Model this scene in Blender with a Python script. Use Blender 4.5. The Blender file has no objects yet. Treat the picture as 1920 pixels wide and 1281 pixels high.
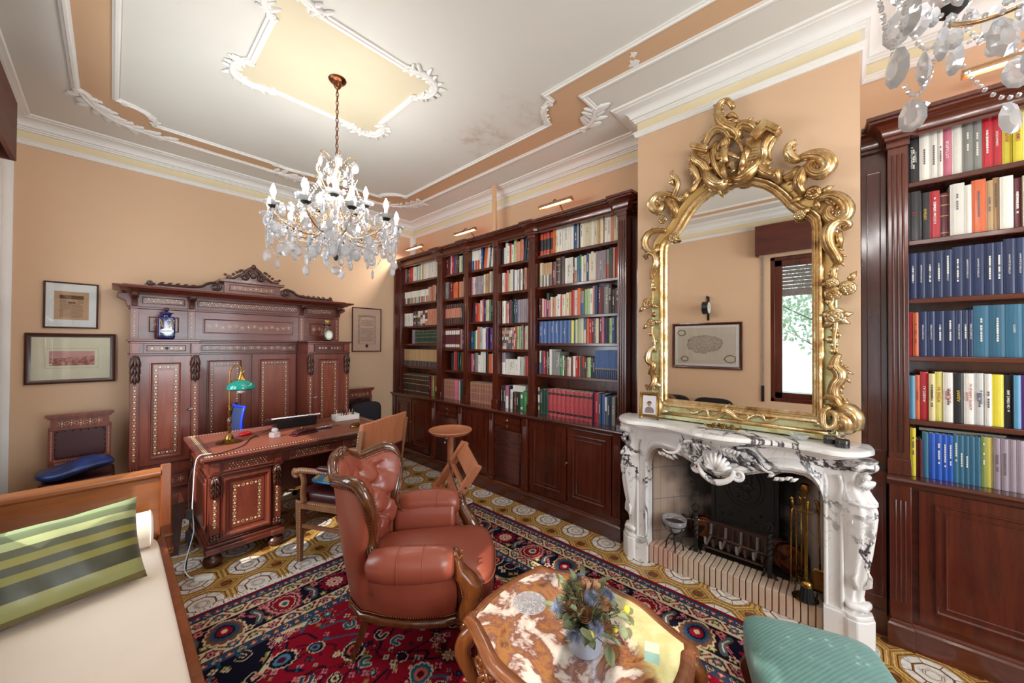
import bpy, bmesh, math, random
import numpy as np
from mathutils import Vector, Matrix, Euler, noise
from mathutils.geometry import tessellate_polygon
PI = math.pi
R = math.radians
sin, cos = math.sin, math.cos
rnd = random.Random(7)
sc = bpy.context.scene
col = sc.collection
# ------------------------------------------------------------------ camera
cam_d = bpy.data.cameras.new('camera')
cam_d.sensor_width = 36
cam_d.lens = 693.5 / 1920 * 36
cam_d.clip_start = 0.02
cam = bpy.data.objects.new('camera', cam_d)
col.objects.link(cam)
_y, _p, _r = R(47.27), R(.57), R(.287)
_F = Vector((sin(_y) * cos(_p), cos(_y) * cos(_p), sin(_p)))
_ri = Vector((cos(_y), -sin(_y), 0))
_up = _ri.cross(_F)
_R = _ri * cos(_r) + _up * sin(_r)
_U = -_ri * sin(_r) + _up * cos(_r)
mw = Matrix((_R, _U, -_F)).transposed().to_4x4()
mw.translation = (0, 0, 1.6)
cam.matrix_world = mw
sc.camera = cam
# ------------------------------------------------------------------ light and exposure
sc.view_settings.view_transform = 'Standard'
sc.view_settings.look = 'None'
sc.view_settings.gamma = 1
sc.view_settings.exposure = 0.0
sc.cycles.max_bounces = 9
sc.cycles.diffuse_bounces = 4
sc.cycles.glossy_bounces = 5
sc.cycles.transmission_bounces = 8
sc.cycles.transparent_max_bounces = 10
sc.cycles.caustics_reflective = False
sc.cycles.caustics_refractive = False
sc.cycles.sample_clamp_indirect = 4
sc.cycles.use_denoising = True
wd = bpy.data.worlds.new('world')
sc.world = wd
wd.use_nodes = True
bg = wd.node_tree.nodes['Background']
bg.inputs[0].default_value = (0.80, 0.92, 1.0, 1)
bg.inputs[1].default_value = 3.2
def lamp(name, kind, loc, power, color=(1, 1, 1), size=None, size_y=None, rot=None, target=None, rad=None, spread=None):
    l = bpy.data.lights.new(name, kind)
    l.energy = power
    l.color = color
    if kind == 'AREA':
        l.shape = 'RECTANGLE'
        l.size = size
        l.size_y = size_y or size
        if spread: l.spread = R(spread)
    if rad is not None: l.shadow_soft_size = rad
    o = bpy.data.objects.new(name, l)
    o.location = loc
    if target is not None:
        o.rotation_euler = (Vector(target) - Vector(loc)).to_track_quat('-Z', 'Y').to_euler()
    elif rot: o.rotation_euler = rot
    col.objects.link(o)
    return o
sun = lamp('sun', 'SUN', (-8, .84, 6.6), 7, (1, .95, .86), target=(0, 3.8, .6))
sun.data.angle = R(.6)
# daylight entering by the garden windows of the left wall, and added soft fill from behind the camera
DAY = (.86, .94, 1.0)
lamp('daylight_window_1', 'AREA', (-.70, 3.27, 1.80), 62, DAY, 1.6, 1.8, rot=(R(90), 0, R(-90)))
lamp('rear_fill_light', 'AREA', (1.30, -2.97, 1.75), 125, DAY, 2.0, 1.9, rot=(R(90), 0, 0))
# ------------------------------------------------------------------ node helper
class NT:
    def __init__(s, name):
        s.m = bpy.data.materials.new(name)
        s.m.use_nodes = True
        s.t = s.m.node_tree
        s.b = s.t.nodes['Principled BSDF']
    def n(s, typ, **k):
        x = s.t.nodes.new('ShaderNode' + typ)
        for a, v in k.items(): setattr(x, a, v)
        return x
    def link(s, a, b): s.t.links.new(a, b)
    def put(s, inp, v):
        if isinstance(v, E_): v = v.o
        if isinstance(v, bpy.types.NodeSocket): s.link(v, inp)
        else: inp.default_value = v
    def math(s, op, a, b=None, c=None):
        x = s.n('Math', operation=op)
        s.put(x.inputs[0], a)
        if b is not None: s.put(x.inputs[1], b)
        if c is not None: s.put(x.inputs[2], c)
        return E_(s, x.outputs[0])
    def xyz(s, kind='Object'):
        t = s.n('TexCoord')
        q = s.n('SeparateXYZ')
        s.link(t.outputs[kind], q.inputs[0])
        return [E_(s, q.outputs[i]) for i in range(3)]
    def vec(s, scale=(1, 1, 1), kind='Object', rot=(0, 0, 0)):
        t = s.n('TexCoord')
        m = s.n('Mapping')
        s.link(t.outputs[kind], m.inputs[0])
        m.inputs['Scale'].default_value = scale
        m.inputs['Rotation'].default_value = rot
        return m.outputs[0]
    def comb(s, x, y, z):
        q = s.n('CombineXYZ')
        for i, v in enumerate((x, y, z)): s.put(q.inputs[i], v)
        return q.outputs[0]
    def noise(s, scale=5, detail=4, rough=.5, vec=None, dist=0):
        x = s.n('TexNoise')
        s.put(x.inputs['Scale'], scale)
        x.inputs['Detail'].default_value = detail
        x.inputs['Roughness'].default_value = rough
        x.inputs['Distortion'].default_value = dist
        if vec is not None: s.put(x.inputs['Vector'], vec)
        else: s.link(s.n('TexCoord').outputs['Object'], x.inputs['Vector'])
        return E_(s, x.outputs[0])
    def voro(s, scale=5, vec=None, feature='F1', out=0):
        x = s.n('TexVoronoi', feature=feature)
        x.inputs['Scale'].default_value = scale
        if vec is not None: s.put(x.inputs['Vector'], vec)
        else: s.link(s.n('TexCoord').outputs['Object'], x.inputs['Vector'])
        return E_(s, x.outputs[out])
    def ramp(s, f, stops, interp='LINEAR'):
        x = s.n('ValToRGB')
        x.color_ramp.interpolation = interp
        e = x.color_ramp.elements
        while len(e) < len(stops): e.new(.5)
        for q, (p, c) in zip(e, stops):
            q.position = p
            q.color = (*c[:3], 1) if hasattr(c, '__len__') else (c, c, c, 1)
        s.put(x.inputs[0], f)
        return x.outputs[0]
    def mix(s, f, a, b, mode='MIX'):
        x = s.n('Mix', data_type='RGBA', blend_type=mode)
        s.put(x.inputs[0], f)
        for i, v in ((6, a), (7, b)):
            if isinstance(v, tuple): v = (*v[:3], 1)
            s.put(x.inputs[i], v)
        return x.outputs[2]
    def bump(s, h, strength=.3, dist=.01):
        x = s.n('Bump')
        x.inputs['Strength'].default_value = strength
        x.inputs['Distance'].default_value = dist
        s.put(x.inputs['Height'], h)
        s.link(x.outputs[0], s.b.inputs['Normal'])
    def fin(s, color=None, rough=None, metal=None, coat=None, spec=None, sheen=None):
        i = s.b.inputs
        if color is not None: s.put(i['Base Color'], (*color[:3], 1) if isinstance(color, tuple) else color)
        if rough is not None: s.put(i['Roughness'], rough)
        if metal is not None: s.put(i['Metallic'], metal)
        if coat is not None:
            i['Coat Weight'].default_value = coat
            i['Coat Roughness'].default_value = .12
        if spec is not None: i['Specular IOR Level'].default_value = spec
        if sheen is not None: i['Sheen Weight'].default_value = sheen
        return s.m
class E_:
    def __init__(s, t, o): s.t, s.o = t, o
    def __add__(s, v): return s.t.math('ADD', s, v)
    def __radd__(s, v): return s.t.math('ADD', v, s)
    def __sub__(s, v): return s.t.math('SUBTRACT', s, v)
    def __rsub__(s, v): return s.t.math('SUBTRACT', v, s)
    def __mul__(s, v): return s.t.math('MULTIPLY', s, v)
    def __rmul__(s, v): return s.t.math('MULTIPLY', v, s)
    def __truediv__(s, v): return s.t.math('DIVIDE', s, v)
    def __lt__(s, v): return s.t.math('LESS_THAN', s, v)
    def __gt__(s, v): return s.t.math('GREATER_THAN', s, v)
    def abs(s): return s.t.math('ABSOLUTE', s)
    def fr(s): return s.t.math('FRACT', s)
    def max(s, v): return s.t.math('MAXIMUM', s, v)
    def min(s, v): return s.t.math('MINIMUM', s, v)
    def sq(s): return s.t.math('SQRT', s)
    def sin(s): return s.t.math('SINE', s)
    def near(s, c, w): return s.t.math('COMPARE', s, c, w)
def hx(h):
    h = h.lstrip('#')
    v = [int(h[i:i + 2], 16) / 255 for i in (0, 2, 4)]
    return tuple((x / 12.92 if x <= .04045 else ((x + .055) / 1.055) ** 2.4) for x in v)
M = {}
def plain(name, h, rough=.5, metal=0, coat=None, bump=None, spec=None, var=.06, vs=14, sheen=None):
    n = NT(name)
    c = hx(h) if isinstance(h, str) else h
    f = n.noise(vs, 5, .6)
    k = n.mix(f, tuple(x * (1 - var * 2) for x in c), tuple(min(1, x * (1 + var * 2)) for x in c))
    if bump: n.bump(n.noise(bump[0], 4, .6), bump[1], .004)
    M[name] = n.fin(k, rough, metal, coat, spec, sheen)
    return M[name]
def wood(name, dark, light, axis='z', rough=.3, coat=.35, scale=1.0, fig=.5):
    n = NT(name)
    s = {'x': (.7, 9, 9), 'y': (9, .7, 9), 'z': (9, 9, .7)}[axis]
    v = n.vec(tuple(q * scale for q in s))
    a = n.noise(1.6, 8, .62, v, 1.2)
    b = n.noise(9, 5, .6, n.vec(tuple(q * scale * 4 for q in s)))
    d = n.noise(1.3 * scale, 3, .5)
    f = a * .62 + b * .2 + d * fig * .36
    lo, hi = hx(dark), hx(light)
    k = n.ramp(f, [(.30, lo), (.50, tuple((p + q) / 2 for p, q in zip(lo, hi))), (.72, hi)])
    n.bump(b, .06, .002)
    M[name] = n.fin(k, rough, 0, coat)
    return M[name]
def metal(name, h, rough=.25, var=.1, bump=None):
    n = NT(name)
    c = hx(h)
    k = n.mix(n.noise(22, 5, .6), tuple(x * (1 - var) for x in c), tuple(min(1, x * (1 + var)) for x in c))
    if bump: n.bump(n.noise(bump[0], 4), bump[1], .003)
    M[name] = n.fin(k, n.ramp(n.noise(30, 3), [(.3, rough * .7), (.7, rough * 1.4)]), 1)
    return M[name]
def glass(name, color=(1, 1, 1), rough=0, ior=1.45, thin=False):
    m = bpy.data.materials.new(name)
    m.use_nodes = True
    t = m.node_tree
    t.nodes.clear()
    o = t.nodes.new('ShaderNodeOutputMaterial')
    if thin:
        a = t.nodes.new('ShaderNodeBsdfTransparent')
        b = t.nodes.new('ShaderNodeBsdfGlossy')
        a.inputs[0].default_value = (*color, 1)
        b.inputs['Roughness'].default_value = rough + .01
        g = t.nodes.new('ShaderNodeLayerWeight')
        p = t.nodes.new('ShaderNodeMath')
        p.operation = 'POWER'
        p.inputs[1].default_value = 4
        t.links.new(g.outputs['Facing'], p.inputs[0])
        f = t.nodes.new('ShaderNodeMath')
        f.operation = 'MULTIPLY_ADD'
        f.inputs[1].default_value = .6
        f.inputs[2].default_value = .035
        t.links.new(p.outputs[0], f.inputs[0])
        x = t.nodes.new('ShaderNodeMixShader')
        t.links.new(f.outputs[0], x.inputs[0])
        t.links.new(a.outputs[0], x.inputs[1])
        t.links.new(b.outputs[0], x.inputs[2])
        t.links.new(x.outputs[0], o.inputs[0])
    else:
        g = t.nodes.new('ShaderNodeBsdfGlass')
        g.inputs['Color'].default_value = (*color, 1)
        g.inputs['Roughness'].default_value = rough
        g.inputs['IOR'].default_value = ior
        t.links.new(g.outputs[0], o.inputs[0])
    M[name] = m
    return m
def ice(name, a, w, rough=.05):
    glass(name, (1, 1, 1), 0, 1.52)
    t = M[name].node_tree
    g, o = [q for q in t.nodes if 'Glass' in q.bl_idname][0], [q for q in t.nodes if 'Output' in q.bl_idname][0]
    p = t.nodes.new('ShaderNodeBsdfPrincipled'); p.inputs['Base Color'].default_value = (.93, .95, 1, 1); p.inputs['Roughness'].default_value = rough
    tr = t.nodes.new('ShaderNodeBsdfTransparent')
    x, y = t.nodes.new('ShaderNodeMixShader'), t.nodes.new('ShaderNodeMixShader')
    x.inputs[0].default_value, y.inputs[0].default_value = a, w
    for s_, d_ in ((g.outputs[0], x.inputs[1]), (tr.outputs[0], x.inputs[2]), (x.outputs[0], y.inputs[1]), (p.outputs[0], y.inputs[2]), (y.outputs[0], o.inputs[0])): t.links.new(s_, d_)
def emit(name, color, strength):
    n = NT(name)
    n.b.inputs['Emission Color'].default_value = (*color, 1)
    n.b.inputs['Emission Strength'].default_value = strength
    M[name] = n.fin(color, .4)
    return M[name]
# ------------------------------------------------------------------ mesh builder
class MB:
    def __init__(s):
        s.v, s.f, s.mi, s.c = [], [], [], []
        s.T = Matrix.Identity(4)
        s.m = 0
        s.col = None
    def add(s, vs, fs):
        n = len(s.v)
        T = s.T
        s.v += [tuple(T @ Vector(p)) for p in vs]
        s.f += [tuple(i + n for i in f) for f in fs]
        s.mi += [s.m] * len(fs)
        s.c += [s.col] * len(fs)
        return s
    def at(s, x=0, y=0, z=0, rx=0, ry=0, rz=0, sc=1):
        s.T = Matrix.Translation((x, y, z)) @ Euler((rx, ry, rz)).to_matrix().to_4x4() @ Matrix.Scale(sc, 4)
        return s
    def box(s, x0, x1, y0, y1, z0, z1):
        v = [(x, y, z) for x in (x0, x1) for y in (y0, y1) for z in (z0, z1)]
        return s.add(v, [(0, 1, 3, 2), (4, 6, 7, 5), (0, 4, 5, 1), (2, 3, 7, 6), (0, 2, 6, 4), (1, 5, 7, 3)])
    def loft(s, rings, cap=True, closed=True, loop=False):
        n = len(rings[0])
        vs = [p for r in rings for p in r]
        fs = []
        m = len(rings)
        for i in range(m if loop else m - 1):
            for j in range(n if closed else n - 1):
                a, b = i * n + j, i * n + (j + 1) % n
                c, d = ((i + 1) % m) * n + (j + 1) % n, ((i + 1) % m) * n + j
                fs.append((a, b, c, d))
        if cap and closed and not loop:
            fs.append(tuple(range(n))[::-1])
            fs.append(tuple((m - 1) * n + j for j in range(n)))
        return s.add(vs, fs)
    def lathe(s, prof, x=0, y=0, z=0, n=20, cap=True, fl=None):
        rings = []
        for r, h in prof:
            rings.append([(x + max(r, 1e-4) * (1 + (fl[1] * cos(fl[0] * 2 * PI * k / n) if fl else 0)) * cos(2 * PI * k / n), y + max(r, 1e-4) * (1 + (fl[1] * cos(fl[0] * 2 * PI * k / n) if fl else 0)) * sin(2 * PI * k / n), z + h) for k in range(n)])
        return s.loft(rings, cap)
    def tube(s, pts, r, n=8, closed=False, flat=1.0, up=None):
        P = [Vector(p) for p in pts]
        m = len(P)
        rr = r if hasattr(r, '__len__') else [r] * m
        if len(rr) != m:
            rr = list(np.interp(np.linspace(0, 1, m), np.linspace(0, 1, len(rr)), rr))
        rings = []
        u = Vector(up) if up else None
        for i in range(m):
            a = P[(i - 1) % m] if (i > 0 or closed) else P[0]
            b = P[(i + 1) % m] if (i < m - 1 or closed) else P[-1]
            d = (b - a)
            if d.length < 1e-9: d = Vector((0, 0, 1))
            d.normalize()
            if u is None:
                u = d.orthogonal().normalized()
            w = u - d * u.dot(d)
            if w.length < 1e-6: w = d.orthogonal()
            w.normalize()
            if up is None: u = w
            q = d.cross(w)
            rings.append([tuple(P[i] + (w * cos(2 * PI * k / n) * flat + q * sin(2 * PI * k / n)) * rr[i]) for k in range(n)])
        return s.loft(rings, cap=not closed, loop=closed)
    def prism(s, poly, h0, h1, ax='z'):
        n = len(poly)
        def mk(p, h):
            return (p[0], p[1], h) if ax == 'z' else ((h, p[0], p[1]) if ax == 'x' else (p[0], h, p[1]))
        vs = [mk(p, h0) for p in poly] + [mk(p, h1) for p in poly]
        fs = [tuple(range(n))[::-1], tuple(range(n, 2 * n))]
        fs += [(i, (i + 1) % n, n + (i + 1) % n, n + i) for i in range(n)]
        return s.add(vs, fs)
    def sph(s, x, y, z, rx, ry=None, rz=None, n=12, m=8, T=None):
        ry = ry or rx
        rz = rz or rx
        rings = []
        for i in range(m + 1):
            a = -PI / 2 + PI * i / m
            c = max(cos(a), .02)
            rings.append([(x + rx * c * cos(2 * PI * k / n), y + ry * c * sin(2 * PI * k / n), z + rz * sin(a)) for k in range(n)])
        if T: rings = [[tuple(T @ Vector(p)) for p in r] for r in rings]
        return s.loft(rings)
    def grid(s, fn, nu, nv, closeu=False):
        vs = [fn(i / (nu - (0 if closeu else 1)), j / (nv - 1)) for i in range(nu) for j in range(nv)]
        fs = []
        for i in range(nu if closeu else nu - 1):
            for j in range(nv - 1):
                a = i * nv + j
                b = ((i + 1) % nu) * nv + j
                fs.append((a, b, b + 1, a + 1))
        return s.add(vs, fs)
    def sweep(s, path, prof, closed=False, side=1, plane=None):
        # path: 2-D points; prof: (offset to the left of travel * side, height)
        n = len(path)
        rings = []
        for i in range(n):
            p = Vector(path[i])
            a = Vector(path[i - 1]) if (i > 0 or closed) else None
            b = Vector(path[(i + 1) % n]) if (i < n - 1 or closed) else None
            d1 = (p - a).normalized() if a is not None else (b - p).normalized()
            d2 = (b - p).normalized() if b is not None else d1
            n1, n2 = Vector((-d1.y, d1.x)), Vector((-d2.y, d2.x))
            nn = (n1 + n2)
            if nn.length < 1e-6: nn = n1.copy()
            nn.normalize()
            k = min(1 / max(nn.dot(n1), .25), 3)
            ring = []
            for o, h in prof:
                q = p + nn * (o * side * k)
                ring.append(plane(q.x, q.y, h) if plane else (q.x, q.y, h))
            rings.append(ring)
        return s.loft(rings, cap=not closed, loop=closed)
    def build(s, name, mats, parent=None, smooth=None, bev=None, sub=None, loc=None, rot=None, seg=2, solid=None):
        me = bpy.data.meshes.new(name)
        me.from_pydata(s.v, [], s.f)
        if not isinstance(mats, (list, tuple)): mats = [mats]
        for m in mats: me.materials.append(M[m] if isinstance(m, str) else m)
        if len(mats) > 1: me.polygons.foreach_set('material_index', s.mi)
        if any(c is not None for c in s.c):
            at = me.color_attributes.new('Col', 'FLOAT_COLOR', 'CORNER')
            buf = []
            for f, c in zip(s.f, s.c):
                c = c or (1, 1, 1)
                buf += [c[0], c[1], c[2], 1.0] * len(f)
            at.data.foreach_set('color', buf)
        bm = bmesh.new()
        bm.from_mesh(me)
        bmesh.ops.recalc_face_normals(bm, faces=bm.faces)
        bm.to_mesh(me)
        bm.free()
        if smooth:
            me.polygons.foreach_set('use_smooth', [True] * len(me.polygons))
            if smooth is not True: me.set_sharp_from_angle(angle=smooth)
        o = bpy.data.objects.new(name, me)
        col.objects.link(o)
        if parent: o.parent = parent
        if loc: o.location = loc
        if rot: o.rotation_euler = rot
        if sub:
            q = o.modifiers.new('s', 'SUBSURF')
            q.levels = q.render_levels = sub
        if solid:
            q = o.modifiers.new('t', 'SOLIDIFY')
            q.thickness = solid
        if bev:
            q = o.modifiers.new('b', 'BEVEL')
            q.width = bev
            q.segments = seg
            q.limit_method = 'ANGLE'
            q.angle_limit = .6
            if not smooth:
                me.polygons.foreach_set('use_smooth', [True] * len(me.polygons))
                me.set_sharp_from_angle(angle=.6)
        return o
def tag(o, label=None, cat=None, group=None, kind=None):
    if label: o['label'] = label
    if cat: o['category'] = cat
    if group: o['group'] = group
    if kind: o['kind'] = kind
    return o
def thing(name, label, cat, loc=(0, 0, 0), rz=0, group=None):
    o = bpy.data.objects.new(name, None)
    o.empty_display_size = .05
    o.location = loc
    o.rotation_euler = (0, 0, rz)
    col.objects.link(o)
    return tag(o, label, cat, group)
def dup(o, parent=None):
    c = o.copy()
    col.objects.link(c)
    if parent: c.parent = parent
    for ch in list(o.children): dup(ch, c)
    return c
def struct(mb, name, mats, **k):
    return tag(mb.build(name, mats, **k), kind='structure')
def text(s, size, T, mat, parent=None, name='title', ext=.0006, al='CENTER', bold=0, sx=1):
    cu = bpy.data.curves.new(name, 'FONT')
    cu.body = s
    cu.size = size
    cu.extrude = ext
    cu.align_x = al
    cu.align_y = 'CENTER'
    cu.offset = bold
    cu.resolution_u = 2
    ob = bpy.data.objects.new('x', cu)
    me = bpy.data.meshes.new_from_object(ob)
    me.transform(T @ Matrix.Diagonal((sx, 1, 1, 1)))
    me.materials.clear()
    me.materials.append(M[mat])
    bpy.data.objects.remove(ob)
    o = bpy.data.objects.new(name, me)
    col.objects.link(o)
    if parent: o.parent = parent
    return o
def arc(cx, cy, r, a0, a1, n=12):
    return [(cx + r * cos(R(a0 + (a1 - a0) * i / n)), cy + r * sin(R(a0 + (a1 - a0) * i / n))) for i in range(n + 1)]
def smooth_path(pts, k=6, closed=False):
    P = [np.array(p, float) for p in pts]
    n = len(P)
    out = []
    rng = range(n) if closed else range(n - 1)
    for i in rng:
        p0 = P[(i - 1) % n] if (i > 0 or closed) else P[0] * 2 - P[1]
        p1, p2 = P[i], P[(i + 1) % n]
        p3 = P[(i + 2) % n] if (i + 2 < n or closed) else p2 * 2 - p1
        for j in range(k):
            t = j / k
            out.append(tuple(.5 * ((2 * p1) + (p2 - p0) * t + (2 * p0 - 5 * p1 + 4 * p2 - p3) * t * t + (3 * p1 - p0 - 3 * p2 + p3) * t ** 3)))
    if not closed: out.append(tuple(P[-1]))
    return out
def spiral(cx, cy, r0, r1, a0, turns, n=26):
    return [(cx + (r0 + (r1 - r0) * i / n) * cos(R(a0) + 2 * PI * turns * i / n), cy + (r0 + (r1 - r0) * i / n) * sin(R(a0) + 2 * PI * turns * i / n)) for i in range(n + 1)]
# ------------------------------------------------------------------ materials
plain('peach_paint', 'd2b090', .75, vs=1.3, var=.03, bump=(60, .05))
plain('cream_band', 'e2d3b0', .75, vs=1.3, var=.02)
plain('plaster_white', 'e6e4e0', .6, vs=5, var=.02)
plain('medallion_yellow', 'd4c9ac', .75, vs=2, var=.03)
plain('ceiling_band', 'caa684', .75, vs=1.5, var=.04)
n = NT('ceiling_white')
x, y, z = n.xyz()
d = ((x - 2.3) * (x - 2.3) + (y - 2.3) * (y - 2.3) * .3).sq()
st = n.ramp(d + n.noise(4, 6, .6) * .9, [(.42, 1), (.75, 0)])
k = n.mix(n.noise(.8, 3), hx('d0cec6'), hx('dcdad2'))
k = n.mix(n.math('MULTIPLY', st, n.ramp(n.noise(9, 6, .7), [(.42, 0), (.6, .55)])), k, hx('a98a72'))
M['ceiling_white'] = n.fin(k, .8)
wood('mahogany', '280d08', '682916', 'z', .22, .5, 1.0)
wood('tambour_wood', '280d08', '682916', 'y', .55, 0, 1.0)
wood('rim_wood', '4e2614', '84502e', 'y', .16, .6, 1.2)
wood('mahogany_h', '280d08', '642816', 'y', .22, .5, 1.0)
wood('mahogany_x', '30100a', '74301a', 'x', .22, .5, 1.0)
wood('walnut', '3c150f', '86402e', 'z', .32, .3, 1.2, .8)
wood('walnut_x', '3a140f', '7e3c2c', 'x', .32, .3, 1.2)
wood('walnut_dark', '27100a', '54281a', 'z', .38, .2, 1.6)
wood('burl', '481a12', '8c4630', 'z', .28, .4, 2.2, 1.2)
wood('cherry', '6a3818', 'a05e30', 'x', .3, .35, .8)
wood('cherry_z', '54260e', '8e4a1e', 'z', .3, .35, .8)
wood('beech', 'a05c3c', 'c07e58', 'z', .45, .1, 1.4)
wood('oak_chair', '7a4c34', 'a06e4a', 'z', .5, .1, 1.5)
wood('chair_wood', '36180a', '73401c', 'z', .18, .7, 1.4)
wood('pine', 'c79c74', 'dfb98e', 'z', .6, 0, 1.0)
plain('desk_leather', '7c4434', .42, vs=30, bump=(260, .12))
plain('seat_leather', '3c1216', .33, vs=30, bump=(200, .15))
n = NT('rust_leather')
a = n.noise(3, 5, .55)
k = n.mix(a, hx('88412f'), hx('9e513d'))
n.bump(n.voro(340) * .4 + n.noise(22, 4), .10, .004)
M['rust_leather'] = n.fin(k, .36, 0, .12)
plain('inlay', 'd9cba0', .35)
plain('black_iron', '17140f', .55, vs=40, bump=(90, .4))
plain('rust_iron', '4a3128', .75, vs=30, bump=(60, .5))
plain('ash_iron', '8d827c', .85, vs=26, var=.35)
plain('cast_black', '1c1916', .6, bump=(60, .5))
metal('brass', 'b08a45', .22)
metal('old_brass', '8a6a38', .32, .2)
metal('bronze', '7a4a30', .3)
metal('gold_arm', 'c9a47c', .25)
metal('steel', 'b8b8bc', .25)
plain('zinc', 'b6c2d6', .35, .35)
n = NT('gilt')
a = n.noise(14, 6, .65)
b = n.noise(3, 3)
k = n.ramp(a * .7 + b * .3, [(.34, hx('7a5636')), (.45, hx('bb9560')), (.58, hx('dcc598')), (.70, hx('efe3c6'))])
n.bump(n.noise(60, 5), .25, .003)
M['gilt'] = n.fin(k, n.ramp(a, [(.35, .5), (.6, .22)]), .85)
n = NT('gilt_green')
a = n.noise(10, 6, .6)
k = n.ramp(a, [(.35, hx('b5a468')), (.5, hx('cdcb98')), (.66, hx('bccaa0'))])
x, y, z = n.xyz()
k = n.mix(n.ramp(z + a * .5, [(2.2, 0), (2.7, 1)]) if 0 else n.math('GREATER_THAN', z + a * .6, 2.25), k, hx('cfa868'))
M['gilt_green'] = n.fin(k, .36, .55)
plain('cobalt', '1a2090', .25)
plain('white_enamel', 'ece9e0', .4)
plain('blue_plastic', '1238c8', .3)
plain('blue_mesh', '16264f', .8)
plain('black_plastic', '151517', .4)
plain('black_fabric', '1d1a20', .85, bump=(300, .3))
plain('black_velvet', '0c0c0e', .9, bump=(120, .6))
plain('red_plastic', 'c01818', .3)
plain('paper', 'ece7da', .8)
plain('white_cable', 'dfe6ee', .5)
plain('teal_glass', '0c8a7c', .12, coat=.6)
plain('navy_glass', '141c58', .08, coat=.8)
plain('cream_cloth', 'ead9c6', .85, vs=2.5, var=.03, bump=(400, .12), sheen=.2)
plain('cream_fringe', 'ece8de', .9)
n = NT('blue_silk')
k = n.ramp(n.noise(9, 5, .6), [(.35, hx('081030')), (.6, hx('12306a'))])
n.bump(n.noise(14, 5), .5, .02)
M['blue_silk'] = n.fin(k, .38)
n = NT('tapestry')
k = n.ramp(n.voro(14, out=1), [(.1, hx('3a6f96')), (.4, hx('a98c50')), (.7, hx('5f8a80')), (.95, hx('8c6a4a'))], 'CONSTANT')
M['tapestry'] = n.fin(k, .7)
plain('blue_satin', '2a7fb8', .45)
n = NT('teal_brocade')
x, y, z = n.xyz()
w = n.voro(17)
rib = (((x + y) * 330).sin() * .5 + ((x - y) * 190).sin() * .35)
k = n.ramp(w + n.noise(40, 3) * .12, [(.12, hx('9ec3b6')), (.2, hx('6f9d93')), (.6, hx('66958d'))])
n.bump(rib * .5 + n.ramp(w, [(.1, 1), (.22, 0)]), .35, .004)
M['teal_brocade'] = n.fin(k, .75, sheen=.3)
n = NT('stripes')
x, y, z = n.xyz('Generated')
S = ['7c8c58', '5c6642', 'a2a874', '4e5036', '868038', '42422c', '7e7a34', '3c3c28', '3c3d28', '94945c', '90925a', '645828']
k = n.ramp(y, [(i / 12.0, hx(c)) for i, c in enumerate(reversed(S))], 'CONSTANT')
n.bump(n.noise(5, 4), .25, .03)
M['stripes'] = n.fin(k, .42, sheen=.3)
# marble of the mantel: white with violet-black broken veins
n = NT('marble')
v = n.noise(2.3, 8, .62, dist=.55)
w = n.noise(5.5, 8, .6, dist=.9)
vein = (v - .5).abs()
vein2 = (w - .5).abs()
gate = n.ramp(n.noise(2.6, 3), [(.44, 0), (.56, 1)])
m1 = n.ramp(vein, [(.0, 1), (.011, .85), (.020, 0)])
m2 = n.ramp(vein2, [(0, .8), (.008, 0)])
k = n.mix(n.noise(3, 4), hx('e4e0e0'), hx('f0ede6'))
k = n.mix(n.math('MULTIPLY', m2, n.ramp(n.noise(1.7, 3), [(.45, 0), (.6, .75)])), k, hx('7a7076'))
k = n.mix(n.math('MULTIPLY', m1, gate), k, hx('2b2230'))
M['marble'] = n.fin(k, .18, 0, .3)
n = NT('onyx')
x, y, z = n.xyz()
a = n.noise(5.5, 9, .62, dist=.6)
b = n.noise(13, 6, .6)
warm = n.ramp(a * .8 + b * .2, [(.36, hx('5e3626')), (.43, hx('a06c3e')), (.48, hx('7a4c42')), (.52, hx('cdb9ac')), (.62, hx('e2dccb'))])
pale = n.ramp(a * .6 + b * .4, [(.36, hx('7d4a26')), (.40, hx('b9ae74')), (.6, hx('d2cd9a'))])
side = n.ramp((1.02 - y) * 1.0 + (x - 1.28) * .9 + (a - .5) * .35, [(.12, 0), (.20, 1)])
k = n.mix(side, warm, pale)
M['onyx'] = n.fin(k, .06, 0, .6)
plain('onyx_patch', '8fb0a8', .1, coat=.5)
n = NT('brick_pale')
x, y, z = n.xyz()
k = n.mix(n.noise(9, 6, .6), hx('b59c86'), hx('d6bfa6'))
k = n.mix(n.ramp(n.noise(2.4, 4), [(.5, 0), (.68, .7)]), k, hx('c79080'))
n.bump(n.noise(90, 5), .3, .004)
M['brick_pale'] = n.fin(k, .85)
plain('mortar', '7a6c62', .95)
n = NT('firebrick')
x, y, z = n.xyz()
soot = n.ramp(n.noise(3.0, 4) + (z - .45) * .5 + (x - 2.96) * 2.2, [(.46, 0), (.80, 1)])
u = (y - .585).abs() * 8 + x * 26
jo = n.math('MAXIMUM', ((u.fr() - .5).abs() > .475), (((z * 4.2 + .15).fr() - .5).abs() > .485))
k = n.mix(n.noise(5, 5), hx('a8938a'), hx('c4ad96'))
k = n.mix(jo, k, hx('8c8682'))
k = n.mix(soot, k, hx('25221f'))
M['firebrick'] = n.fin(k, .9)
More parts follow.
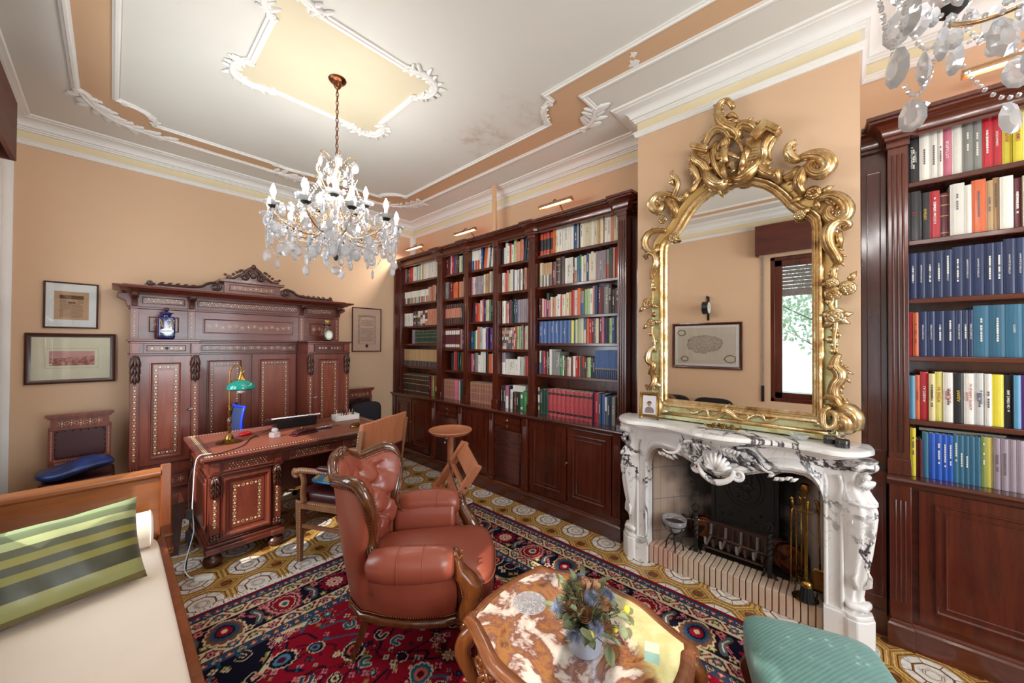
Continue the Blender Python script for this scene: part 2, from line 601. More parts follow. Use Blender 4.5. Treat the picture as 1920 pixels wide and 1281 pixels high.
# ------------------------------------------------------------------ floor tiles: octagons with white ring medallions, small squares between
n = NT('floor_tiles')
x, y, z = n.xyz()
u = (x - 2.736) / .293
v = (y - 2.942) / .293
a = ((u + .5).fr() - .5).abs()
b = ((v + .5).fr() - .5).abs()
u = a.max(b)
v = a.min(b)
oc = u.max((u + v) * .7071)
r = (u * u + v * v).sq()
nz = n.noise(26, 5, .6)
joint = n.math('MAXIMUM', ((v - u * .4142).abs() < .009), 0)
och = n.ramp(n.noise(30, 6, .7, n.vec((1, 3, 1))), [(.32, hx('7e5218')), (.47, hx('b3843e')), (.64, hx('d2ac68'))])
wht = n.ramp(nz, [(.35, hx('b9b2ae')), (.46, hx('ded9d0')), (.7, hx('ebe7dd'))])
brn = hx('5a2f16')
k = och
def band(k, f, lo, hi, c):
    return n.mix(n.math('MULTIPLY', f > lo, f < hi), k, c)
k = band(k, oc, .400, .418, brn)
k = band(k, oc, .45, .462, hx('dcc088'))
k = band(k, oc, .485, .51, hx('8a6a36'))
k = band(k, r, -1, .375, wht)
k = band(k, r, .375, .384, hx('9a8c80'))
k = n.mix(n.math('MULTIPLY', n.math('MULTIPLY', joint, r > .235), r < .375), k, hx('74564c'))
k = band(k, oc, .215, .250, hx('8a5a22'))
k = band(k, oc, .235, .246, brn)
k = band(k, oc, .115, .128, hx('9a7040'))
k = band(k, oc, .085, .097, hx('7a4c2a'))
sx, sy = (.5 - u), (.5 - v)
c1 = sx + sy
sq = (u + v) * .7071 > .5
kk = och
rr = (sx * sx + sy * sy).sq()
kk = n.mix(c1.near(.262, .008), kk, hx('c8a860'))
kk = n.mix(c1.near(.215, .013), kk, brn)
kk = n.mix(c1.near(.17, .006), kk, brn)
kk = n.mix(rr < .105, kk, n.ramp(n.noise(50, 3), [(.4, hx('5c3014')), (.6, hx('7a4a24'))]))
kk = n.mix(rr.near(.105, .006), kk, hx('4a2410'))
k = n.mix(sq, k, kk)
n.bump(n.noise(40, 4), .05, .002)
M['floor_tiles'] = n.fin(k, .30, 0, .15)
glass('clear_glass')
ice('crystal', .2, .32)
ice('pressed_glass', .75, .16)
glass('pane', (.985, .995, 1), 0, 1.3, thin=True)
emit('bulb', (1, .97, .93), 45)
emit('picture_bulb', (1, .97, .92), 14)
n = NT('mirror_glass')
M['mirror_glass'] = n.fin((.86, .86, .84), .015, 1)
# ------------------------------------------------------------------ room shell
XL, XR, YB, YF, ZC = -.62, 3.175, 5.03, -3.0, 3.45
mb = MB(); mb.box(XL - .3, XR + .5, YF - .3, YB + .3, -.12, 0)
struct(mb, 'floor', 'floor_tiles')
mb = MB(); mb.box(XL - .3, XR + .5, YF - .3, YB + .3, ZC, ZC + .15)
struct(mb, 'ceiling', 'ceiling_white')
mb = MB(); mb.box(XL, XR, YB, YB + .3, 0, ZC)
struct(mb, 'wall_back', 'peach_paint')
mb = MB(); mb.box(XR, XR + .5, YF, YB, 0, ZC)
struct(mb, 'wall_right', 'peach_paint')
BX, BY0, BY1 = 2.80, -.03, 1.245
FX = 3.12            # back of the firebox
mb = MB()
mb.box(BX, XR, BY0, BY1, .96, ZC)
struct(mb, 'wall_chimney_breast', 'peach_paint')
for a, b in ((BY0, .10), (1.15, BY1)): struct(MB().box(BX, XR, a, b, 0, .96), 'wall_chimney_side', 'peach_paint')
mb = MB()           # window wall: two openings
W = [(-.80, .84), (2.46, 4.08)]
z0, z1 = .85, 2.82
ys = [YF] + [q for w in W for q in w] + [YB]
for i in range(0, 6, 2): mb.box(XL - .3, XL, ys[i], ys[i + 1], 0, ZC)
for w in W:
    mb.box(XL - .3, XL, w[0], w[1], 0, z0)
    mb.box(XL - .3, XL, w[0], w[1], z1, ZC)
struct(mb, 'wall_left', 'peach_paint')
mb = MB()
w3 = (.2, 2.4)
mb.box(XL, w3[0], YF - .3, YF, 0, ZC)
mb.box(w3[1], XR, YF - .3, YF, 0, ZC)
mb.box(w3[0], w3[1], YF - .3, YF, 0, .7)
mb.box(w3[0], w3[1], YF - .3, YF, 2.8, ZC)
struct(mb, 'wall_front', 'peach_paint')
def window(name, w, z0, z1, tx):
    """tx maps (along, out, z) to the room; 'out' grows to the outside"""
    def bx(mb, a0, a1, o0, o1, c0, c1):
        p, q = tx(a0, o0), tx(a1, o1)
        mb.box(min(p[0], q[0]), max(p[0], q[0]), min(p[1], q[1]), max(p[1], q[1]), c0, c1)
    t = tag(thing(name, None, None), kind='structure')
    mid = (w[0] + w[1]) / 2
    f = MB()
    for a in ((w[0], w[0] + .05), (w[1] - .05, w[1])): bx(f, a[0], a[1], .02, .14, z0, z1)
    for c in ((z0, z0 + .05), (z1 - .05, z1)): bx(f, w[0], w[1], .02, .14, c[0], c[1])
    for a, b in ((w[0] + .03, mid), (mid, w[1] - .03)):
        bx(f, a, a + .10, .04, .10, z0 + .03, z1 - .03)
        bx(f, b - .10, b, .04, .10, z0 + .03, z1 - .03)
        bx(f, a, b, .04, .10, z0 + .03, z0 + .13)
        bx(f, a, b, .04, .10, z1 - .13, z1 - .03)
    f.build('window_frame', 'mahogany', t, bev=.004)
    for a, b in ((w[0] + .13, mid - .10), (mid + .10, w[1] - .13)):
        g = MB(); bx(g, a, b, .068, .072, z0 + .13, z1 - .13)
        g.build('window_pane', 'pane', t)
    s = MB()
    k = int((z1 - 2.30) / .05)
    for i in range(k):
        zz = z1 - .02 - i * .05
        bx(s, w[0], w[1], .20, .212, zz - (.050 if i > 7 else .043), zz)
    s.build('roller_shutter', 'ash_iron', t)
    return t
window('window_1', W[1], z0, z1, lambda a, o: (XL - o, a))
window('window_2', W[0], z0, z1, lambda a, o: (XL - o, a))
window('added_fill_window', w3, .7, 2.8, lambda a, o: (a, YF - o))  # unseen window, added behind the camera to go with the soft fill
# portals help the sky light find the second window
for nm, w in (('window_2_portal', W[0]),):
    o = lamp(nm, 'AREA', (XL - .31, (w[0] + w[1]) / 2, 1.83), 1, (1, 1, 1), 1.6, 1.9, rot=(R(90), 0, R(-90)))
    o.data.cycles.is_portal = True
# crown cornice, cream band and picture rail round the room
per = [(XL, YF), (XR, YF), (XR, BY0), (BX, BY0), (BX, BY1), (XR, BY1), (XR, YB), (XL, YB)]
crown = [(0, 3.350), (.022, 3.350), (.022, 3.362), (.032, 3.366), (.032, 3.376), (.045, 3.380)] + \
        [(.045 + .075 * (1 - cos(R(q))), 3.380 + .050 * sin(R(q))) for q in range(0, 91, 15)] + \
        [(.128, 3.430), (.128, 3.436), (.150, 3.438), (.156, 3.447), (.156, 3.452), (0, 3.452)]
mb = MB(); mb.sweep(per, crown, True)
struct(mb, 'trim_1', 'plaster_white', smooth=.5)
mb = MB(); mb.sweep(per, [(-.001, 3.238), (.012, 3.238), (.022, 3.252), (.022, 3.262), (.030, 3.268), (.030, 3.276), (-.001, 3.276)], True)
struct(mb, 'trim_2', 'plaster_white', smooth=.5)
mb = MB(); mb.sweep(per, [(-.001, 3.272), (.003, 3.272), (.003, 3.352), (-.001, 3.352)], True)
struct(mb, 'trim_3', 'cream_band')
mb = MB()
for x, a in ((XL, 0), (XR, 90)):
    s = 1 if x == XL else -1
    pts = [(x + s * (.065 - .05 * sin(R(q))) * 1.0, YB - (.065 - .05 * cos(R(q)))) for q in range(0, 91, 15)]
    mb.prism([(x, YB)] + ([(x, YB - .065)] + pts[::-1] + [(x + s * .065, YB)]), 0, 3.24)
struct(mb, 'trim_4', 'plaster_white', smooth=.5)
mb = MB()
mb.sweep([(XR, 2.0), (XR, YB), (XL, YB), (XL, YF)], [(0, 0), (.018, 0), (.018, .10), (.010, .115), (0, .115)])
struct(mb, 'baseboard_back', 'mahogany_x')
# ceiling mouldings
def scal(cx, cy, r, a0, a1): return arc(cx, cy, r, a0, a1, 10)
Y2 = -1.2
inner = [(0, Y2)] + [(0, 4.09), (.035, 4.09)] + scal(.035, 4.30, .20, -88, -2)[1:] + [(.235, 4.34)] + \
        [(1.05, 4.34), (1.12, 4.352), (1.25, 4.368), (1.38, 4.352), (1.45, 4.34)] + \
        [(2.24, 4.34), (2.24, 4.30)] + scal(2.44, 4.30, .20, 182, 268)[1:] + [(2.475, 4.09)] + \
        [(2.46, 1.86), (2.42, 1.86)] + scal(2.42, 1.66, .19, 88, 182)[1:-1] + [(2.23, 1.665), (2.145, 1.665), (2.145, Y2)]
outer = [(-.195, Y2), (-.195, 4.12), (-.15, 4.16), (-.09, 4.35), (.05, 4.50), (.24, 4.545), (1.10, 4.545), (1.25, 4.555), (1.40, 4.545), (2.34, 4.545), (2.55, 4.47), (2.66, 4.33), (2.70, 4.14),
         (2.70, 1.66), (2.66, 1.58), (2.60, 1.52), (2.55, 1.47), (2.345, 1.47), (2.385, Y2)]
mp = [(-.022, 3.452), (-.022, 3.440), (-.010, 3.438), (-.006, 3.430), (.006, 3.430), (.010, 3.438), (.022, 3.440), (.022, 3.452)]
mb = MB(); mb.sweep(inner, [(o * .8, h) for o, h in mp], True)
struct(mb, 'trim_5', 'plaster_white', smooth=.6)
mb = MB(); mb.sweep(outer, mp, True)
struct(mb, 'trim_6', 'plaster_white', smooth=.6)
def flat(polys, z, name, mat, th=.004):
    P = [[Vector((p[0], p[1], 0)) for p in q] for q in polys]
    tr = tessellate_polygon(P)
    vs = [p for q in polys for p in q]
    mb = MB()
    mb.add([(p[0], p[1], z) for p in vs], [tuple(t) for t in tr])
    return struct(mb, name, mat, solid=None)
flat([outer, inner[::-1]], 3.4470, 'ceiling_band_panel', 'ceiling_band')
med = []
mcx, mcy = 1.05, 2.64
for sx, sy in ((1, 1), (-1, 1), (-1, -1), (1, -1)):
    q = [(.455, .235), (.475, .25)] + [(.40 + .115 * cos(R(t)), .36 + .13 * sin(R(t))) for t in range(-35, 128, 12)] + [(.295, .47), (.265, .455)]
    q = [(mcx + sx * a, mcy + sy * b) for a, b in q]
    med += q if sx * sy > 0 else q[::-1]
flat([med], 3.4466, 'ceiling_medallion_panel', 'medallion_yellow')
mb = MB(); mb.sweep(med, [(o * 1.1, h) for o, h in mp], True)
struct(mb, 'trim_7', 'plaster_white', smooth=.6)
# stucco scrolls on the mouldings
def leafrel(mb, x, y, ang, L, w, z=3.446, h=.016, curl=.0):
    """one carved leaf on the ceiling, pointing along ang"""
    ca, sa = cos(ang), sin(ang)
    def fn(u, v):
        t = u * L
        ww = w * sin(PI * min(1, u * .9 + .08)) ** .7 * (1 + .25 * cos(u * 22))
        s = (v - .5) * 2 * ww
        bend = curl * u * u
        hh = h * (1 - (2 * v - 1) ** 2) * (.5 + .5 * sin(PI * u)) + .004 * cos(v * 22) * (1 - (2 * v - 1) ** 2)
        return (x + ca * t - sa * (s + bend), y + sa * t + ca * (s + bend), z - max(hh, 0))
    mb.grid(fn, 11, 9)
def stucco(pts, name, w=.04, seed=1, step=.055):
    mb = MB()
    rr = random.Random(seed)
    P = smooth_path(pts, 10)
    d = 0
    k = 0
    for i in range(1, len(P)):
        a, b = Vector(P[i - 1]), Vector(P[i])
        d += (b - a).length
        if d > step * .5:
            d = 0
            k += 1
            an = math.atan2(b.y - a.y, b.x - a.x)
            side = 1 if k % 2 else -1
            leafrel(mb, b.x, b.y, an + side * rr.uniform(.5, 1.1), w * rr.uniform(1.1, 1.7), w * .34, h=.016, curl=side * .02)
            if k % 3 == 0: mb.sph(b.x, b.y, 3.440, .012, .012, .012, 8, 5)
    mb.tube([(p[0], p[1], 3.440) for p in P], [.012, .017, .012], 8)
    for e in (0, -1):
        q = P[e]
        mb.tube([(a, b, 3.438) for a, b in spiral(q[0], q[1], .03, .006, 0, 1.5)], [.009, .006], 6)
    return struct(mb, name, 'plaster_white', smooth=True)
ti = 8
for c in range(4):
    sx, sy = ((1, 1), (-1, 1), (-1, -1), (1, -1))[c]
    stucco([(mcx + sx * a, mcy + sy * b) for a, b in ((.46, .25), (.525, .33), (.51, .45), (.40, .505), (.28, .47))], 'trim_%d' % ti, .045, c, .04); ti += 1
for pts in ([(-.185, 4.14), (-.13, 4.30), (-.02, 4.45), (.12, 4.52), (.28, 4.545)], [(2.32, 4.545), (2.50, 4.49), (2.63, 4.37), (2.70, 4.12)],
            [(2.70, 1.68), (2.66, 1.58), (2.60, 1.52), (2.54, 1.475)], [(1.10, 4.545), (1.25, 4.52), (1.40, 4.545)]):
    stucco(pts, 'trim_%d' % ti, .085, ti, .04); ti += 1
for pts in ([(.05, 4.10), (.15, 4.14), (.21, 4.22), (.235, 4.32)], [(2.24, 4.32), (2.29, 4.20), (2.36, 4.13), (2.46, 4.10)], [(2.42, 1.85), (2.35, 1.82), (2.26, 1.75), (2.235, 1.68)], [(1.12, 4.352), (1.25, 4.368), (1.38, 4.352)]):
    stucco(pts, 'trim_%d' % ti, .02, ti); ti += 1
# a patch of fresh plaster on the peach band
mb = MB()
for cx, cy, q in ((2.30, 1.05, 1), (2.225, 1.02, .6)):
    mb.prism([(cx + q * .035 * (1 + .35 * sin(5 * t)) * cos(t), cy + q * .03 * (1 + .3 * cos(4 * t)) * sin(t)) for t in [2 * PI * i / 24 for i in range(24)]], 3.444, 3.4475)
struct(mb, 'trim_plaster_patch', 'plaster_white')
# dark wooden curtain boxes over the windows
for w, nm in (((2.32, 4.205), 'dark red-brown wooden pelmet box over the window beside the day bed, at the far left'), ((-.92, .99), 'dark wooden pelmet box over the window seen in the gilt mirror')):
    t = thing('pelmet', nm, 'curtain box', (-.54, (w[0] + w[1]) / 2, 2.84), group=None)
    h = (w[1] - w[0]) / 2
    mb = MB()
    mb.box(.06, .085, -h, h, 0, .40)
    mb.build('front_board', 'tambour_wood', t, bev=.003)
    mb = MB()
    for s in (-1, 1): mb.box(-.078, .06, s * h - (.02 if s > 0 else 0), s * h + (.02 if s < 0 else 0), 0, .40)
    mb.box(-.078, .06, -h + .02, h - .02, .36, .38)
    mb.build('box_sides', 'tambour_wood', t)
# ------------------------------------------------------------------ outside: garden
gm = plain('garden_green', '4d6b3a', .9)
mb = MB(); mb.box(-14, XL - .31, -12, 14, -.6, -.3)
struct(mb, 'garden_ground', 'garden_green')
wood('bark', '4a4038', '8a7c6c', 'z', .9, 0)
n = NT('leaves')
k = n.mix(n.noise(1.5, 3), hx('8fae96'), hx('c2d8c4'))
M['leaves'] = n.fin(k, .7)
lr = random.Random(3)
def tree(x, y, h, n_leaf, rad, label, zc=None):
    t = thing('garden_tree', label, 'tree', (x, y, -.3))
    mb = MB()
    mb.tube([(0, 0, 0), (.05, .08, h * .4), (-.05, .02, h * .75), (.02, .1, h)], [.09, .03], 8)
    br = []
    for i in range(14):
        a = lr.uniform(0, 6.28); z = h * lr.uniform(.3, .95)
        L = rad * lr.uniform(.6, 1.1)
        e = (L * cos(a), L * sin(a), z + L * lr.uniform(.2, .8))
        mb.tube([(0, 0, z), (e[0] * .5, e[1] * .5, z + (e[2] - z) * .35), e], [.03, .007], 6)
        br.append(e)
    mb.build('trunk', 'bark', t, smooth=True)
    f = MB()
    for i in range(n_leaf):
        b = lr.choice(br)
        s = lr.uniform(.35, 1.05)
        p = Vector((b[0] * s + lr.gauss(0, .25), b[1] * s + lr.gauss(0, .25), (b[2] - h * .5) * s + h * .5 + lr.gauss(0, .25)))
        q = Euler((lr.uniform(0, 6), lr.uniform(0, 6), lr.uniform(0, 6))).to_matrix()
        w = lr.uniform(.045, .08)
        f.add([p + q @ Vector(v) for v in ((-w, 0, 0), (0, -w * .5, .01), (w, 0, 0), (0, w * .5, .01))], [(0, 1, 2, 3)])
    tag(f.build('foliage', 'leaves', t), kind='stuff')
tree(-4.2, -.6, 4.4, 5200, 1.9, 'pale leafy garden tree reflected in the gilt mirror')
tree(-7.5, 3.4, 5.4, 5600, 2.2, 'tall garden tree farther from the house, reflected behind the glass')
# ------------------------------------------------------------------ bookcases
def rect_ring(mb, x, y0, y1, z0, z1, w, d):
    """a raised rectangular moulding on a plane facing -x"""
    prof = [(0, 0), (0, d), (w * .35, d), (w * .6, d * .4), (w, d * .3), (w, 0)]
    mb.sweep([(y0, z0), (y1, z0), (y1, z1), (y0, z1)], prof, True, plane=lambda a, b, h: (x - h, a, b))
def case_cols(t, cols, shelves, xf, zt, zb):
    for (ya, yb), zs in zip(cols, shelves):
        for k, z in enumerate(zs):
            m = MB()
            m.box(xf + .012, 3.17, ya, yb, z - .024, z)
            m.box(xf, xf + .013, ya, yb, z - .027, z + .001)
            m.build('shelf', 'mahogany_h', t, bev=.004)
def pilaster(t, ya, yb, xf, zb, zt, flutes=3, base=True):
    m = MB()
    m.box(xf + .01, 3.17, ya, yb, zb, zt)
    m.box(xf, xf + .012, ya, yb, zb, zt)
    w = yb - ya
    if flutes:
        for i in range(flutes):
            c = ya + w * (i + 1) / (flutes + 1)
            m.tube([(xf - .001, c, zb + .12), (xf - .001, c, zt - .10)], w * .07, 8)
    if base:
        m.box(xf - .012, xf + .01, ya - .006, yb + .006, zb, zb + .085)
        m.box(xf - .012, xf + .01, ya - .006, yb + .006, zt - .06, zt)
    m.build('upright', 'mahogany', t, bev=.003)
def door(t, ya, yb, z0, z1, x, knob=None, keyside=0):
    d = MB()
    d.box(x, x + .02, ya, yb, z0, z1)
    rect_ring(d, x, ya + .055, yb - .055, z0 + .065, z1 - .055, .022, .010)
    rect_ring(d, x, ya + .09, yb - .09, z0 + .10, z1 - .09, .012, .006)
    o = d.build('door', 'mahogany', t, smooth=.5)
    if knob:
        k = MB()
        k.at(x - .001, knob, (z0 + z1) / 2 + .02, 0, R(-90), 0)
        k.lathe([(.010, 0), (.010, .003), (.004, .004), (.004, .012)], n=12)
        k.tube([(0, 0, .012), (.0, .0, .02), (-.014, 0, .024), (-.02, .0, .02)], [.004, .005, .003], 6)
        k.build('key', 'old_brass', o, smooth=True)
def tambour(t, ya, yb, z0, z1, x):
    d = MB()
    d.box(x, x + .02, ya, yb, z1 - .15, z1)
    rect_ring(d, x, ya + .008, yb - .008, z1 - .145, z1 - .075, .008, .004)
    o = d.build('shutter_head', 'mahogany_h', t)
    s = MB()
    nz = int((z1 - .155 - z0) / .0155)
    for i in range(nz):
        zz = z0 + i * .0155
        s.tube([(x + .010, ya + .012, zz + .008), (x + .010, yb - .012, zz + .008)], .0082, 6)
    s.box(x + .012, x + .03, ya, yb, z0, z1 - .15)
    s.build('tambour_slats', 'tambour_wood', t, smooth=True)
    c = (ya + yb) / 2
    l = MB(); l.at(x, c, z1 - .052, 0, R(-90), 0).lathe([(.012, 0), (.012, .004), (.006, .007)], n=14)
    l.T = Matrix.Identity(4)
    l.box(x - .004, x, c + .006, c + .05, z1 - .055, z1 - .049)
    l.build('lock', 'steel', o, smooth=.5)
    l = MB(); l.box(x - .012, x, c - .022, c + .016, z1 - .135, z1 - .095)
    l.box(x - .018, x - .012, c - .012, c + .006, z1 - .123, z1 - .107)
    l.build('latch', 'old_brass', o, bev=.002)
XF = 2.95
def cornice(t, segs, x_of, zt=2.855):
    """segs: list of (y, projection) break points along the front"""
    prof = [(0, 2.735), (.012, 2.735), (.012, 2.75), (.022, 2.757)] + [(.022 + .052 * (1 - cos(R(q))), 2.757 + .062 * sin(R(q))) for q in range(0, 91, 15)] + \
           [(.080, 2.822), (.080, 2.832), (.092, 2.836), (.092, 2.855), (-.012, 2.855), (-.012, 2.735)]
    m = MB()
    m.sweep(segs, [(o, h) for o, h in prof], False, side=1)
    m.build('cornice', 'mahogany_h', t, smooth=.5)
bk = thing('bookcase', 'long mahogany bookcase of five book-filled bays, left of the fireplace', 'bookcase', (0, 0, 0))
COLS = [(4.05, 4.95), (3.50, 3.945), (2.99, 3.425), (2.47, 2.91), (1.475, 2.385)]
SH = [[2.517, 2.196, 1.869, 1.613, 1.291], [2.508, 2.195, 1.872, 1.549, 1.273], [2.50, 2.203, 1.877, 1.548, 1.275], [2.50, 2.188, 1.84, 1.554, 1.275], [2.512, 2.192, 1.883, 1.621, 1.306]]
case_cols(bk, COLS, SH, XF, 2.80, .905)
for ya, yb, fl in ((4.95, 5.025, 0), (3.945, 4.05, 3), (3.425, 3.50, 1), (2.91, 2.99, 1), (2.385, 2.47, 1), (1.395, 1.475, 3)):
    pilaster(bk, ya, yb, XF - .035, .905, 2.76, fl)
m = MB(); m.box(2.84, 2.93, 4.985, 5.025, .905, 2.735)
m.build('end_panel', 'mahogany', bk, bev=.003)
def bxs(t, L, mat='mahogany'):
    for nm, b in L: MB().box(*b).build(nm, mat, t)
bxs(bk, (('back_panel', (3.155, 3.17, 1.25, 5.02, .1, 2.85)), ('end_side', (3.03, 3.17, 1.25, 1.395, .905, 2.86)), ('top_board', (2.93, 3.16, 1.26, 5.02, 2.784, 2.80)), ('dust_board', (2.92, 3.165, 1.26, 5.02, 2.84, 2.854))))
m = MB(); m.box(3.015, 3.03, 1.26, 1.385, .93, 2.70)
rect_ring(m, 3.015, 1.285, 1.36, 1.0, 2.62, .01, .005)
m.build('end_panel', 'mahogany', bk)
pts = [(3.02, 1.25), (3.02, 1.375), (2.90, 1.385), (2.90, 1.49), (2.93, 1.52), (2.93, 2.36), (2.90, 2.385), (2.90, 2.475), (2.93, 2.50), (2.93, 3.395), (2.90, 3.42), (2.90, 3.505), (2.93, 3.53), (2.93, 3.92), (2.90, 3.94), (2.90, 4.055), (2.93, 4.08), (2.93, 5.02)]
cornice(bk, pts, None)
def countertop(t, y0, y1, x):
    m = MB(); m.box(x + .01, 3.17, y0, y1, .880, .905)
    m.tube([(x + .012, y0, .892), (x + .012, y1, .892)], .0125, 10)
    m.build('countertop', 'mahogany_h', t, smooth=.5)
    m = MB(); m.box(x + .03, x + .06, y0, y1, .858, .880)
    m.build('counter_moulding', 'mahogany_h', t)
def lower(t, y0, y1, x, plinth_breaks):
    m = MB(); m.box(x + .045, 3.165, y0 + .005, y1 - .005, .13, .88)
    m.build('carcass', 'mahogany_h', t)
    m = MB()
    m.sweep(plinth_breaks, [(-.05, .0), (.0, 0), (0, .112), (-.008, .122), (-.008, .130), (-.020, .138), (-.05, .138)], False)
    m.build('plinth', 'mahogany_h', t, smooth=.4)
countertop(bk, 1.37, 5.02, 2.795)
m = MB(); m.box(2.93, 3.03, 1.25, 1.37, .88, .905)
m.build('countertop', 'mahogany_h', bk)
lower(bk, 1.395, 5.02, 2.81, [(2.90, 1.39), (2.81, 1.392), (2.81, 1.50), (2.818, 1.502), (2.818, 5.02)])
DX = 2.842
for ya, yb, kn in ((4.535, 4.93, None), (4.115, 4.51, 4.525), (2.985, 3.385, None), (1.945, 2.375, None), (1.49, 1.925, 1.935)):
    door(bk, ya, yb, .165, .845, DX, kn)
tambour(bk, 3.545, 3.90, .165, .855, DX)
tambour(bk, 2.51, 2.87, .165, .855, DX)
for c in (4.98, 4.00, 3.465, 2.93, 2.44, 1.44):
    m = MB(); m.box(DX - .012, DX + .02, c - .035, c + .035, .14, .858)
    for q in (-.015, 0, .015): m.tube([(DX - .012, c + q, .24), (DX - .012, c + q, .78)], .004, 6)
    m.box(DX - .02, DX, c - .04, c + .04, .138, .18)
    m.build('lower_pilaster', 'mahogany', bk, bev=.002)
# right bookcase
br = thing('bookcase', 'tall mahogany bookcase at the right edge, with rows of blue volumes', 'bookcase', (0, 0, 0))
XG = 2.95
RS = [2.498, 2.180, 1.862, 1.551, 1.207]
case_cols(br, [(-1.12, -.22)], [RS], XG, 2.80, .905)
pilaster(br, -.22, -.142, XG - .025, .905, 2.76, 3)
pilaster(br, -1.20, -1.12, XG - .025, .905, 2.76, 3)
bxs(br, (('back_panel', (3.155, 3.17, -1.2, -.04, .1, 2.85)), ('end_side', (3.03, 3.17, -.14, -.035, .905, 2.86)), ('top_board', (2.93, 3.16, -1.2, -.15, 2.784, 2.80)), ('dust_board', (2.92, 3.165, -1.2, -.04, 2.84, 2.854))))
m = MB(); m.box(3.012, 3.03, -.138, -.036, .93, 2.70)
rect_ring(m, 3.012, -.12, -.055, 1.0, 2.62, .008, .005)
m.build('end_panel', 'mahogany', br)
cornice(br, [(2.93, -1.2), (2.93, -.245), (2.90, -.225), (2.90, -.14), (3.02, -.13), (3.02, -.036)], None)
countertop(br, -1.2, -.13, 2.85)
m = MB(); m.box(2.93, 3.03, -.13, -.036, .88, .905)
m.box(2.935, 2.96, -.13, -.036, .13, .88)
rect_ring(m, 2.935, -.12, -.045, .20, .83, .008, .004)
m.box(2.92, 2.94, -.13, -.036, 0, .135)
m.build('recessed_panel', 'mahogany', br)
lower(br, -1.2, -.135, 2.862, [(2.87, -1.2), (2.87, -.235), (2.862, -.232), (2.862, -.13), (2.93, -.128)])
door(br, -.69, -.25, .165, .845, 2.892, None)
door(br, -1.14, -.70, .165, .845, 2.892, -.695)
m = MB(); m.box(2.880, 2.91, -.222, -.142, .14, .858)
for q in (-.018, 0, .018): m.tube([(2.880, -.182 + q, .24), (2.880, -.182 + q, .78)], .004, 6)
m.build('lower_pilaster', 'mahogany', br, bev=.002)
# brass picture lights over the cornice
def picture_light(y, label):
    t = thing('picture_light', label, 'lamp', (2.93, y, 2.985), R(0), None)
    m = MB()
    n_ = 9
    for h0 in (0,):
        ring = [(.028 * cos(R(a)), .028 * sin(R(a))) for a in range(-20, 201, 20)]
        m.loft([[(a, -.19, b) for a, b in ring] + [(a * .93, -.19, b * .93) for a, b in ring[::-1]], [(a, .19, b) for a, b in ring] + [(a * .93, .19, b * .93) for a, b in ring[::-1]]])
    for s in (-.19, .187): m.prism([(.028 * cos(R(a)), .028 * sin(R(a))) for a in range(-20, 201, 20)], s, s + .004, 'y')
    m.build('shade', 'gold_arm', t, smooth=.6)
    b = MB()
    b.tube([(0, -.16, .0), (0, .16, .0)], .008, 10)
    b.build('light_tube', 'picture_bulb', t, smooth=.6)
    k = MB()
    k.tube([(.0, .03, .028), (.03, .03, .06), (.10, .03, .05), (.18, .03, -.02), (.235, .03, -.05)], .006, 8)
    k.lathe([(.03, 0), (.03, .012)], .215, .03, -.07, 16)
    k.build('bracket', 'old_brass', t, smooth=.6)
    l = lamp('picture_light_glow', 'AREA', (2.915, y, 2.965), 11, (1, .9, .78), .05, .36, rot=(0, R(8), 0))
    return t
for y, nm in ((4.62, 'farthest brass picture light on the wall, nearest the room corner'), (3.50, 'brass picture light above the middle bays of the long bookcase'), (2.14, 'brass picture light over the wide bay beside the chimney breast'), (-.60, 'brass picture light over the right-hand bookcase, behind the crystal drops')):
    picture_light(y, nm)
t = tag(MB().box(2.985, 3.01, 3.02, 3.075, 2.858, 3.43).build('wooden_batten', 'pine'), 'bare pinkish wooden batten standing on the bookcase and propping the cornice', 'batten')
t.matrix_world = Matrix.Translation((2.99, 3.04, 2.858)) @ Euler((R(2), R(-3.5), 0)).to_matrix().to_4x4() @ Matrix.Translation((-2.99, -3.04, -2.858))
# ------------------------------------------------------------------ books
PAL = dict(w=('white', 'e4e0d6'), i=('ivory', 'd9cfb4'), c=('cream', 'e2d29c'), y=('yellow', 'd8c838'), Y=('pale yellow', 'd8cc6a'), o=('orange', 'd8693a'), r=('red', 'b82430'), R=('rose-red', 'b8464c'),
           m=('maroon', '5e1a28'), p=('pink', 'c46a80'), b=('blue', '20487c'), B=('bright blue', '1450b0'), n=('navy', '141c40'), N=('dark blue', '08204e'), t=('teal', '2c6480'), g=('green', '3f8a4e'), d=('dark green', '1d3c30'),
           k=('black', '17151a'), e=('grey', '85857f'), l=('light grey', 'bdbdb8'), s=('salmon', 'c8846a'), a=('tan', 'b89468'), u=('brown', '6a3e2a'), U=('dark brown', '38211c'), v=('purple', '5a2470'), h=('lilac-grey', '93848e'),
           q=('sky blue', '5f9cc0'), z=('olive', '7c8a44'), x=('dusty pink brown', '9a6456'), G=('pale green', 'a6c088'), S=('slate blue', '3e5c94'))
n = NT('book_cover')
at = n.n('Attribute', attribute_name='Col')
v = n.mix(n.noise(30, 3), (1, 1, 1), (.86, .85, .84))
k = n.mix(1.0, at.outputs['Color'], v, 'MULTIPLY')
M['book_cover'] = n.fin(k, .42, coat=.1)
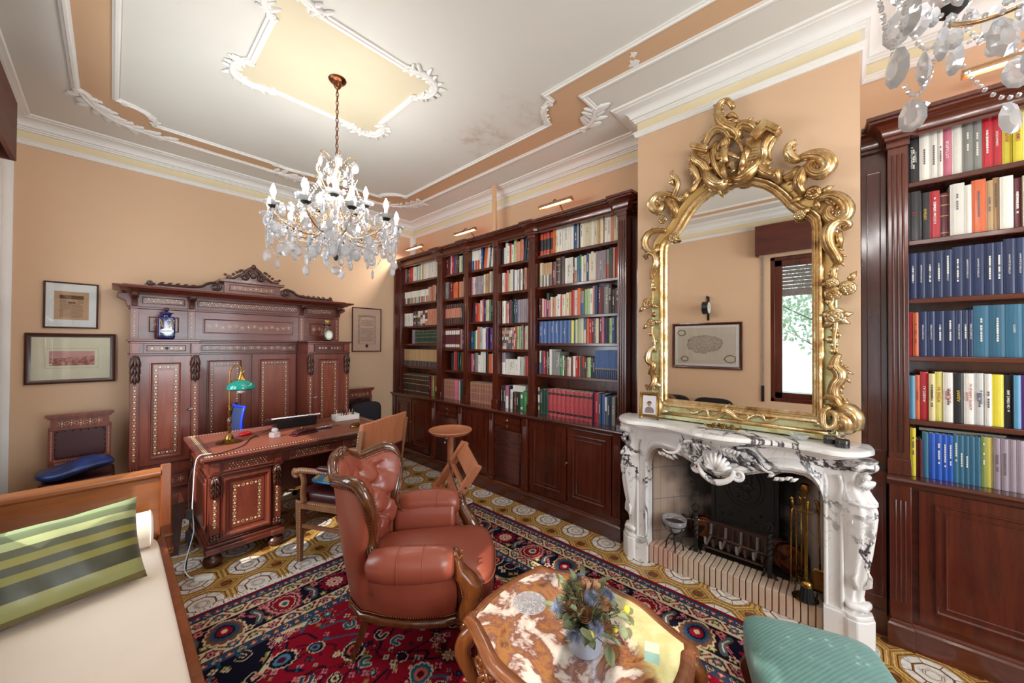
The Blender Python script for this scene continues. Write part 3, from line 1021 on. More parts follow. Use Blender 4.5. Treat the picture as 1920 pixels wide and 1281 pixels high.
def book_mesh(mb, y, w, z, h, d, x, c, style, lean=0, rg=rnd):
    """spine faces -x at x; the book spans y-w..y; page block inset"""
    c = hx(c)
    v = rg.uniform(.88, 1.1)
    c = tuple(min(1, q * v) for q in c)
    old = mb.T
    if lean:
        mb.T = Matrix.Translation((x, y, z)) @ Matrix.Rotation(lean, 4, 'X') @ Matrix.Translation((-x, -y, -z))
    y1, y0 = y - .0004, y - w + .0004
    cv = min(.0022, w * .12)
    mb.col = c
    mb.box(x + .002, x + d, y1 - cv, y1, z, z + h)
    mb.box(x + .002, x + d, y0, y0 + cv, z, z + h)
    # rounded spine
    k = 4
    bow = min(.004, w * .16)
    ys = [y0 + (y1 - y0) * i / k for i in range(k + 1)]
    xs = [x + .003 - bow * sin(PI * i / k) for i in range(k + 1)]
    def strip(z0, z1, c_, off=0):
        mb.col = c_
        vs = []
        for i in range(k + 1): vs += [(xs[i] - off, ys[i], z0), (xs[i] - off, ys[i], z1)]
        mb.add(vs, [(2 * i, 2 * i + 2, 2 * i + 3, 2 * i + 1) for i in range(k)])
    cuts = {'': [(0, 1, c)],
            'B': [(0, .11, c), (.11, .19, (.01, .01, .012)), (.19, .80, c), (.80, .88, (.01, .01, .012)), (.88, 1, c)],
            'G': [(0, .10, c), (.10, .12, hx('c8a860')), (.12, .48, c), (.48, .50, hx('c8a860')), (.50, .72, c), (.72, .74, hx('c8a860')), (.74, .93, c), (.93, .95, hx('c8a860')), (.95, 1, c)],
            'K': [(0, .05, hx('c0a870')), (.05, .2, hx('c8452c')), (.2, .63, hx('1c1e26')), (.63, .86, hx('c8452c')), (.86, 1, hx('1c1e26'))],
            'H': [(0, .5, hx(rg.choice(['d9d2c0', 'c05030', '2c5a90', 'b0b8a0', '3c3c44']))), (.5, 1, c)],
            'L': [(0, .08, c), (.08, .22, hx('e6e0d2')), (.22, .7, c), (.7, .9, hx('e6e0d2')), (.9, 1, c)],
            'D': [(0, .32, hx('20283c')), (.32, .36, hx('b09050')), (.36, 1, c)],
            'R': [(0, .3, hx('20181c')), (.3, .78, c), (.78, 1, hx('20181c'))],
            'Q': [(0, .55, hx('e6e2da')), (.55, 1, c)],
            'M': [(i / 7, (i + 1) / 7, hx(rg.choice(['2a4a5a', 'c0a070', 'e4dcc8', '7a2a2a', '4a5a40', 'd8d0c0', '2c2c34', 'c88070']))) for i in range(7)],
            'T': [(0, 1, c)]}[style]
    for a, b, cc in cuts: strip(z + h * a, z + h * b, cc)
    if style == 'T' or (style == '' and w > .014 and rg.random() < .55):
        lum = sum(c) / 3
        tc = (.75, .72, .66) if lum < .25 else (.12, .1, .12)
        mb.col = tc
        hw = min(w * .13, .003)
        a, b = rg.choice([(.3, .8), (.45, .9), (.35, .7)])
        ym = (y0 + y1) / 2
        segs = int((b - a) * h / .012)
        for i in range(segs):
            za = z + h * a + i * .012
            if rg.random() < .8:
                mb.box(x - bow + .0015, x - bow + .0032, ym - hw, ym + hw, za, za + .0095)
    if style == 'G' or style == 'D': pass
    mb.col = None
    mb.T = old
    return y1 - cv, y0 + cv
def pages(mb, y1, y0, z, h, d, x, lean=0, Y=0, Z=0):
    old = mb.T
    if lean: mb.T = Matrix.Translation((x, Y, Z)) @ Matrix.Rotation(lean, 4, 'X') @ Matrix.Translation((-x, -Y, -Z))
    mb.box(x + .004, x + d - .004, y0, y1, z + .003, z + h - .003)
    mb.T = old
ORD = ['first', 'second', 'third', 'fourth', 'fifth', 'sixth', 'seventh', 'eighth', 'ninth', 'tenth', 'eleventh', 'twelfth', 'thirteenth', 'fourteenth', 'fifteenth', 'sixteenth', 'seventeenth', 'eighteenth', 'nineteenth', 'twentieth']
STY = {'B': 'black-banded', 'G': 'gilt-lined', 'K': 'black-and-red', 'H': 'two-tone', 'L': 'white-labelled', 'D': 'dark-footed', 'R': 'dark-ended', 'Q': 'half-white', 'M': 'patchwork', '': '', 'T': 'lettered'}
import re
NB = [0]
stuff_books = MB()
PAPER_STUFF = MB()
def row(spec, yl, yr, z, place, single=True, x=2.972, hmax=.27, gap=0.0, titles=None, dd=.17):
    """spec tokens: colour[style]<width mm>x<count>@<height cm>; books stand from the left (yl) to the right (yr)"""
    B_ = []
    for tok in spec.split():
        g = re.match(r'([A-Za-z_])(?::([A-Z]))?(\d+)?(?:x(\d+))?(?:@(\d+(?:\.\d+)?))?(/)?$', tok)
        c, st, w, nx, h, ln = g.groups()
        for q in range(int(nx or 1)):
            B_.append((c, st or '', float(w or 24) * (1 if nx else 1), float(h or 23) / 100, ln))
    tot = sum(b[2] for b in B_)
    k = (yl - yr - gap) / tot
    cnt = {}
    for b in B_: cnt[(b[0], b[1])] = cnt.get((b[0], b[1]), 0) + 1
    seen = {}
    y = yl
    for i, (c, st, w, h, ln) in enumerate(B_):
        w = w * k
        if c != '_':
            key = (c, st)
            seen[key] = seen.get(key, 0) + 1
            run = nx
            jit = rnd.uniform(-.004, .004) if cnt[key] < 5 else 0
            h_ = min(h + jit, hmax if z < 2.4 else .262)
            lean = R(6) if ln else 0
            ww = w * (.86 if ln else 1)
            xx = x + (rnd.uniform(-.006, .012) if cnt[key] < 5 else rnd.uniform(-.001, .002))
            if single and NB[0] < 300:
                NB[0] += 1
                mb = MB()
                mb.T = Matrix.Translation((-xx, -y, -z))
                old = mb.T
                pg = MB()
                if lean:
                    mb2 = MB()
                    a, b = book_mesh(mb2, 0, ww, 0, h_, dd, 0, PAL[c][1], st, lean)
                else:
                    mb2 = MB()
                    a, b = book_mesh(mb2, 0, ww, 0, h_, dd, 0, PAL[c][1], st)
                o = mb2.build('book', 'book_cover', loc=(xx, y, z + .001))
                pages(pg, a, b, 0, h_, dd, 0, lean)
                pg.build('pages', 'paper', o)
                nm = STY[st] + ' ' + PAL[c][0] + ' book '
                lb = 'the only ' + nm + place if cnt[key] == 1 else ORD[seen[key] - 1] + ' ' + nm + 'from left, of ' + str(cnt[key]) + ', ' + place
                tag(o, ' '.join(lb.split()), 'book', 'books ' + place)
                if titles and i in titles:
                    s, size, colr = titles[i]
                    for j, line in enumerate(s.split('|')):
                        nl = len(s.split('|'))
                        fs = min(size, ww * .8 / nl)
                        T = Matrix.Translation((-.0026, -ww / 2 + ((nl - 1) / 2 - j) * fs * 1.05, h_ * .54)) @ SPT
                        L = len(line) * fs * .55
                        tx = text(line, fs, T, colr, o, 'spine_title', .0004, bold=0, sx=min(1.2, h_ * .78 / max(L, .01)))
            else:
                a, b = book_mesh(stuff_books, y, ww, z + .001, h_, dd, xx, PAL[c][1], st, lean)
                stuff_books.m = 1
                pages(stuff_books, a, b, z + .001, h_, dd, xx, lean, y, z + .001)
                stuff_books.m = 0
        y -= w
# text frame: local x of the text runs down the spine (-z), local y points to +y (left as seen), normal -x
SPT = Matrix(((0, 0, -1, 0), (0, 1, 0, 0), (-1, 0, 0, 0), (0, 0, 0, 1)))
for nm, h in (('ink_white', 'e8e6e0'), ('ink_red', 'b0202a'), ('ink_black', '18161a'), ('ink_yellow', 'd8b838'), ('ink_gold', 'b89a50'), ('ink_navy', '1a2468')): plain(nm, h, .5)
RP = 'of right-hand bookcase'
yl, yr = -.224, -.80
row('k34@26 w30@26 w25@26 w14@25 p24@27 w30@25 e26@25 e26@26 r25@27 r25@27 y25@28 y25@28 w32@27 b30@29 w24@26 r26@26 i24@27 k22@24', yl, yr, RS[0], 'on top shelf ' + RP, x=2.975, titles={0: ('IL TRATTAMENTO|CONSELL', .012, 'ink_white'), 4: ('RITRATTO', .016, 'ink_white'), 8: ('DIZIONARIO', .011, 'ink_white'), 9: ('DIZIONARIO', .011, 'ink_white'), 10: ('LENIN', .016, 'ink_red'), 11: ('TROTSKI', .016, 'ink_red')})
row('k34@27 k24@25.5 r26@26 m:G24@24 w36@28 w16@25 o34@29 a16@26 a14@26.5 w30@26 m20@25 i:L26@25 i24@26 w22@27 r20@25 b24@26 k28@25', yl, yr, RS[1], 'on second shelf ' + RP, x=2.975, titles={0: ('21', .02, 'ink_red'), 1: ('GHEPEU', .014, 'ink_yellow'), 2: ('BENITO NOSKA', .014, 'ink_white'), 10: ('GLI UOMINI', .012, 'ink_white')})
T3 = {i: ('MANUALE DI DIRITTO', .008, 'ink_white') for i in range(0, 20)}
row('N26x5@25 N30@26 N24@26 N34@26 N26@26 N22@26 N30@27 N24@27 N26x3@27 N28@27 N24@27 N30@27', yl, yr, RS[2], 'on third shelf ' + RP, x=2.975, titles=T3)
T4 = {i: ('DIRITTO PRIVATO', .008, 'ink_white') for i in range(2, 9)}
for i in range(9, 16): T4[i] = ('STORIA', .010, 'ink_white')
row('r12@24 o18@24 N26@24 N24@24 N28@24 N30@24 N20@24 N16@24 N13@24 t42x7@26', yl, yr, RS[3], 'on fourth shelf ' + RP, x=2.975, titles=T4)
row('q19@24 o16@24 r26@26 c20@25 Y24@26 w30@26 k30@26 w30@26 l28@26 w20@26 y32@26 k24@26 q18@26 v28@26 i14@26 o28@26 w20@26 b24@26 r24@26 w22@26 g20@26', yl, yr, RS[4], 'on fifth shelf ' + RP, x=2.975,
    titles={1: ('TREY BATE', .008, 'ink_black'), 2: ('LA DERIVA', .015, 'ink_white'), 3: ('BUCHI NERI', .009, 'ink_black'), 4: ('LA CASTA', .015, 'ink_red'), 5: ('PANSA|TIPI SINISTRI', .012, 'ink_red'), 6: ('PANSA', .016, 'ink_yellow'), 7: ('PANSA|LA GUERRA SPORCA', .012, 'ink_red'), 8: ('PANSA|la Repubblica', .011, 'ink_navy'), 11: ('VALENTINO', .014, 'ink_white'), 13: ('ALESSANDRA', .009, 'ink_white')})
row('y20@26 m12@20 m10@20 t22@24 B22x2@24 B18x2@24 t17x5@24.5 z16@25 Y20@25 h22x5@25 k16@25 G20@25 y18@25 B30@24 p24@25 l22@24 B20@25 r22@26', yl, yr, .905, 'on bottom shelf ' + RP, x=2.945)
def P5(n): return 'on %s shelf of bay beside chimney' % n
yl, yr = 2.37, 1.485
row('k:K32@28 k:K32@28 k:K38@28 k:K38@28 o18@24 Y14@24 w26x6@24 b34@25 l10@26 k18@25 w26@24 i22x3@24 w20@24 i34@25 a16@27 i26@25 a12@26 w22@25 w24@26 s26@27 i16@25 i26@26', yl, yr, SH[4][0], P5('top'))
row('i:H32@25 a:H17x6@24 m:T44@24 U:G44@27 U44@27 w26@25 w17x3@25 k16@24 w:H20@24 t22@25 g:H20@26 w18@24 i26@25 b24@26 i18@25 i22@27 w20@25 h17x5@26 e:H26@26 d34@27 s16@27 r:H20@27 w14@25', yl, yr, SH[4][1], P5('second'))
row('k16@20 r8@20 i14@19 p24@18 d20@24 p12@17 i18@20 s24@19 w18@20 w28@22 r12@20 i30@21 i24@22 a18@23 r20@24 w26@24 o24@25 e:H26@22 G20x2@24 w22@24 s12@26 b18@26 m26@25 m20@25 e34@24 U18@26 k24@21 m26@22', yl, yr, SH[4][2], P5('third'))
row('S36x8@22 Y24@22 g:H16@21 i16@22 G22@24 i26@24 t:H20@25 o20@23 r22@23 m22@23 e16@23 i18@22 m26@24 p16@23 b16@23 k18@23 G20@22 b20@25 k14@24 i20@23', yl, yr, SH[4][3], P5('fourth'))
row('i:H20@24 n20@23 r14x2@23 k16@23 e10@23 k16@23 w22@25 e16x5@23 g24@19 w14@19 d12@19 u18@18 i20x2@18 m20@19 w:Q22@19 r22@18 o18@19 d18@18 r:H18@19 d14@18 a14@18 G26@18 d20@19 k14@18 S:D15x13@25', yl, yr, SH[4][4], P5('fifth'))
row('k:M22@27 d30x3@25 R:B40x10@26 n18@27 r34@27 t16@26 S30@26 w:H18@24 b20@25 k14@25 e28@25 _20', yl, yr, .905, P5('bottom'), x=2.945, titles={15: ("CITTA' D'ITALIA", .012, 'ink_white'), **{i: ('Verdi', .009, 'ink_gold') for i in range(4, 14)}})
def P4(n): return 'on %s shelf of fourth bay from corner' % n
yl, yr = 2.90, 2.48
row('n8@18 w14@19 w20@24 w16@20 r:H20@22 w18@20 G20@24 s30@22 s26@23 n22@27/ d20@24/ k16@26', yl, yr, SH[3][0], P4('top'))
row('w26@22 o16@21 p22@24 G14@20 i28@24 S16@23 w22x2@23 n14@22 w18@23 k14@22 s22@24 u20@23 m20@23', yl, yr, SH[3][1], P4('second'))
row('w28@25 s24@22 w10@22 m24@26 k10@24 d24@26 b16@25 h18x6@25', yl, yr, SH[3][2], P4('third'))
row('h:M14x9@24 r14@25 G20x2@25 e22@26 R14@23 i24x2@25', yl, yr, SH[3][3], P4('fourth'))
row('h:Q36@24 w12x10@17 w22@20 l14x3@20 z14@21 r24@21 m22@21', yl, yr, SH[3][4], P4('fifth'))
row('m14@25 k18x2@25 p:Q30@25 n12@25 w22@21 k22@18 u20@18 k20@18 d20@19 g:L22@19 g20x2@21 w18@24', yl, yr, .905, P4('bottom'), x=2.955)
def P3(n): return 'on %s shelf of third bay from corner' % n
yl, yr = 3.42, 3.00
row('w:H24x3@24 w14@24 b18@25 o34@25/ w24@24/ b12@24/ w22@25/ w14@24/ w12@24', yl, yr, SH[2][0], P3('top'))
row('p12@22 w16x2@22 h20x5@22 i18@23 a20x2@23 i26@25 h14@24 w20@25 r20@25', yl, yr, SH[2][1], P3('second'))
row('k34@24/ r22@23 o22@22 w14x2@25 r12@26 b16@25 i16x2@25 g14@25 k20@24 S26@26', yl, yr, SH[2][2], P3('third'))
row('b24@22 g20@22 w14@23 s28@27 l16x2@26 w24@25 w14@26 v22@25 n18@25 v22@25 n16@25 i14@27', yl, yr, SH[2][3], P3('fourth'))
row('p22@22 m12@22 e24@23 w26@20 w20@25 w26@25 k22@25 o30@22 _6 w30@23', yl, yr, SH[2][4], P3('fifth'))
row('x:G26x9@25', yl, yr, .905, P3('bottom'), x=2.955)
def P2(n): return 'on %s shelf of the second bay' % n
yl, yr = 3.94, 3.51
row('m26x2@23 w10@24 r22@24 S26@24 u16@24 k12@23 i16@21 G18@21 N40@22', yl, yr, SH[1][0], P2('top'), single=False)
row('e30@22 m20x2@21 o26x2@20 k14@20 s18@20 s16@20 w34@25', yl, yr, SH[1][1], P2('top'), single=False)
row('s:R18x8@25 k12x3@24 u14@24', yl, yr, SH[1][2], P2('top'), single=False)
row('m:L18x7@26 a16@25 v18@22 e24@23', yl, yr, SH[1][3], P2('top'), single=False)
row('_60 k12@22 e14@24 r22@24 d16@24 d20@24 u44@24', yl, yr, SH[1][4], P2('top'), single=False)
row('x:G20x6@25 p:G18x3@25 l10@24 d18x3@24', yl, yr, .905, P2('top'), single=False, x=2.955)
yl, yr = 4.94, 4.06
row('p14@21 d22@20 u16@20 e14@19 r34@21 w20x2@21 q14@21 w12@21 G26@22 w14@23 s12@22 w26x2@24 w36x3@25 m20@25', yl, yr, SH[0][0], P2('top'), single=False)
row('w:H17x20@18 l16@20 s24@20 s36@22 w16@21 k20@22 s22@21 u14@22', yl, yr, SH[0][1], P2('top'), single=False)
row('w22x5@19 n8@19 h:M30x6@21 s18x8@22', yl, yr, SH[0][2], P2('top'), single=False)
row('_90 h34@20 d:G18x14@19 r10@21', yl, yr, SH[0][3], P2('top'), single=False)
row('a:D17x26@24', yl, yr, SH[0][4], P2('top'), single=False)
row('U:G34x12@30 k20@28 r28@29 z26@27 _10 r:H26@28 u16@28', yl, yr, .905, P2('top'), single=False, x=2.955)
stuff_books.build('rows_of_books', ['book_cover', 'paper'])
tag(bpy.data.objects['rows_of_books'], 'rows of small books filling the two bookcase bays nearest the room corner', 'books', None, 'stuff')
# a few books lying flat over others
for (x0, x1, y0, y1, z0_, z1_, c, lb) in ((2.99, 3.14, -.55, -.26, 1.150, 1.165, 'e', 'grey book lying flat on top of the blue row of the bottom shelf'), (2.985, 3.13, 2.56, 2.74, 1.098, 1.165, 'w', 'pale boxed book lying across dark books in the fourth bay')):
    m = MB(); m.col = hx(PAL[c][1])
    m.box(x0, x1, y0, y1, z0_, z1_)
    tag(m.build('book', 'book_cover', bev=.001), lb, 'book')
# ------------------------------------------------------------------ furniture helpers
def squad(mb, cx, cy, cz, a, b, c, e1=.35, e2=.35, n=28, m=14, fn=None):
    def sp(v, e): return math.copysign(abs(v) ** e, v)
    rings = []
    for i in range(m + 1):
        t = -PI / 2 + PI * i / m
        r = []
        for k in range(n):
            p = 2 * PI * k / n
            q = (a * sp(max(cos(t), 1e-3), e1) * sp(cos(p), e2), b * sp(max(cos(t), 1e-3), e1) * sp(sin(p), e2), c * sp(sin(t), e1))
            if fn: q = fn(*q)
            r.append((cx + q[0], cy + q[1], cz + q[2]))
        rings.append(r)
    return mb.loft(rings)
def dot(mb, x, z, y, r, n=8):
    mb.prism([(x + r * cos(2 * PI * k / n), z + r * sin(2 * PI * k / n)) for k in range(n)], y - .0012, y, 'y')
def rdots(mb, x, z, y, R_, r=.0028, n=6):
    for k in range(n): dot(mb, x + R_ * cos(2 * PI * k / n + .5), z + R_ * sin(2 * PI * k / n + .5), y, r, 5)
def inlay_line(mb, x0, z0, x1, z1, y, step=.026, r=.0075):
    L = math.hypot(x1 - x0, z1 - z0)
    n = max(1, int(L / step))
    for i in range(n + 1):
        t = i / n
        a, b = x0 + (x1 - x0) * t, z0 + (z1 - z0) * t
        if i % 2: rdots(mb, a, b, y, r * 1.15, r * .36)
        else: dot(mb, a, b, y, r)
def inlay_net(mb, x0, x1, z0, z1, y, s=.021):
    nx, nz = int((x1 - x0) / s), int((z1 - z0) / (s * .87))
    for j in range(nz + 1):
        for i in range(nx + 1):
            xx = x0 + (i + (j % 2) * .5) * s
            if xx < x1: dot(mb, xx, z0 + j * s * .87, y, s * (.15 if (i + j) % 3 else .26), 6)
def inlay_stars(mb, x0, x1, zc, y, step=.06, h=.02):
    n = int((x1 - x0) / step)
    for i in range(n + 1):
        xx = x0 + (x1 - x0) * i / max(n, 1)
        o = h * .45 * sin(i * 2.1)
        dot(mb, xx, zc + o, y, .0058)
        rdots(mb, xx, zc + o, y, .015, .003, 6)
        rdots(mb, xx, zc + o, y, .024, .0022, 6)
def yring(mb, y, x0, x1, z0, z1, w, d):
    prof = [(0, 0), (0, d), (w * .35, d), (w * .65, d * .4), (w, d * .3), (w, 0)]
    mb.sweep([(x0, z0), (x1, z0), (x1, z1), (x0, z1)], prof, True, plane=lambda a, b, h: (a, y - h, b))
def acanthus(mb, x, y, z0, z1, w, d=.03, n=3, up=False):
    """stacked carved leaf on a face looking to -y, hanging from z1 down to z0"""
    H = z1 - z0
    for k in range(n):
        for s in (-1, 0, 1):
            def fn(u, v, k=k, s=s):
                t = u
                zz = z1 - H * (k * .26 + t * (.42 if s else .48))
                if up: zz = z0 + z1 - zz
                ww = w * (.30 if s else .26) * sin(PI * min(1, .1 + t * .9)) ** .6 * (1 + .18 * cos(t * 26))
                xx = x + s * w * (.16 + .34 * t) * (1 - k * .12) + (v - .5) * 2 * ww
                hh = d * (1 - (2 * v - 1) ** 2) * (.35 + .65 * sin(PI * t) + (.5 * t ** 4)) * (1 - .2 * k)
                return (xx, y - max(hh, 0) - .001, zz)
            mb.grid(fn, 12, 5)
    mb.tube([(a, y - .012, b) for a, b in spiral(x, (z0 if up else z1) + (.01 if up else -.012), w * .36, w * .08, 0, 1.6, 20)], [.008, .004], 6)
# ------------------------------------------------------------------ carved cabinet against the back wall
wr = thing('wardrobe', 'wide carved walnut cabinet with inlaid panels and crested cornice against the back wall', 'wardrobe', (0, 0, 0))
YW, YC, YH, YBK = 4.50, 4.83, 4.80, 5.005
m = MB()
m.box(.116, .552, YW + .02, YBK, .12, 1.60); m.box(1.50, 1.945, YW + .02, YBK, .12, 1.60)
m.box(.55, 1.50, YC + .02, YBK, .12, 1.60)
m.box(.116, 1.942, YH + .02, YBK, 1.60, 2.07)
m.build('carcass', 'walnut', wr)
m = MB()   # plinths
for a, b, y in ((.10, .565, YW - .02), (1.488, 1.96, YW - .02), (.565, 1.488, YC - .03)): m.box(a, b, y, YBK, 0, .13); m.box(a + .004, b - .004, y + .008, YBK, .13, .16)
m.build('plinth', 'walnut_x', wr, bev=.006)
m = MB()   # ledge over the wings and the centre
for a, b, y in ((.092, .572, YW - .035), (1.478, 1.972, YW - .035), (.572, 1.478, YC - .035)):
    m.box(a, b, y, YBK, 1.618, 1.636); m.box(a + .012, b - .012, y + .014, YBK, 1.600, 1.618); m.box(a + .010, b - .010, y + .016, YBK, 1.492, 1.510)
m.build('ledge', 'walnut_x', wr, bev=.004)
def cab_door(x0, x1, y, z0, z1, key=None):
    d = MB()
    d.box(x0, x1, y, y + .022, z0, z1)
    mx, mz = .062, .05
    yring(d, y, x0 + mx, x1 - mx, z0 + mz, z1 - mz, .020, .016)
    d.m = 2
    d.box(x0 + mx + .055, x1 - mx - .055, y - .004, y, z0 + mz + .075, z1 - mz - .075)
    d.m = 1
    a0, a1, b0, b1 = x0 + mx + .040, x1 - mx - .040, z0 + mz + .045, z1 - mz - .045
    inlay_line(d, a0, b0, a0, b1, y); inlay_line(d, a1, b0, a1, b1, y); inlay_line(d, a0 + .026, b1, a1 - .026, b1, y); inlay_line(d, a0 + .026, b0, a1 - .026, b0, y)
    o = d.build('door', ['walnut', 'inlay', 'burl'], wr, smooth=.5)
    if key:
        k = MB(); k.at(key, y, (z0 + z1) / 2 - .02, R(90))
        k.lathe([(.012, 0), (.012, .004), (.004, .006), (.004, .02)], n=12)
        k.tube([(0, 0, .02), (.02, 0, .022), (.028, .008, .022), (.02, .014, .022), (0, .0, .02)], .003, 6)
        k.build('key', 'steel', o, smooth=True)
cab_door(.165, .500, YW, .54, 1.485, .485)
cab_door(1.548, 1.898, YW, .54, 1.485, 1.563)
cab_door(.60, 1.015, YC, .50, 1.485)
cab_door(1.045, 1.475, YC, .50, 1.485)
def drawer(x0, x1, y, z0, z1, kind):
    d = MB(); d.box(x0, x1, y, y + .02, z0, z1)
    yring(d, y, x0 + .012, x1 - .012, z0 + .012, z1 - .012, .010, .008)
    d.m = 1
    if kind == 'stars': inlay_stars(d, x0 + .06, x1 - .06, (z0 + z1) / 2, y)
    elif kind == 'net': inlay_net(d, x0 + .05, x1 - .05, (z0 + z1) / 2 - .018, (z0 + z1) / 2 + .02, y)
    elif kind == 'line': inlay_line(d, x0 + .05, (z0 + z1) / 2, x1 - .05, (z0 + z1) / 2, y, .030, .0075)
    return d.build('drawer', ['walnut_x', 'inlay'], wr, smooth=.5)
for a, b, y in ((.190, .480, YW), (1.572, 1.872, YW)):
    o = drawer(a, b, y, 1.515, 1.598, 'line')
    kk = MB().at((a + b) / 2, y, 1.557, R(90)); kk.lathe([(.012, 0), (.012, .005), (.004, .006), (.004, .016), (.009, .018), (.007, .026)], n=12)
    kk.build('knob', 'walnut_dark', o, smooth=True)
    drawer(a - .02, b + .02, y, .30, .45, 'stars')
drawer(.60, 1.475, YC, 1.515, 1.598, 'stars')
# pilasters with carved leaves and inlay
for c, y in ((.137, YW), (.530, YW), (1.522, YW), (1.925, YW)):
    p = MB(); p.box(c - .027, c + .027, y - .012, y + .03, .16, 1.495); p.box(c - .030, c + .030, y - .02, y + .03, 1.512, 1.600)
    p.box(c - .022, c + .022, y - .028, y - .018, 1.53, 1.585)
    p.m = 1; inlay_line(p, c, .60, c, 1.22, y - .012, .024, .0072)
    o = p.build('pilaster', ['walnut', 'inlay'], wr, bev=.002)
    for q in ((1.245, 1.485, .055), (.46, .56, .05, .02, 2, True)): l = MB(); acanthus(l, c, y - .012, *q); l.build('carved_leaf', 'walnut_dark', o, smooth=True, solid=.002)
for x0, x1 in ((1.494, 1.50),):
    p = MB()
    p.box(x0 - .004, x0 + .004, YW, YC, .16, 1.60)
    p.box(x0 - .008, x0, YW + .06, YC - .06, .55, 1.44)
    p.build('side_panel', 'walnut', wr)
# hutch panels
def hutch_panel(x0, x1, z0, z1, kind, ins=.05):
    d = MB(); d.box(x0, x1, YH, YH + .022, z0, z1)
    if ins: yring(d, YH, x0 + ins, x1 - ins, z0 + ins, z1 - ins, .016, .014)
    d.m = 2; d.box(x0 + ins + .018, x1 - ins - .018, YH - .003, YH, z0 + ins + .018, z1 - ins - .018)
    d.m = 1
    zc = (z0 + z1) / 2
    if kind == 'stars': inlay_stars(d, x0 + ins + .05, x1 - ins - .05, zc, YH - .003, .052)
    if kind == 'net': inlay_net(d, x0 + .045, x1 - .045, zc - .022, zc + .024, YH - .003)
    d.build('panel', ['walnut_x', 'inlay', 'walnut_x'], wr, smooth=.5)
for a, b in ((.165, .505), (.562, 1.495), (1.55, 1.90)):
    hutch_panel(a, b, 1.640, 1.915, 'stars', .06)
    hutch_panel(a, b, 1.945, 2.050, 'net', .016)
for c in (.138, .533, 1.522, 1.926):
    p = MB(); p.box(c - .026, c + .026, YH - .010, YH + .03, 1.636, 2.06)
    p.m = 1; inlay_line(p, c, 1.67, c, 1.89, YH - .010, .022, .0055)
    o = p.build('pilaster', ['walnut', 'inlay'], wr, bev=.002)
    b = MB(); 
    b.prism([(YH - .01, 2.06), (YH - .11, 2.06), (YH - .115, 2.035), (YH - .09, 2.015), (YH - .055, 2.015), (YH - .035, 1.99), (YH - .03, 1.945), (YH - .01, 1.94)], c - .020, c + .020, 'x')
    b.at(0, 0, 0); b.T = Matrix.Identity(4)
    b.tube([(c - .026, YH - .085, 2.035), (c + .026, YH - .085, 2.035)], .022, 10)
    b.build('bracket', 'walnut_dark', o, bev=.003)
m = MB(); m.box(.104, 1.956, YH - .02, YBK, 1.917, 1.934)
m.build('string_course', 'walnut_x', wr, bev=.004)
m = MB()
prof = [(0, 2.052), (.03, 2.052), (.035, 2.062), (.05, 2.066), (.075, 2.080), (.095, 2.088), (.115, 2.092), (.120, 2.110), (0, 2.112)]
m.sweep([(.116, YBK), (.116, YH - .075), (1.942, YH - .075), (1.942, YBK)], [(o, h) for o, h in prof], False, side=-1)
m.box(.116, 1.942, YH - .08, YBK, 2.06, 2.112)
m.box(.06, 2.0, YH - .09, YBK, 2.112, 2.128)
m.build('cornice', 'walnut_x', wr, smooth=.5)
cr = MB()
cy0 = 4.72
cr.box(.775, 1.275, cy0, YBK, 2.128, 2.235)
yring(cr, cy0, .815, 1.235, 2.145, 2.215, .010, .008)
cr.box(.735, 1.310, cy0 - .035, YBK, 2.235, 2.262)
cr.m = 1; inlay_stars(cr, .86, 1.19, 2.180, cy0, .045, .01)
cr.build('pediment_block', ['walnut_x', 'inlay'], wr, bev=.004)
c2 = MB()
def YT(pts, y=4.70): return [(a, y, b) for a, b in pts]
# central carved crest
c2.prism([(1.025 + a, b) for a, b in ((-.25, 2.262), (-.22, 2.285), (-.17, 2.29), (-.14, 2.325), (-.10, 2.345), (-.075, 2.385), (-.03, 2.42), (0, 2.432), (.03, 2.42), (.075, 2.385), (.10, 2.345), (.14, 2.325), (.17, 2.29), (.22, 2.285), (.25, 2.262))], 4.735, 4.76, 'y')
for s in (-1, 1):
    c2.tube(YT([(1.025 + s * a, b) for a, b in spiral(.075, 2.305, .04, .008, 0, 1.6)], 4.722), [.014, .007], 7)
    c2.tube(YT([(1.025 + s * a, b) for a, b in spiral(.205, 2.285, .028, .006, 180, 1.4)], 4.722), [.011, .006], 7)
    c2.tube(YT([(1.025 + s * a, b) for a, b in smooth_path([(.02, 2.40), (.06, 2.37), (.09, 2.33), (.13, 2.31), (.18, 2.28), (.24, 2.275)])], 4.722), [.016, .012, .006], 8)
    for k, (a, b, t) in enumerate(((.14, 2.335, 60), (.10, 2.36, 80), (.165, 2.315, 35), (.125, 2.35, 110), (.235, 2.30, 50))):
        c2.tube(YT([(1.025 + s * a, b), (1.025 + s * (a + .02 * cos(R(t))), b + .02 * sin(R(t))), (1.025 + s * (a + .028 * cos(R(t) + .5)), b + .022 * sin(R(t) + .5))], 4.722), [.014, .013, .004], 6)
for k in range(7):
    t = R(-60 + k * 20 + 90)
    c2.tube(YT([(1.025, 2.32), (1.025 + .035 * cos(t), 2.325 + .045 * sin(t)), (1.025 + .05 * cos(t), 2.33 + .085 * sin(t))], 4.715), [.008, .014, .004], 7)
c2.sph(1.025, 4.712, 2.33, .028, .014, .034)
c2.sph(1.025, 4.715, 2.425, .022, .012, .022)
c2.build('carved_crest', 'walnut_dark', wr, smooth=.8)
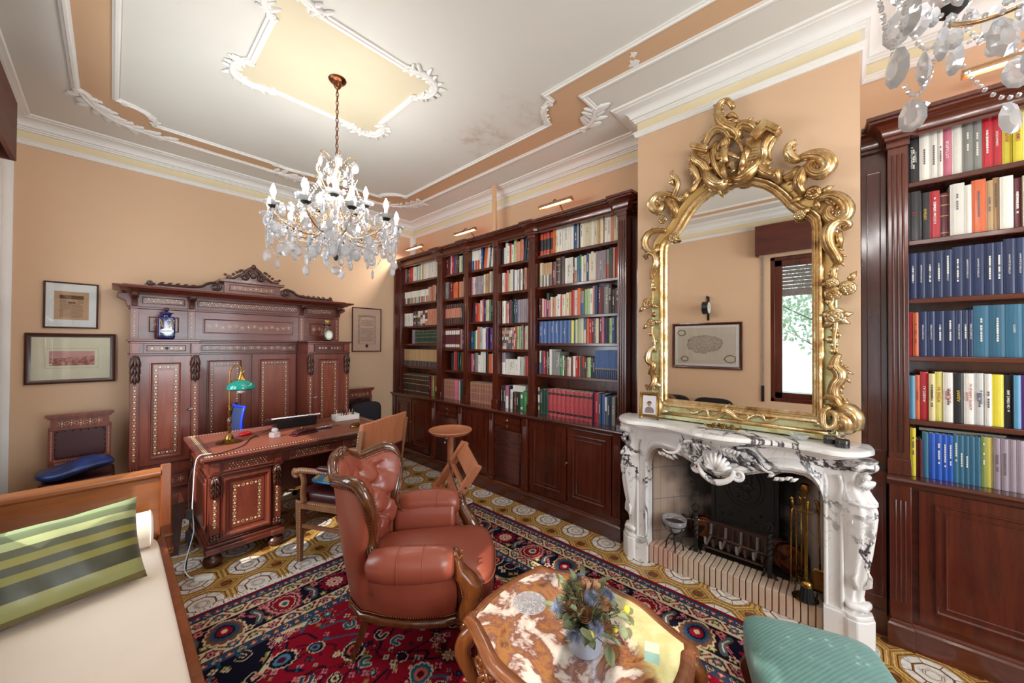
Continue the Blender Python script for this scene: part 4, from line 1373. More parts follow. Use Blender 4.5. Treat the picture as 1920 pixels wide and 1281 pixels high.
for s in (-1, 1):
    c3 = MB()
    X = lambda a: 1.025 + s * a
    c3.prism([(X(a), b) for a, b in ((.25, 2.128), (.25, 2.20), (.30, 2.215), (.36, 2.205), (.42, 2.165), (.50, 2.150), (.62, 2.145), (.74, 2.145), (.80, 2.17), (.83, 2.14), (.83, 2.128))], 4.735, 4.765, 'y')
    c3.tube(YT([(X(a), b) for a, b in spiral(.315, 2.172, .045, .01, 60, 1.7)], 4.725), [.013, .007], 7)
    c3.tube(YT([(X(a), b) for a, b in smooth_path([(.32, 2.217), (.38, 2.20), (.43, 2.165), (.52, 2.152), (.64, 2.148), (.74, 2.15)])], 4.722), [.012, .012, .008], 7)
    c3.tube(YT([(X(a), b) for a, b in spiral(.79, 2.158, .022, .005, 180, 1.4)], 4.722), [.011, .006], 7)
    for k in range(6): c3.tube(YT([(X(.42 + k * .055), 2.17), (X(.44 + k * .055), 2.162), (X(.46 + k * .055), 2.15)], 4.720), [.003, .010, .003], 6)
    c3.build('carved_scroll', 'walnut_dark', wr, smooth=.8)
m = MB()
for s, x in ((-1, .116), (1, 1.942)):
    m.prism([(x, 2.055), (x + s * .085, 2.055), (x + s * .09, 2.02), (x + s * .06, 2.0), (x + s * .035, 1.985), (x + s * .025, 1.94), (x, 1.935)], YH, YH + .14, 'y')
m.build('side_bracket', 'walnut_x', wr, bev=.004)
# ------------------------------------------------------------------ writing desk
dk = thing('writing_desk', 'carved walnut pedestal desk with leather top and inlaid drawers', 'desk', (0, 0, 0))
X0, X1, Y0, Y1, ZT = .425, 1.90, 3.30, 4.22, .80
m = MB()
m.box(X0, X1, Y0, Y1, ZT - .028, ZT); m.box(X0 + .015, X1 - .015, Y0 + .015, Y1 - .015, ZT - .045, ZT - .028)
m.build('table_top', 'walnut_x', dk, bev=.010, seg=3)
m = MB(); m.box(X0 + .09, X1 - .09, Y0 + .08, Y1 - .08, ZT, ZT + .0015)
m.build('leather_top', 'desk_leather', dk)
m = MB()
def flatdots(x0, x1, y0, y1, step=.019):
    L = math.hypot(x1 - x0, y1 - y0); n_ = int(L / step)
    for i in range(n_ + 1):
        a, b = x0 + (x1 - x0) * i / n_, y0 + (y1 - y0) * i / n_
        for q, r in ((0, .0034), (-.010, .0024), (.010, .0024)):
            dx, dy = ((0, q) if abs(x1 - x0) > abs(y1 - y0) else (q, 0))
            k = 6
            m.prism([(a + dx + r * cos(2 * PI * j / k), b + dy + r * sin(2 * PI * j / k)) for j in range(k)], ZT, ZT + .0012)
a, b, c, d = X0 + .05, X1 - .05, Y0 + .045, Y1 - .045
flatdots(a, b, c, c); flatdots(a, b, d, d); flatdots(a, a, c + .02, d - .02); flatdots(b, b, c + .02, d - .02)
for cx in (a, b):
    for cy in (c, d):
        for R_ in (.016, .024):
            for k in range(8): m.prism([(cx + R_ * cos(k * PI / 4) + .003 * cos(j), cy + R_ * sin(k * PI / 4) + .003 * sin(j)) for j in (0, 1.5, 3, 4.6)], ZT, ZT + .0012)
m.build('inlay_border', 'inlay', dk)
m = MB(); m.box(X0 + .055, X1 - .055, Y0 + .06, Y1 - .06, .66, ZT - .045)
m.build('apron', 'walnut_x', dk)
def desk_drawer(x0, x1):
    d = MB(); d.box(x0, x1, Y0 + .048, Y0 + .062, .668, .748)
    yring(d, Y0 + .048, x0 + .008, x1 - .008, .676, .740, .008, .006)
    d.m = 1; inlay_net(d, x0 + .05, x1 - .05, .692, .728, Y0 + .048, .019)
    d.build('drawer', ['walnut_x', 'inlay'], dk)
desk_drawer(.545, .875); desk_drawer(.985, 1.34); desk_drawer(1.45, 1.78)
for px0, px1 in ((.485, .930), (1.41, 1.85)):
    m = MB(); m.box(px0, px1, Y0 + .085, Y1 - .085, .10, .66)
    ped = m.build('pedestal', 'walnut', dk)
    m = MB()
    m.box(px0 - .025, px1 + .025, Y0 + .055, Y1 - .055, .095, .135); m.box(px0 - .015, px1 + .015, Y0 + .068, Y1 - .068, .135, .16); m.box(px0 - .006, px1 + .006, Y0 + .078, Y1 - .078, .16, .175)
    for q in (px0 + .02, px1 - .02): m.box(q - .045, q + .045, Y0 + .045, Y0 + .10, .095, .137)
    m.build('base_moulding', 'walnut_x', ped, bev=.006)
    m = MB(); m.box(px0 - .012, px1 + .012, Y0 + .05, Y1 - .05, .648, .662)
    m.build('upper_moulding', 'walnut_x', ped, bev=.004)
    d = MB(); d.box(px0 + .065, px1 - .065, Y0 + .072, Y0 + .09, .19, .635)
    yring(d, Y0 + .072, px0 + .075, px1 - .075, .20, .62, .034, .022)
    d.m = 2; d.box(px0 + .115, px1 - .115, Y0 + .066, Y0 + .072, .245, .575)
    d.m = 1
    a0, a1, b0, b1 = px0 + .145, px1 - .145, .275, .545
    for q in ((a0, b0, a0, b1), (a1, b0, a1, b1), (a0 + .024, b1, a1 - .024, b1), (a0 + .024, b0, a1 - .024, b0)): inlay_line(d, *q, Y0 + .066, .024, .0072)
    d.build('door', ['walnut', 'inlay', 'walnut'], ped, smooth=.5)
    for c in (px0 + .028, px1 - .028):
        p = MB(); p.box(c - .027, c + .027, Y0 + .062, Y0 + .09, .175, .648)
        p.box(c - .030, c + .030, Y0 + .045, Y0 + .07, .665, .752)
        p.box(c - .020, c + .020, Y0 + .038, Y0 + .05, .682, .735)
        p.m = 1; inlay_line(p, c, .285, c, .47, Y0 + .062, .022, .0075)
        p.build('pilaster', ['walnut', 'inlay'], ped, bev=.002)
        for q in ((.485, .64, .052), (.18, .255, .05, .02, 2, True)): l = MB(); acanthus(l, c, Y0 + .062, *q); l.build('carved_leaf', 'walnut_dark', ped, smooth=True, solid=.002)
    # side panels
    for xs, sg in ((px0, -1), (px1, 1)):
        s = MB()
        s.box(min(xs, xs + sg * .012), max(xs, xs + sg * .012), Y0 + .16, Y1 - .16, .22, .61)
        s.box(min(xs, xs + sg * .02), max(xs, xs + sg * .02), Y0 + .20, Y1 - .20, .26, .57)
        s.build('side_panel', 'walnut', ped, bev=.006)
    for fx in (px0 + .025, px1 - .025):
        for fy in (Y0 + .105, Y1 - .105):
            f = MB(); f.lathe([(.03, 0), (.052, .012), (.060, .035), (.052, .06), (.028, .072), (.034, .08), (.046, .095)], fx, fy, 0, 20)
            f.build('bun_foot', 'walnut_dark', ped, smooth=True)
m = MB(); m.box(.93, 1.41, 4.02, 4.05, .20, .66)
m.build('modesty_panel', 'walnut', dk)
# ------------------------------------------------------------------ things on the desk
ZD = ZT + .0018
t = thing('desk_lamp', 'brass banker lamp with teal glass shade at the left end of the desk', 'lamp', (.655, 3.72, ZD))
m = MB(); m.lathe([(.088, 0), (.090, .004), (.078, .010), (.05, .014), (.042, .022), (.030, .028), (.026, .05), (.016, .062), (.010, .07)], n=32)
m.build('base', 'old_brass', t, smooth=.7)
m = MB(); m.lathe([(.010, .06), (.010, .11), (.014, .115), (.014, .125), (.0085, .13), (.0085, .14)], n=16)
m.lathe([(.0085, .20), (.014, .24), (.016, .255), (.008, .26), (.007, .28), (.012, .285), (.012, .30), (.0065, .305), (.0065, .48), (.012, .485), (.012, .495), (.0065, .50), (.0065, .52)], n=16)
m.tube(smooth_path([(0, 0, .52), (.0, 0, .565), (.012, 0, .60), (.035, 0, .62), (.06, -.005, .612), (.072, -.006, .59), (.074, -.006, .565)]), .0062, 10)
m.build('stem', 'old_brass', t, smooth=.7)
m = MB(); m.lathe([(.0085, .13), (.016, .145), (.0175, .17), (.014, .19), (.0085, .205)], n=16)
m.build('wooden_grip', 'chair_wood', t, smooth=True)
m = MB(); m.lathe([(.008, .57), (.012, .56), (.012, .545), (.020, .53), (.024, .515), (.030, .505), (.036, .495)], .074, -.006, 0, 20)
m.tube([(.074, -.006, .55), (.09, -.01, .565), (.096, -.01, .575)], .004, 6)
m.build('shade_holder', 'brass', t, smooth=.7)
m = MB(); m.lathe([(.036, .500), (.062, .488), (.092, .462), (.100, .440), (.098, .428), (.080, .420), (.060, .416), (.058, .419), (.078, .424), (.094, .432), (.096, .440), (.088, .460), (.060, .484), (.034, .496)], .074, -.006, 0, 36, cap=False)
m.build('lamp_shade', 'teal_glass', t, smooth=.8)
m = MB(); m.sph(.074, -.006, .415, .030, .030, .026, 16, 10); m.build('bulb', 'white_enamel', t, smooth=True)
# pen tray set etc
t = thing('laptop_stand', 'flat black laptop riser on the desk carrying a thin silver slab', 'laptop stand', (1.22, 4.02, ZD), R(4))
m = MB()
m.prism([(.12, 0), (-.10, 0), (-.12, .085), (-.08, .080), (.12, .035)], -.17, .17, 'x')
m.at(0, 0, 0); m.build('riser', 'black_plastic', t, bev=.003)
t.rotation_euler = (0, 0, R(-2))
m = MB().at(0, -.0, .072, R(-11), 0, 0); m.box(-.22, .20, -.13, .13, 0, .016)
m.build('laptop', 'steel', t, bev=.004)
m = MB().at(0, -.0, .0885, R(-11), 0, 0); m.box(-.20, .18, -.10, .10, 0, .001)
m.build('keyboard', 'black_plastic', t)
m = MB(); m.box(-.36, .32, -.225, .21, 0, .004); m.box(-.36, -.30, -.225, .21, .004, .006)
o = m.build('desk_pad', 'desk_leather', bev=.001, loc=(1.22, 3.95, ZD), rot=(0, 0, R(2))); tag(o, 'brown leather blotter pad under the laptop riser', 'desk pad')
for ch in t.children: ch.location.z += .006
m = MB(); squad(m, 0, 0, .016, .050, .030, .016, .7, .8)
o = m.build('computer_mouse', ['red_plastic'], smooth=True, loc=(.80, 3.90, ZD), rot=(0, 0, R(20))); tag(o, 'red and black computer mouse behind the brass lamp', 'mouse')
t = thing('inkwell', 'square cut-glass inkwell with domed lid at the front of the desk', 'inkwell', (.955, 3.64, ZD), R(25))
MB().box(-.032, .032, -.032, .032, 0, .045).build('block', 'pressed_glass', t, bev=.008, seg=3)
m = MB(); m.sph(0, 0, .062, .026, .026, .020, 14, 9); m.build('lid', 'pressed_glass', t, smooth=True)
t = thing('ink_blotter', 'dark wooden rocker blotter box with small knob on the desk front', 'blotter', (1.17, 3.60, ZD), R(18))
m = MB(); m.box(-.11, .11, -.045, .045, 0, .012); m.prism([(-.09, .012), (.10, .012), (.10, .035), (.0, .045), (-.09, .03)], -.038, .038, 'y')
m.build('box', 'seat_leather', t, bev=.004)
m = MB(); m.lathe([(.010, .040), (.006, .048), (.012, .056), (.008, .066)], -.02, 0, 0, 14); m.build('knob', 'old_brass', t, smooth=True)
t = thing('stapler', 'small dark metal stapler lying near the desk front', 'stapler', (1.37, 3.68, ZD), R(-14))
m = MB(); m.box(-.07, .07, -.016, .016, 0, .008); m.build('base', 'black_plastic', t, bev=.002)
m = MB().at(.0, 0, .012, 0, R(-6)); m.box(-.065, .07, -.014, .014, 0, .014); m.build('arm', 'steel', t, bev=.003)
t = thing('pencil_box', 'white box full of pens at the right end of the desk', 'box', (1.70, 3.98, ZD), R(-4))
m = MB()
for q in ((-.12, -.116, -.07, .07), (.116, .12, -.07, .07), (-.12, .12, -.07, -.066), (-.12, .12, .066, .07)): m.box(*q, 0, .055)
m.box(-.12, .12, -.07, .07, 0, .003)
m.build('open_box', 'white_enamel', t)
for k in range(14):
    a, b = rnd.uniform(-.09, .10), rnd.uniform(-.05, .05)
    m = MB(); m.tube([(a, b, .006), (a + rnd.uniform(-.03, .03), b + rnd.uniform(-.03, .03), .088 + rnd.uniform(0, .02))], .004, 6)
    m.build('pen', rnd.choice(['black_plastic', 'red_plastic', 'steel', 'blue_plastic', 'brass']), t)
for k, (a, b) in enumerate(((1.60, 3.55), (1.64, 3.60))):
    m = MB(); m.lathe([(.035, 0), (.038, .006), (.034, .016), (.030, .018), (.030, .026), (.012, .03)], n=20)
    o = m.build('brass_weight', 'old_brass', smooth=.7, loc=(a, b, ZD + 0))
    tag(o, ('greenish brass desk weight nearest the chair back', 'second greenish brass desk weight, just behind the first')[k], 'paperweight')
m = MB(); m.tube(smooth_path([(1.02, 4.0, ZD + .005), (.90, 3.85, ZD + .004), (.80, 3.72, ZD + .004), (.70, 3.50, ZD + .004), (.55, 3.38, ZD + .004), (.44, 3.36, ZD + .006), (.415, 3.355, .78)]), .003, 6)
tag(m.build('laptop_cable', 'black_plastic', smooth=True), 'thin black cable running over the desk to its left front corner', 'cable')
m = MB(); m.tube(smooth_path([(.50, 3.40, ZD + .006), (.43, 3.38, ZD + .01), (.405, 3.37, .76), (.395, 3.36, .60), (.39, 3.35, .45), (.40, 3.37, .30), (.37, 3.34, .18), (.35, 3.32, .08), (.38, 3.29, .02), (.43, 3.28, .01)]), .0032, 8)
tag(m.build('power_cable', 'white_cable', smooth=True), 'white power cable hanging down the left front corner of the desk', 'cable')
m = MB(); m.tube(smooth_path([(.405, 3.375, .76), (.375, 3.37, .66), (.372, 3.36, .50), (.38, 3.36, .36), (.375, 3.35, .22), (.36, 3.34, .08), (.36, 3.36, .01)]), .004, 8)
m.box(.36, .39, 3.335, 3.365, .40, .46); m.box(.355, .385, 3.33, 3.36, .25, .32)
tag(m.build('black_cable', 'black_plastic', smooth=.5), 'black cable with plugs hanging beside the white one at the desk corner', 'cable')
m = MB(); squad(m, 0, 0, .014, .022, .05, .014, .4, .4)
o = m.build('socket_strip', 'white_enamel', smooth=True, loc=(.44, 3.24, 0), rot=(0, 0, R(60))); tag(o, 'white socket strip on the tiles at the foot of the desk', 'socket')
t = thing('waste_bin', 'dark wooden tapered waste bin between the day bed and the desk', 'bin', (.275, 3.86, 0))
m = MB()
out = [[(-.085, -.10, .0), (.085, -.10, .0), (.085, .10, .0), (-.085, .10, .0)], [(-.115, -.13, .40), (.115, -.13, .40), (.115, .13, .40), (-.115, .13, .40)], [(-.105, -.12, .40), (.105, -.12, .40), (.105, .12, .40), (-.105, .12, .40)], [(-.078, -.092, .02), (.078, -.092, .02), (.078, .092, .02), (-.078, .092, .02)]]
m.loft(out)
m.build('body', 'walnut_dark', t)
# ------------------------------------------------------------------ office chair behind the desk
t = thing('office_chair', 'blue office swivel chair between desk and cabinet', 'office chair', (1.10, 4.50, 0), 0)
m = MB()
def fn(u, v): return (-.22 - .05 * sin(PI * v) - .05 * v + .05 * (2 * u - 1) ** 2, (u - .5) * .42 * (1 - .15 * v), .55 + .44 * v)
m.grid(fn, 12, 12); m.build('backrest', 'blue_mesh', t, smooth=True, solid=.012)
m = MB(); m.tube([fn(0, i / 10) for i in range(11)] + [fn(i / 6, 1) for i in range(1, 6)] + [fn(1, 1 - i / 10) for i in range(11)] + [fn(1 - i / 6, 0) for i in range(1, 6)], .012, 8, closed=True)
m.build('back_frame', 'blue_plastic', t, smooth=True)
m = MB(); squad(m, .02, 0, .47, .23, .23, .045, .5, .5); m.build('seat', 'blue_mesh', t, smooth=True)
for s in (-1, 1):
    m = MB(); m.tube(smooth_path([(-.05, s * .22, .47), (-.05, s * .26, .50), (-.06, s * .265, .66)]), .014, 8)
    squad(m, .01, s * .265, .68, .13, .035, .02, .6, .6, 16, 8); m.build('armrest', 'blue_plastic', t, smooth=True)
m = MB(); m.lathe([(.03, .08), (.03, .25), (.02, .25), (.02, .43)], n=14)
m.tube([(-.15, 0, .44), (-.26, 0, .46), (-.28, 0, .6)], .018, 8); m.build('column', 'black_plastic', t, smooth=.6)
for k in range(5):
    a = k * 2 * PI / 5 + 4.45
    m = MB(); m.tube([(0, 0, .12), (.12 * cos(a), .12 * sin(a), .115), (.28 * cos(a), .28 * sin(a), .075)], [.028, .02, .014], 8)
    f = m.build('base_arm', 'white_enamel', t, smooth=True)
    m = MB(); m.tube([(.28 * cos(a) - .012 * sin(a), .28 * sin(a) + .012 * cos(a), .028), (.28 * cos(a) + .012 * sin(a), .28 * sin(a) - .012 * cos(a), .028)], .027, 14)
    m.build('castor', 'black_plastic', f, smooth=.6)
# ------------------------------------------------------------------ carved side chairs by the back wall (front faces -y)
def side_chair(x, y, label, wood_='walnut'):
    t = thing('carved_chair', label, 'chair', (x, y, 0))
    W2 = .155
    for s in (-1, 1): MB().box(s * W2 - .016, s * W2 + .016, .17, .20, 0, .92).build('back_post', wood_, t, bev=.003)
    m = MB(); m.box(-W2 - .004, W2 + .004, .165, .20, .90, .985)
    m.box(-W2 - .02, W2 + .02, .15, .205, .985, 1.0); m.box(-W2 - .032, W2 + .032, .14, .21, 1.0, 1.022)
    m.box(-W2 - .012, W2 + .012, .16, .202, .893, .903)
    m.m = 1; inlay_stars(m, -.10, .10, .943, .165, .05, .01)
    m.build('crest_rail', [wood_, 'inlay'], t, bev=.003)
    m = MB(); m.box(-W2 + .012, W2 - .012, .172, .196, .66, .895); m.build('back_panel', 'seat_leather', t, bev=.006)
    m = MB()
    for i in range(7):
        for z in (.675, .88): m.sph(-W2 + .03 + i * (2 * W2 - .06) / 6, .170, z, .006, n=8, m=5)
    for i in range(5):
        for s in (-1, 1): m.sph(s * (W2 - .022), .170, .70 + i * .04, .006, n=8, m=5)
    tag(m.build('studs', 'black_iron', t, smooth=True), kind='stuff')
    m = MB(); m.box(-W2, W2, .168, .198, .63, .66); m.m = 1; inlay_line(m, -W2 + .02, .645, W2 - .02, .645, .168, .014, .003)
    for s in (-1, 1): inlay_line(m, s * W2, .66, s * W2, .88, .170, .012, .003)
    m.build('lower_rail', [wood_, 'inlay'], t)
    m = MB(); squad(m, 0, -.03, .53, .195, .21, .045, .35, .3); m.build('seat', 'seat_leather', t, smooth=True)
    m = MB(); m.box(-.18, .18, -.22, .19, .43, .475); m.build('seat_frame', wood_, t, bev=.004)
    for s in (-1, 1):
        m = MB(); m.tube([(s * .16, -.20, .43), (s * .16, -.20, .30), (s * .16, -.205, 0)], [.022, .018, .013], 4); m.build('leg', wood_, t)
    for q in (-.21, .175): MB().box(-.16, .16, q, q + .02, .18, .20).build('stretcher', wood_, t)
    return t
side_chair(-.165, 4.545, 'carved chair with leather back left of the cabinet, blue pillow on its seat')
side_chair(2.22, 4.60, 'carved chair with inlaid crest between cabinet and bookcase, black bag on it')
m = MB(); squad(m, 0, 0, 0, .20, .19, .055, 1.0, .42, fn=lambda a, b, c: (a, b, c + .02 * abs(a) / .2 * 0 + .012 * sin(a * 18)))
o = m.build('blue_pillow', 'blue_silk', smooth=True, loc=(-.175, 4.42, .640), rot=(R(-4), R(-7), R(4))); tag(o, 'shiny dark blue pillow on the seat of the left carved chair', 'pillow')
t = thing('black_bag', 'soft black briefcase leaning on the chair between cabinet and bookcase', 'bag', (2.22, 4.60, .552))
m = MB(); squad(m, 0, 0, .155, .20, .05, .155, .45, .4); b = m.build('bag_body', 'black_fabric', t, smooth=True)
m = MB(); m.tube(smooth_path([(-.06, 0, .305), (-.05, 0, .34), (0, 0, .352), (.05, 0, .34), (.06, 0, .305)]), .007, 8); m.build('handle', 'black_fabric', t, smooth=True)
# ------------------------------------------------------------------ armchair at the desk front, seen from behind
t = thing('open_armchair', 'wooden open armchair at the desk with leather back and studded edges, seen from behind', 'armchair', (1.38, 2.70, 0), R(116.7))
# local: x forward, y left
for s in (-1, 1): MB().box(-.04, 0, s * .255 - .018, s * .255 + .018, 0, .45).build('back_leg', 'oak_chair', t, bev=.003)
for s in (-1, 1):
    m = MB(); m.loft([[(x_ + a, s * .265 + b, z) for a, b in ((-.02, -.017), (.02, -.017), (.02, .017), (-.02, .017))] for z, x_ in ((.44, -.02), (.70, -.05), (1.0, -.09))])
    m.m = 1
    for i in range(28): m.sph(-.02 - .07 * (i * .019) / .56 + .012, s * .284, .47 + i * .019, .0045, n=6, m=4)
    m.build('back_post', ['oak_chair', 'inlay'], t, bev=.003)
m = MB(); m.loft([[(-.065 + a, y_, .80 + b), (-.035 + a, y_, .80 + b), (-.075 + a, y_, 1.045 + b), (-.105 + a, y_, 1.045 + b)] for y_, a, b in ((-.275, 0, .0), (-.15, -.008, .0), (0, -.012, .006), (.15, -.008, .0), (.275, 0, 0))])
m.build('crest_rail', 'beech', t, bev=.006)
m = MB(); m.loft([[(-.058 + a * 0, y_, .52), (-.02, y_, .52), (-.045, y_, .81), (-.085, y_, .81)] for y_, a in ((-.25, 0), (.25, 0))])
m.build('back_panel', 'seat_leather', t, bev=.004)
m = MB(); m.box(-.05, .0, -.25, .25, .44, .53); m.build('lower_rail', 'oak_chair', t)
m = MB(); squad(m, .24, 0, .475, .26, .25, .05, .35, .3); m.build('seat', 'seat_leather', t, smooth=True)
m = MB()
for s in (-1, 1): m.box(0, .48, s * .25 - .015, s * .25 + .015, .40, .455)
m.box(.46, .49, -.25, .25, .40, .455)
m.m = 1
for s in (-1, 1):
    for i in range(26): m.sph(.02 + i * .018, s * .266, .445, .004, n=6, m=4)
for i in range(27): m.sph(.491, -.24 + i * .018, .445, .004, n=6, m=4)
m.build('seat_frame', ['oak_chair', 'inlay'], t)
for s in (-1, 1):
    m = MB(); m.loft([[(.465 + a * q, s * .235 + b * q, z) for a, b in ((-.025, -.022), (.025, -.022), (.025, .022), (-.025, .022))] for z, q in ((.455, 1), (.0, .62))])
    m.m = 1
    for i in range(22):
        for dx in (-.018, .018): m.sph(.465 + dx * (1 - i * .018), s * (.235 + .024 - i * .0004), .43 - i * .019, .0036, n=6, m=4)
    m.build('front_leg', ['oak_chair', 'inlay'], t, bev=.002)
    m = MB(); m.tube(smooth_path([(.40, s * .265, .45), (.41, s * .268, .52), (.40, s * .27, .60), (.42, s * .27, .66)]), [.024, .018, .02], 6)
    m.tube(smooth_path([(-.06, s * .265, .70), (.10, s * .275, .69), (.30, s * .275, .685), (.42, s * .272, .68), (.47, s * .272, .665)]), [.016, .020, .022, .026], 8)
    m.tube([(a, s * .272, b) for a, b in spiral(.465, .655, .03, .006, 60, -1.3)], [.016, .008], 7)
    m.m = 1
    for i in range(16): m.sph(.10 + i * .021, s * .297, .688, .004, n=6, m=4)
    o = m.build('arm', ['oak_chair', 'inlay'], t, smooth=True)
    m = MB(); squad(m, .15, s * .275, .712, .13, .026, .018, .6, .5, 16, 8); m.build('arm_pad', 'seat_leather', o, smooth=True)
for q in ((.0, .46, .225, .245, .25, .275), (.0, .46, -.245, -.225, .25, .275), (.445, .47, -.23, .23, .30, .325)): MB().box(*q).build('stretcher', 'oak_chair', t)
t = thing('tapestry_cushion', 'blue and gold tapestry cushion on the seat of the desk armchair', 'cushion', (1.27, 2.92, .535), R(116.7))
m = MB(); squad(m, 0, 0, .045, .19, .20, .05, 1.0, .4); m.build('cover', 'tapestry', t, smooth=True)
m = MB(); m.tube([(.19 * math.copysign(abs(cos(a)) ** .4, cos(a)), .20 * math.copysign(abs(sin(a)) ** .4, sin(a)), .045) for a in [2 * PI * k / 32 for k in range(32)]], .010, 8, closed=True); m.build('piping', 'blue_satin', t, smooth=True)
# ------------------------------------------------------------------ day bed
t = thing('day_bed', 'cherry wood day bed with cream mattress at the left edge', 'day bed', (0, 0, 0))
m = MB()
m.prism([(3.455, .10), (3.485, .10), (3.485, .70), (3.455, .70)], -.60, .235, 'x')
m.tube([(-.60, 3.465, .725), (.235, 3.465, .725)], .034, 14)
m.build('headboard', 'cherry', t, smooth=.5)
m = MB(); m.sweep([(3.40, .06), (3.40, .30), (3.405, .45), (3.42, .60), (3.435, .72), (3.44, .775)], [(-.0, 0), (-.065, 0), (-.065, .055), (0, .055)], False, side=1, plane=lambda a, b, h: (.235 + h, a, b))
m.box(.228, .297, 3.395, 3.475, 0, .06); m.box(.225, .30, 3.385, 3.49, .18, .20); m.box(.222, .303, 3.38, 3.49, .20, .225); m.box(.226, .299, 3.386, 3.486, .30, .315)
m.build('head_post', 'cherry_z', t, bev=.006)
m = MB(); m.box(.222, .25, 1.12, 3.40, .12, .30); m.box(.218, .258, 1.12, 3.40, .285, .305); m.build('side_rail', 'cherry_z', t, bev=.004)
m = MB(); m.box(-.60, .25, 1.08, 1.12, .10, .48); m.build('footboard', 'cherry', t, bev=.008)
for q in ((.228, .29, 1.07, 1.13, .0125, .52), (-.61, -.56, 1.07, 1.13, .0125, .52), (-.61, -.56, 3.42, 3.48, 0, .70)): MB().box(*q).build('corner_post', 'cherry_z', t, bev=.006)
m = MB(); squad(m, -.192, 2.27, .24, .412, 1.13, .095, .16, .08, 48, 16); m.build('mattress', 'cream_cloth', t, smooth=True)
t = thing('bolster', 'cream cylindrical bolster at the head of the day bed', 'bolster', (0, 3.255, .437))
m = MB(); m.tube([(-.58, 0, 0), (-.575, 0, 0), (.172, 0, 0), (.185, 0, 0), (.19, 0, 0)], [.10, .106, .107, .100, .07], 36); m.build('cover', 'cream_cloth', t, smooth=.9)
m = MB(); m.tube([(.176, .107 * cos(a), .107 * sin(a)) for a in [2 * PI * k / 36 for k in range(36)]], .004, 6, closed=True); m.build('piping', 'cream_cloth', t, smooth=True)
m = MB()
def pf(u, v, s):
    X_, Y_ = (u - .5) * 2, (v - .5) * 2
    pin = .16
    x_ = X_ * .31 * (1 - pin * (1 - abs(X_)) * 0 - pin * (Y_ * Y_ < 2) * (1 - Y_ * Y_) * .35)
    y_ = Y_ * .215 * (1 - pin * (1 - X_ * X_) * .4)
    h = .085 * max(0, (1 - X_ ** 4)) ** .5 * max(0, (1 - Y_ ** 4)) ** .5
    h += .006 * sin(X_ * 9 + Y_ * 3) * (1 - X_ * X_)
    return (x_, y_, s * h)
m.grid(lambda u, v: pf(u, v, 1), 26, 22); m.grid(lambda u, v: pf(u, v, -1), 26, 22)
o = m.build('striped_cushion', 'stripes', smooth=True)
e1 = Vector((-.50, -.11, .0)).normalized() * -1
e2 = Vector((-.07, .18, .40)).normalized()
e3 = e1.cross(e2).normalized(); e2 = e3.cross(e1)
mt = Matrix((e1, e2, e3)).transposed().to_4x4(); mt.translation = Vector((.14, 2.80, .345)) - e1 * .305 + e2 * .215 + e3 * .0
o.matrix_world = mt
tag(o, 'green striped silk cushion leaning on the bolster of the day bed', 'cushion')
for k, y in enumerate((1.53, 2.12, 2.72)):
    m = MB(); squad(m, 0, 0, 0, .06, .27, .22, .5, .3, fn=None)
    o = m.build('back_cushion', 'black_velvet', smooth=True, loc=(-.535, y, .615)); tag(o, 'black fringed back cushion, ' + ('nearest the mirrored window', 'middle of the black row', 'under the left half of the mirrored map')[k], 'cushion', 'black cushions along the wall')
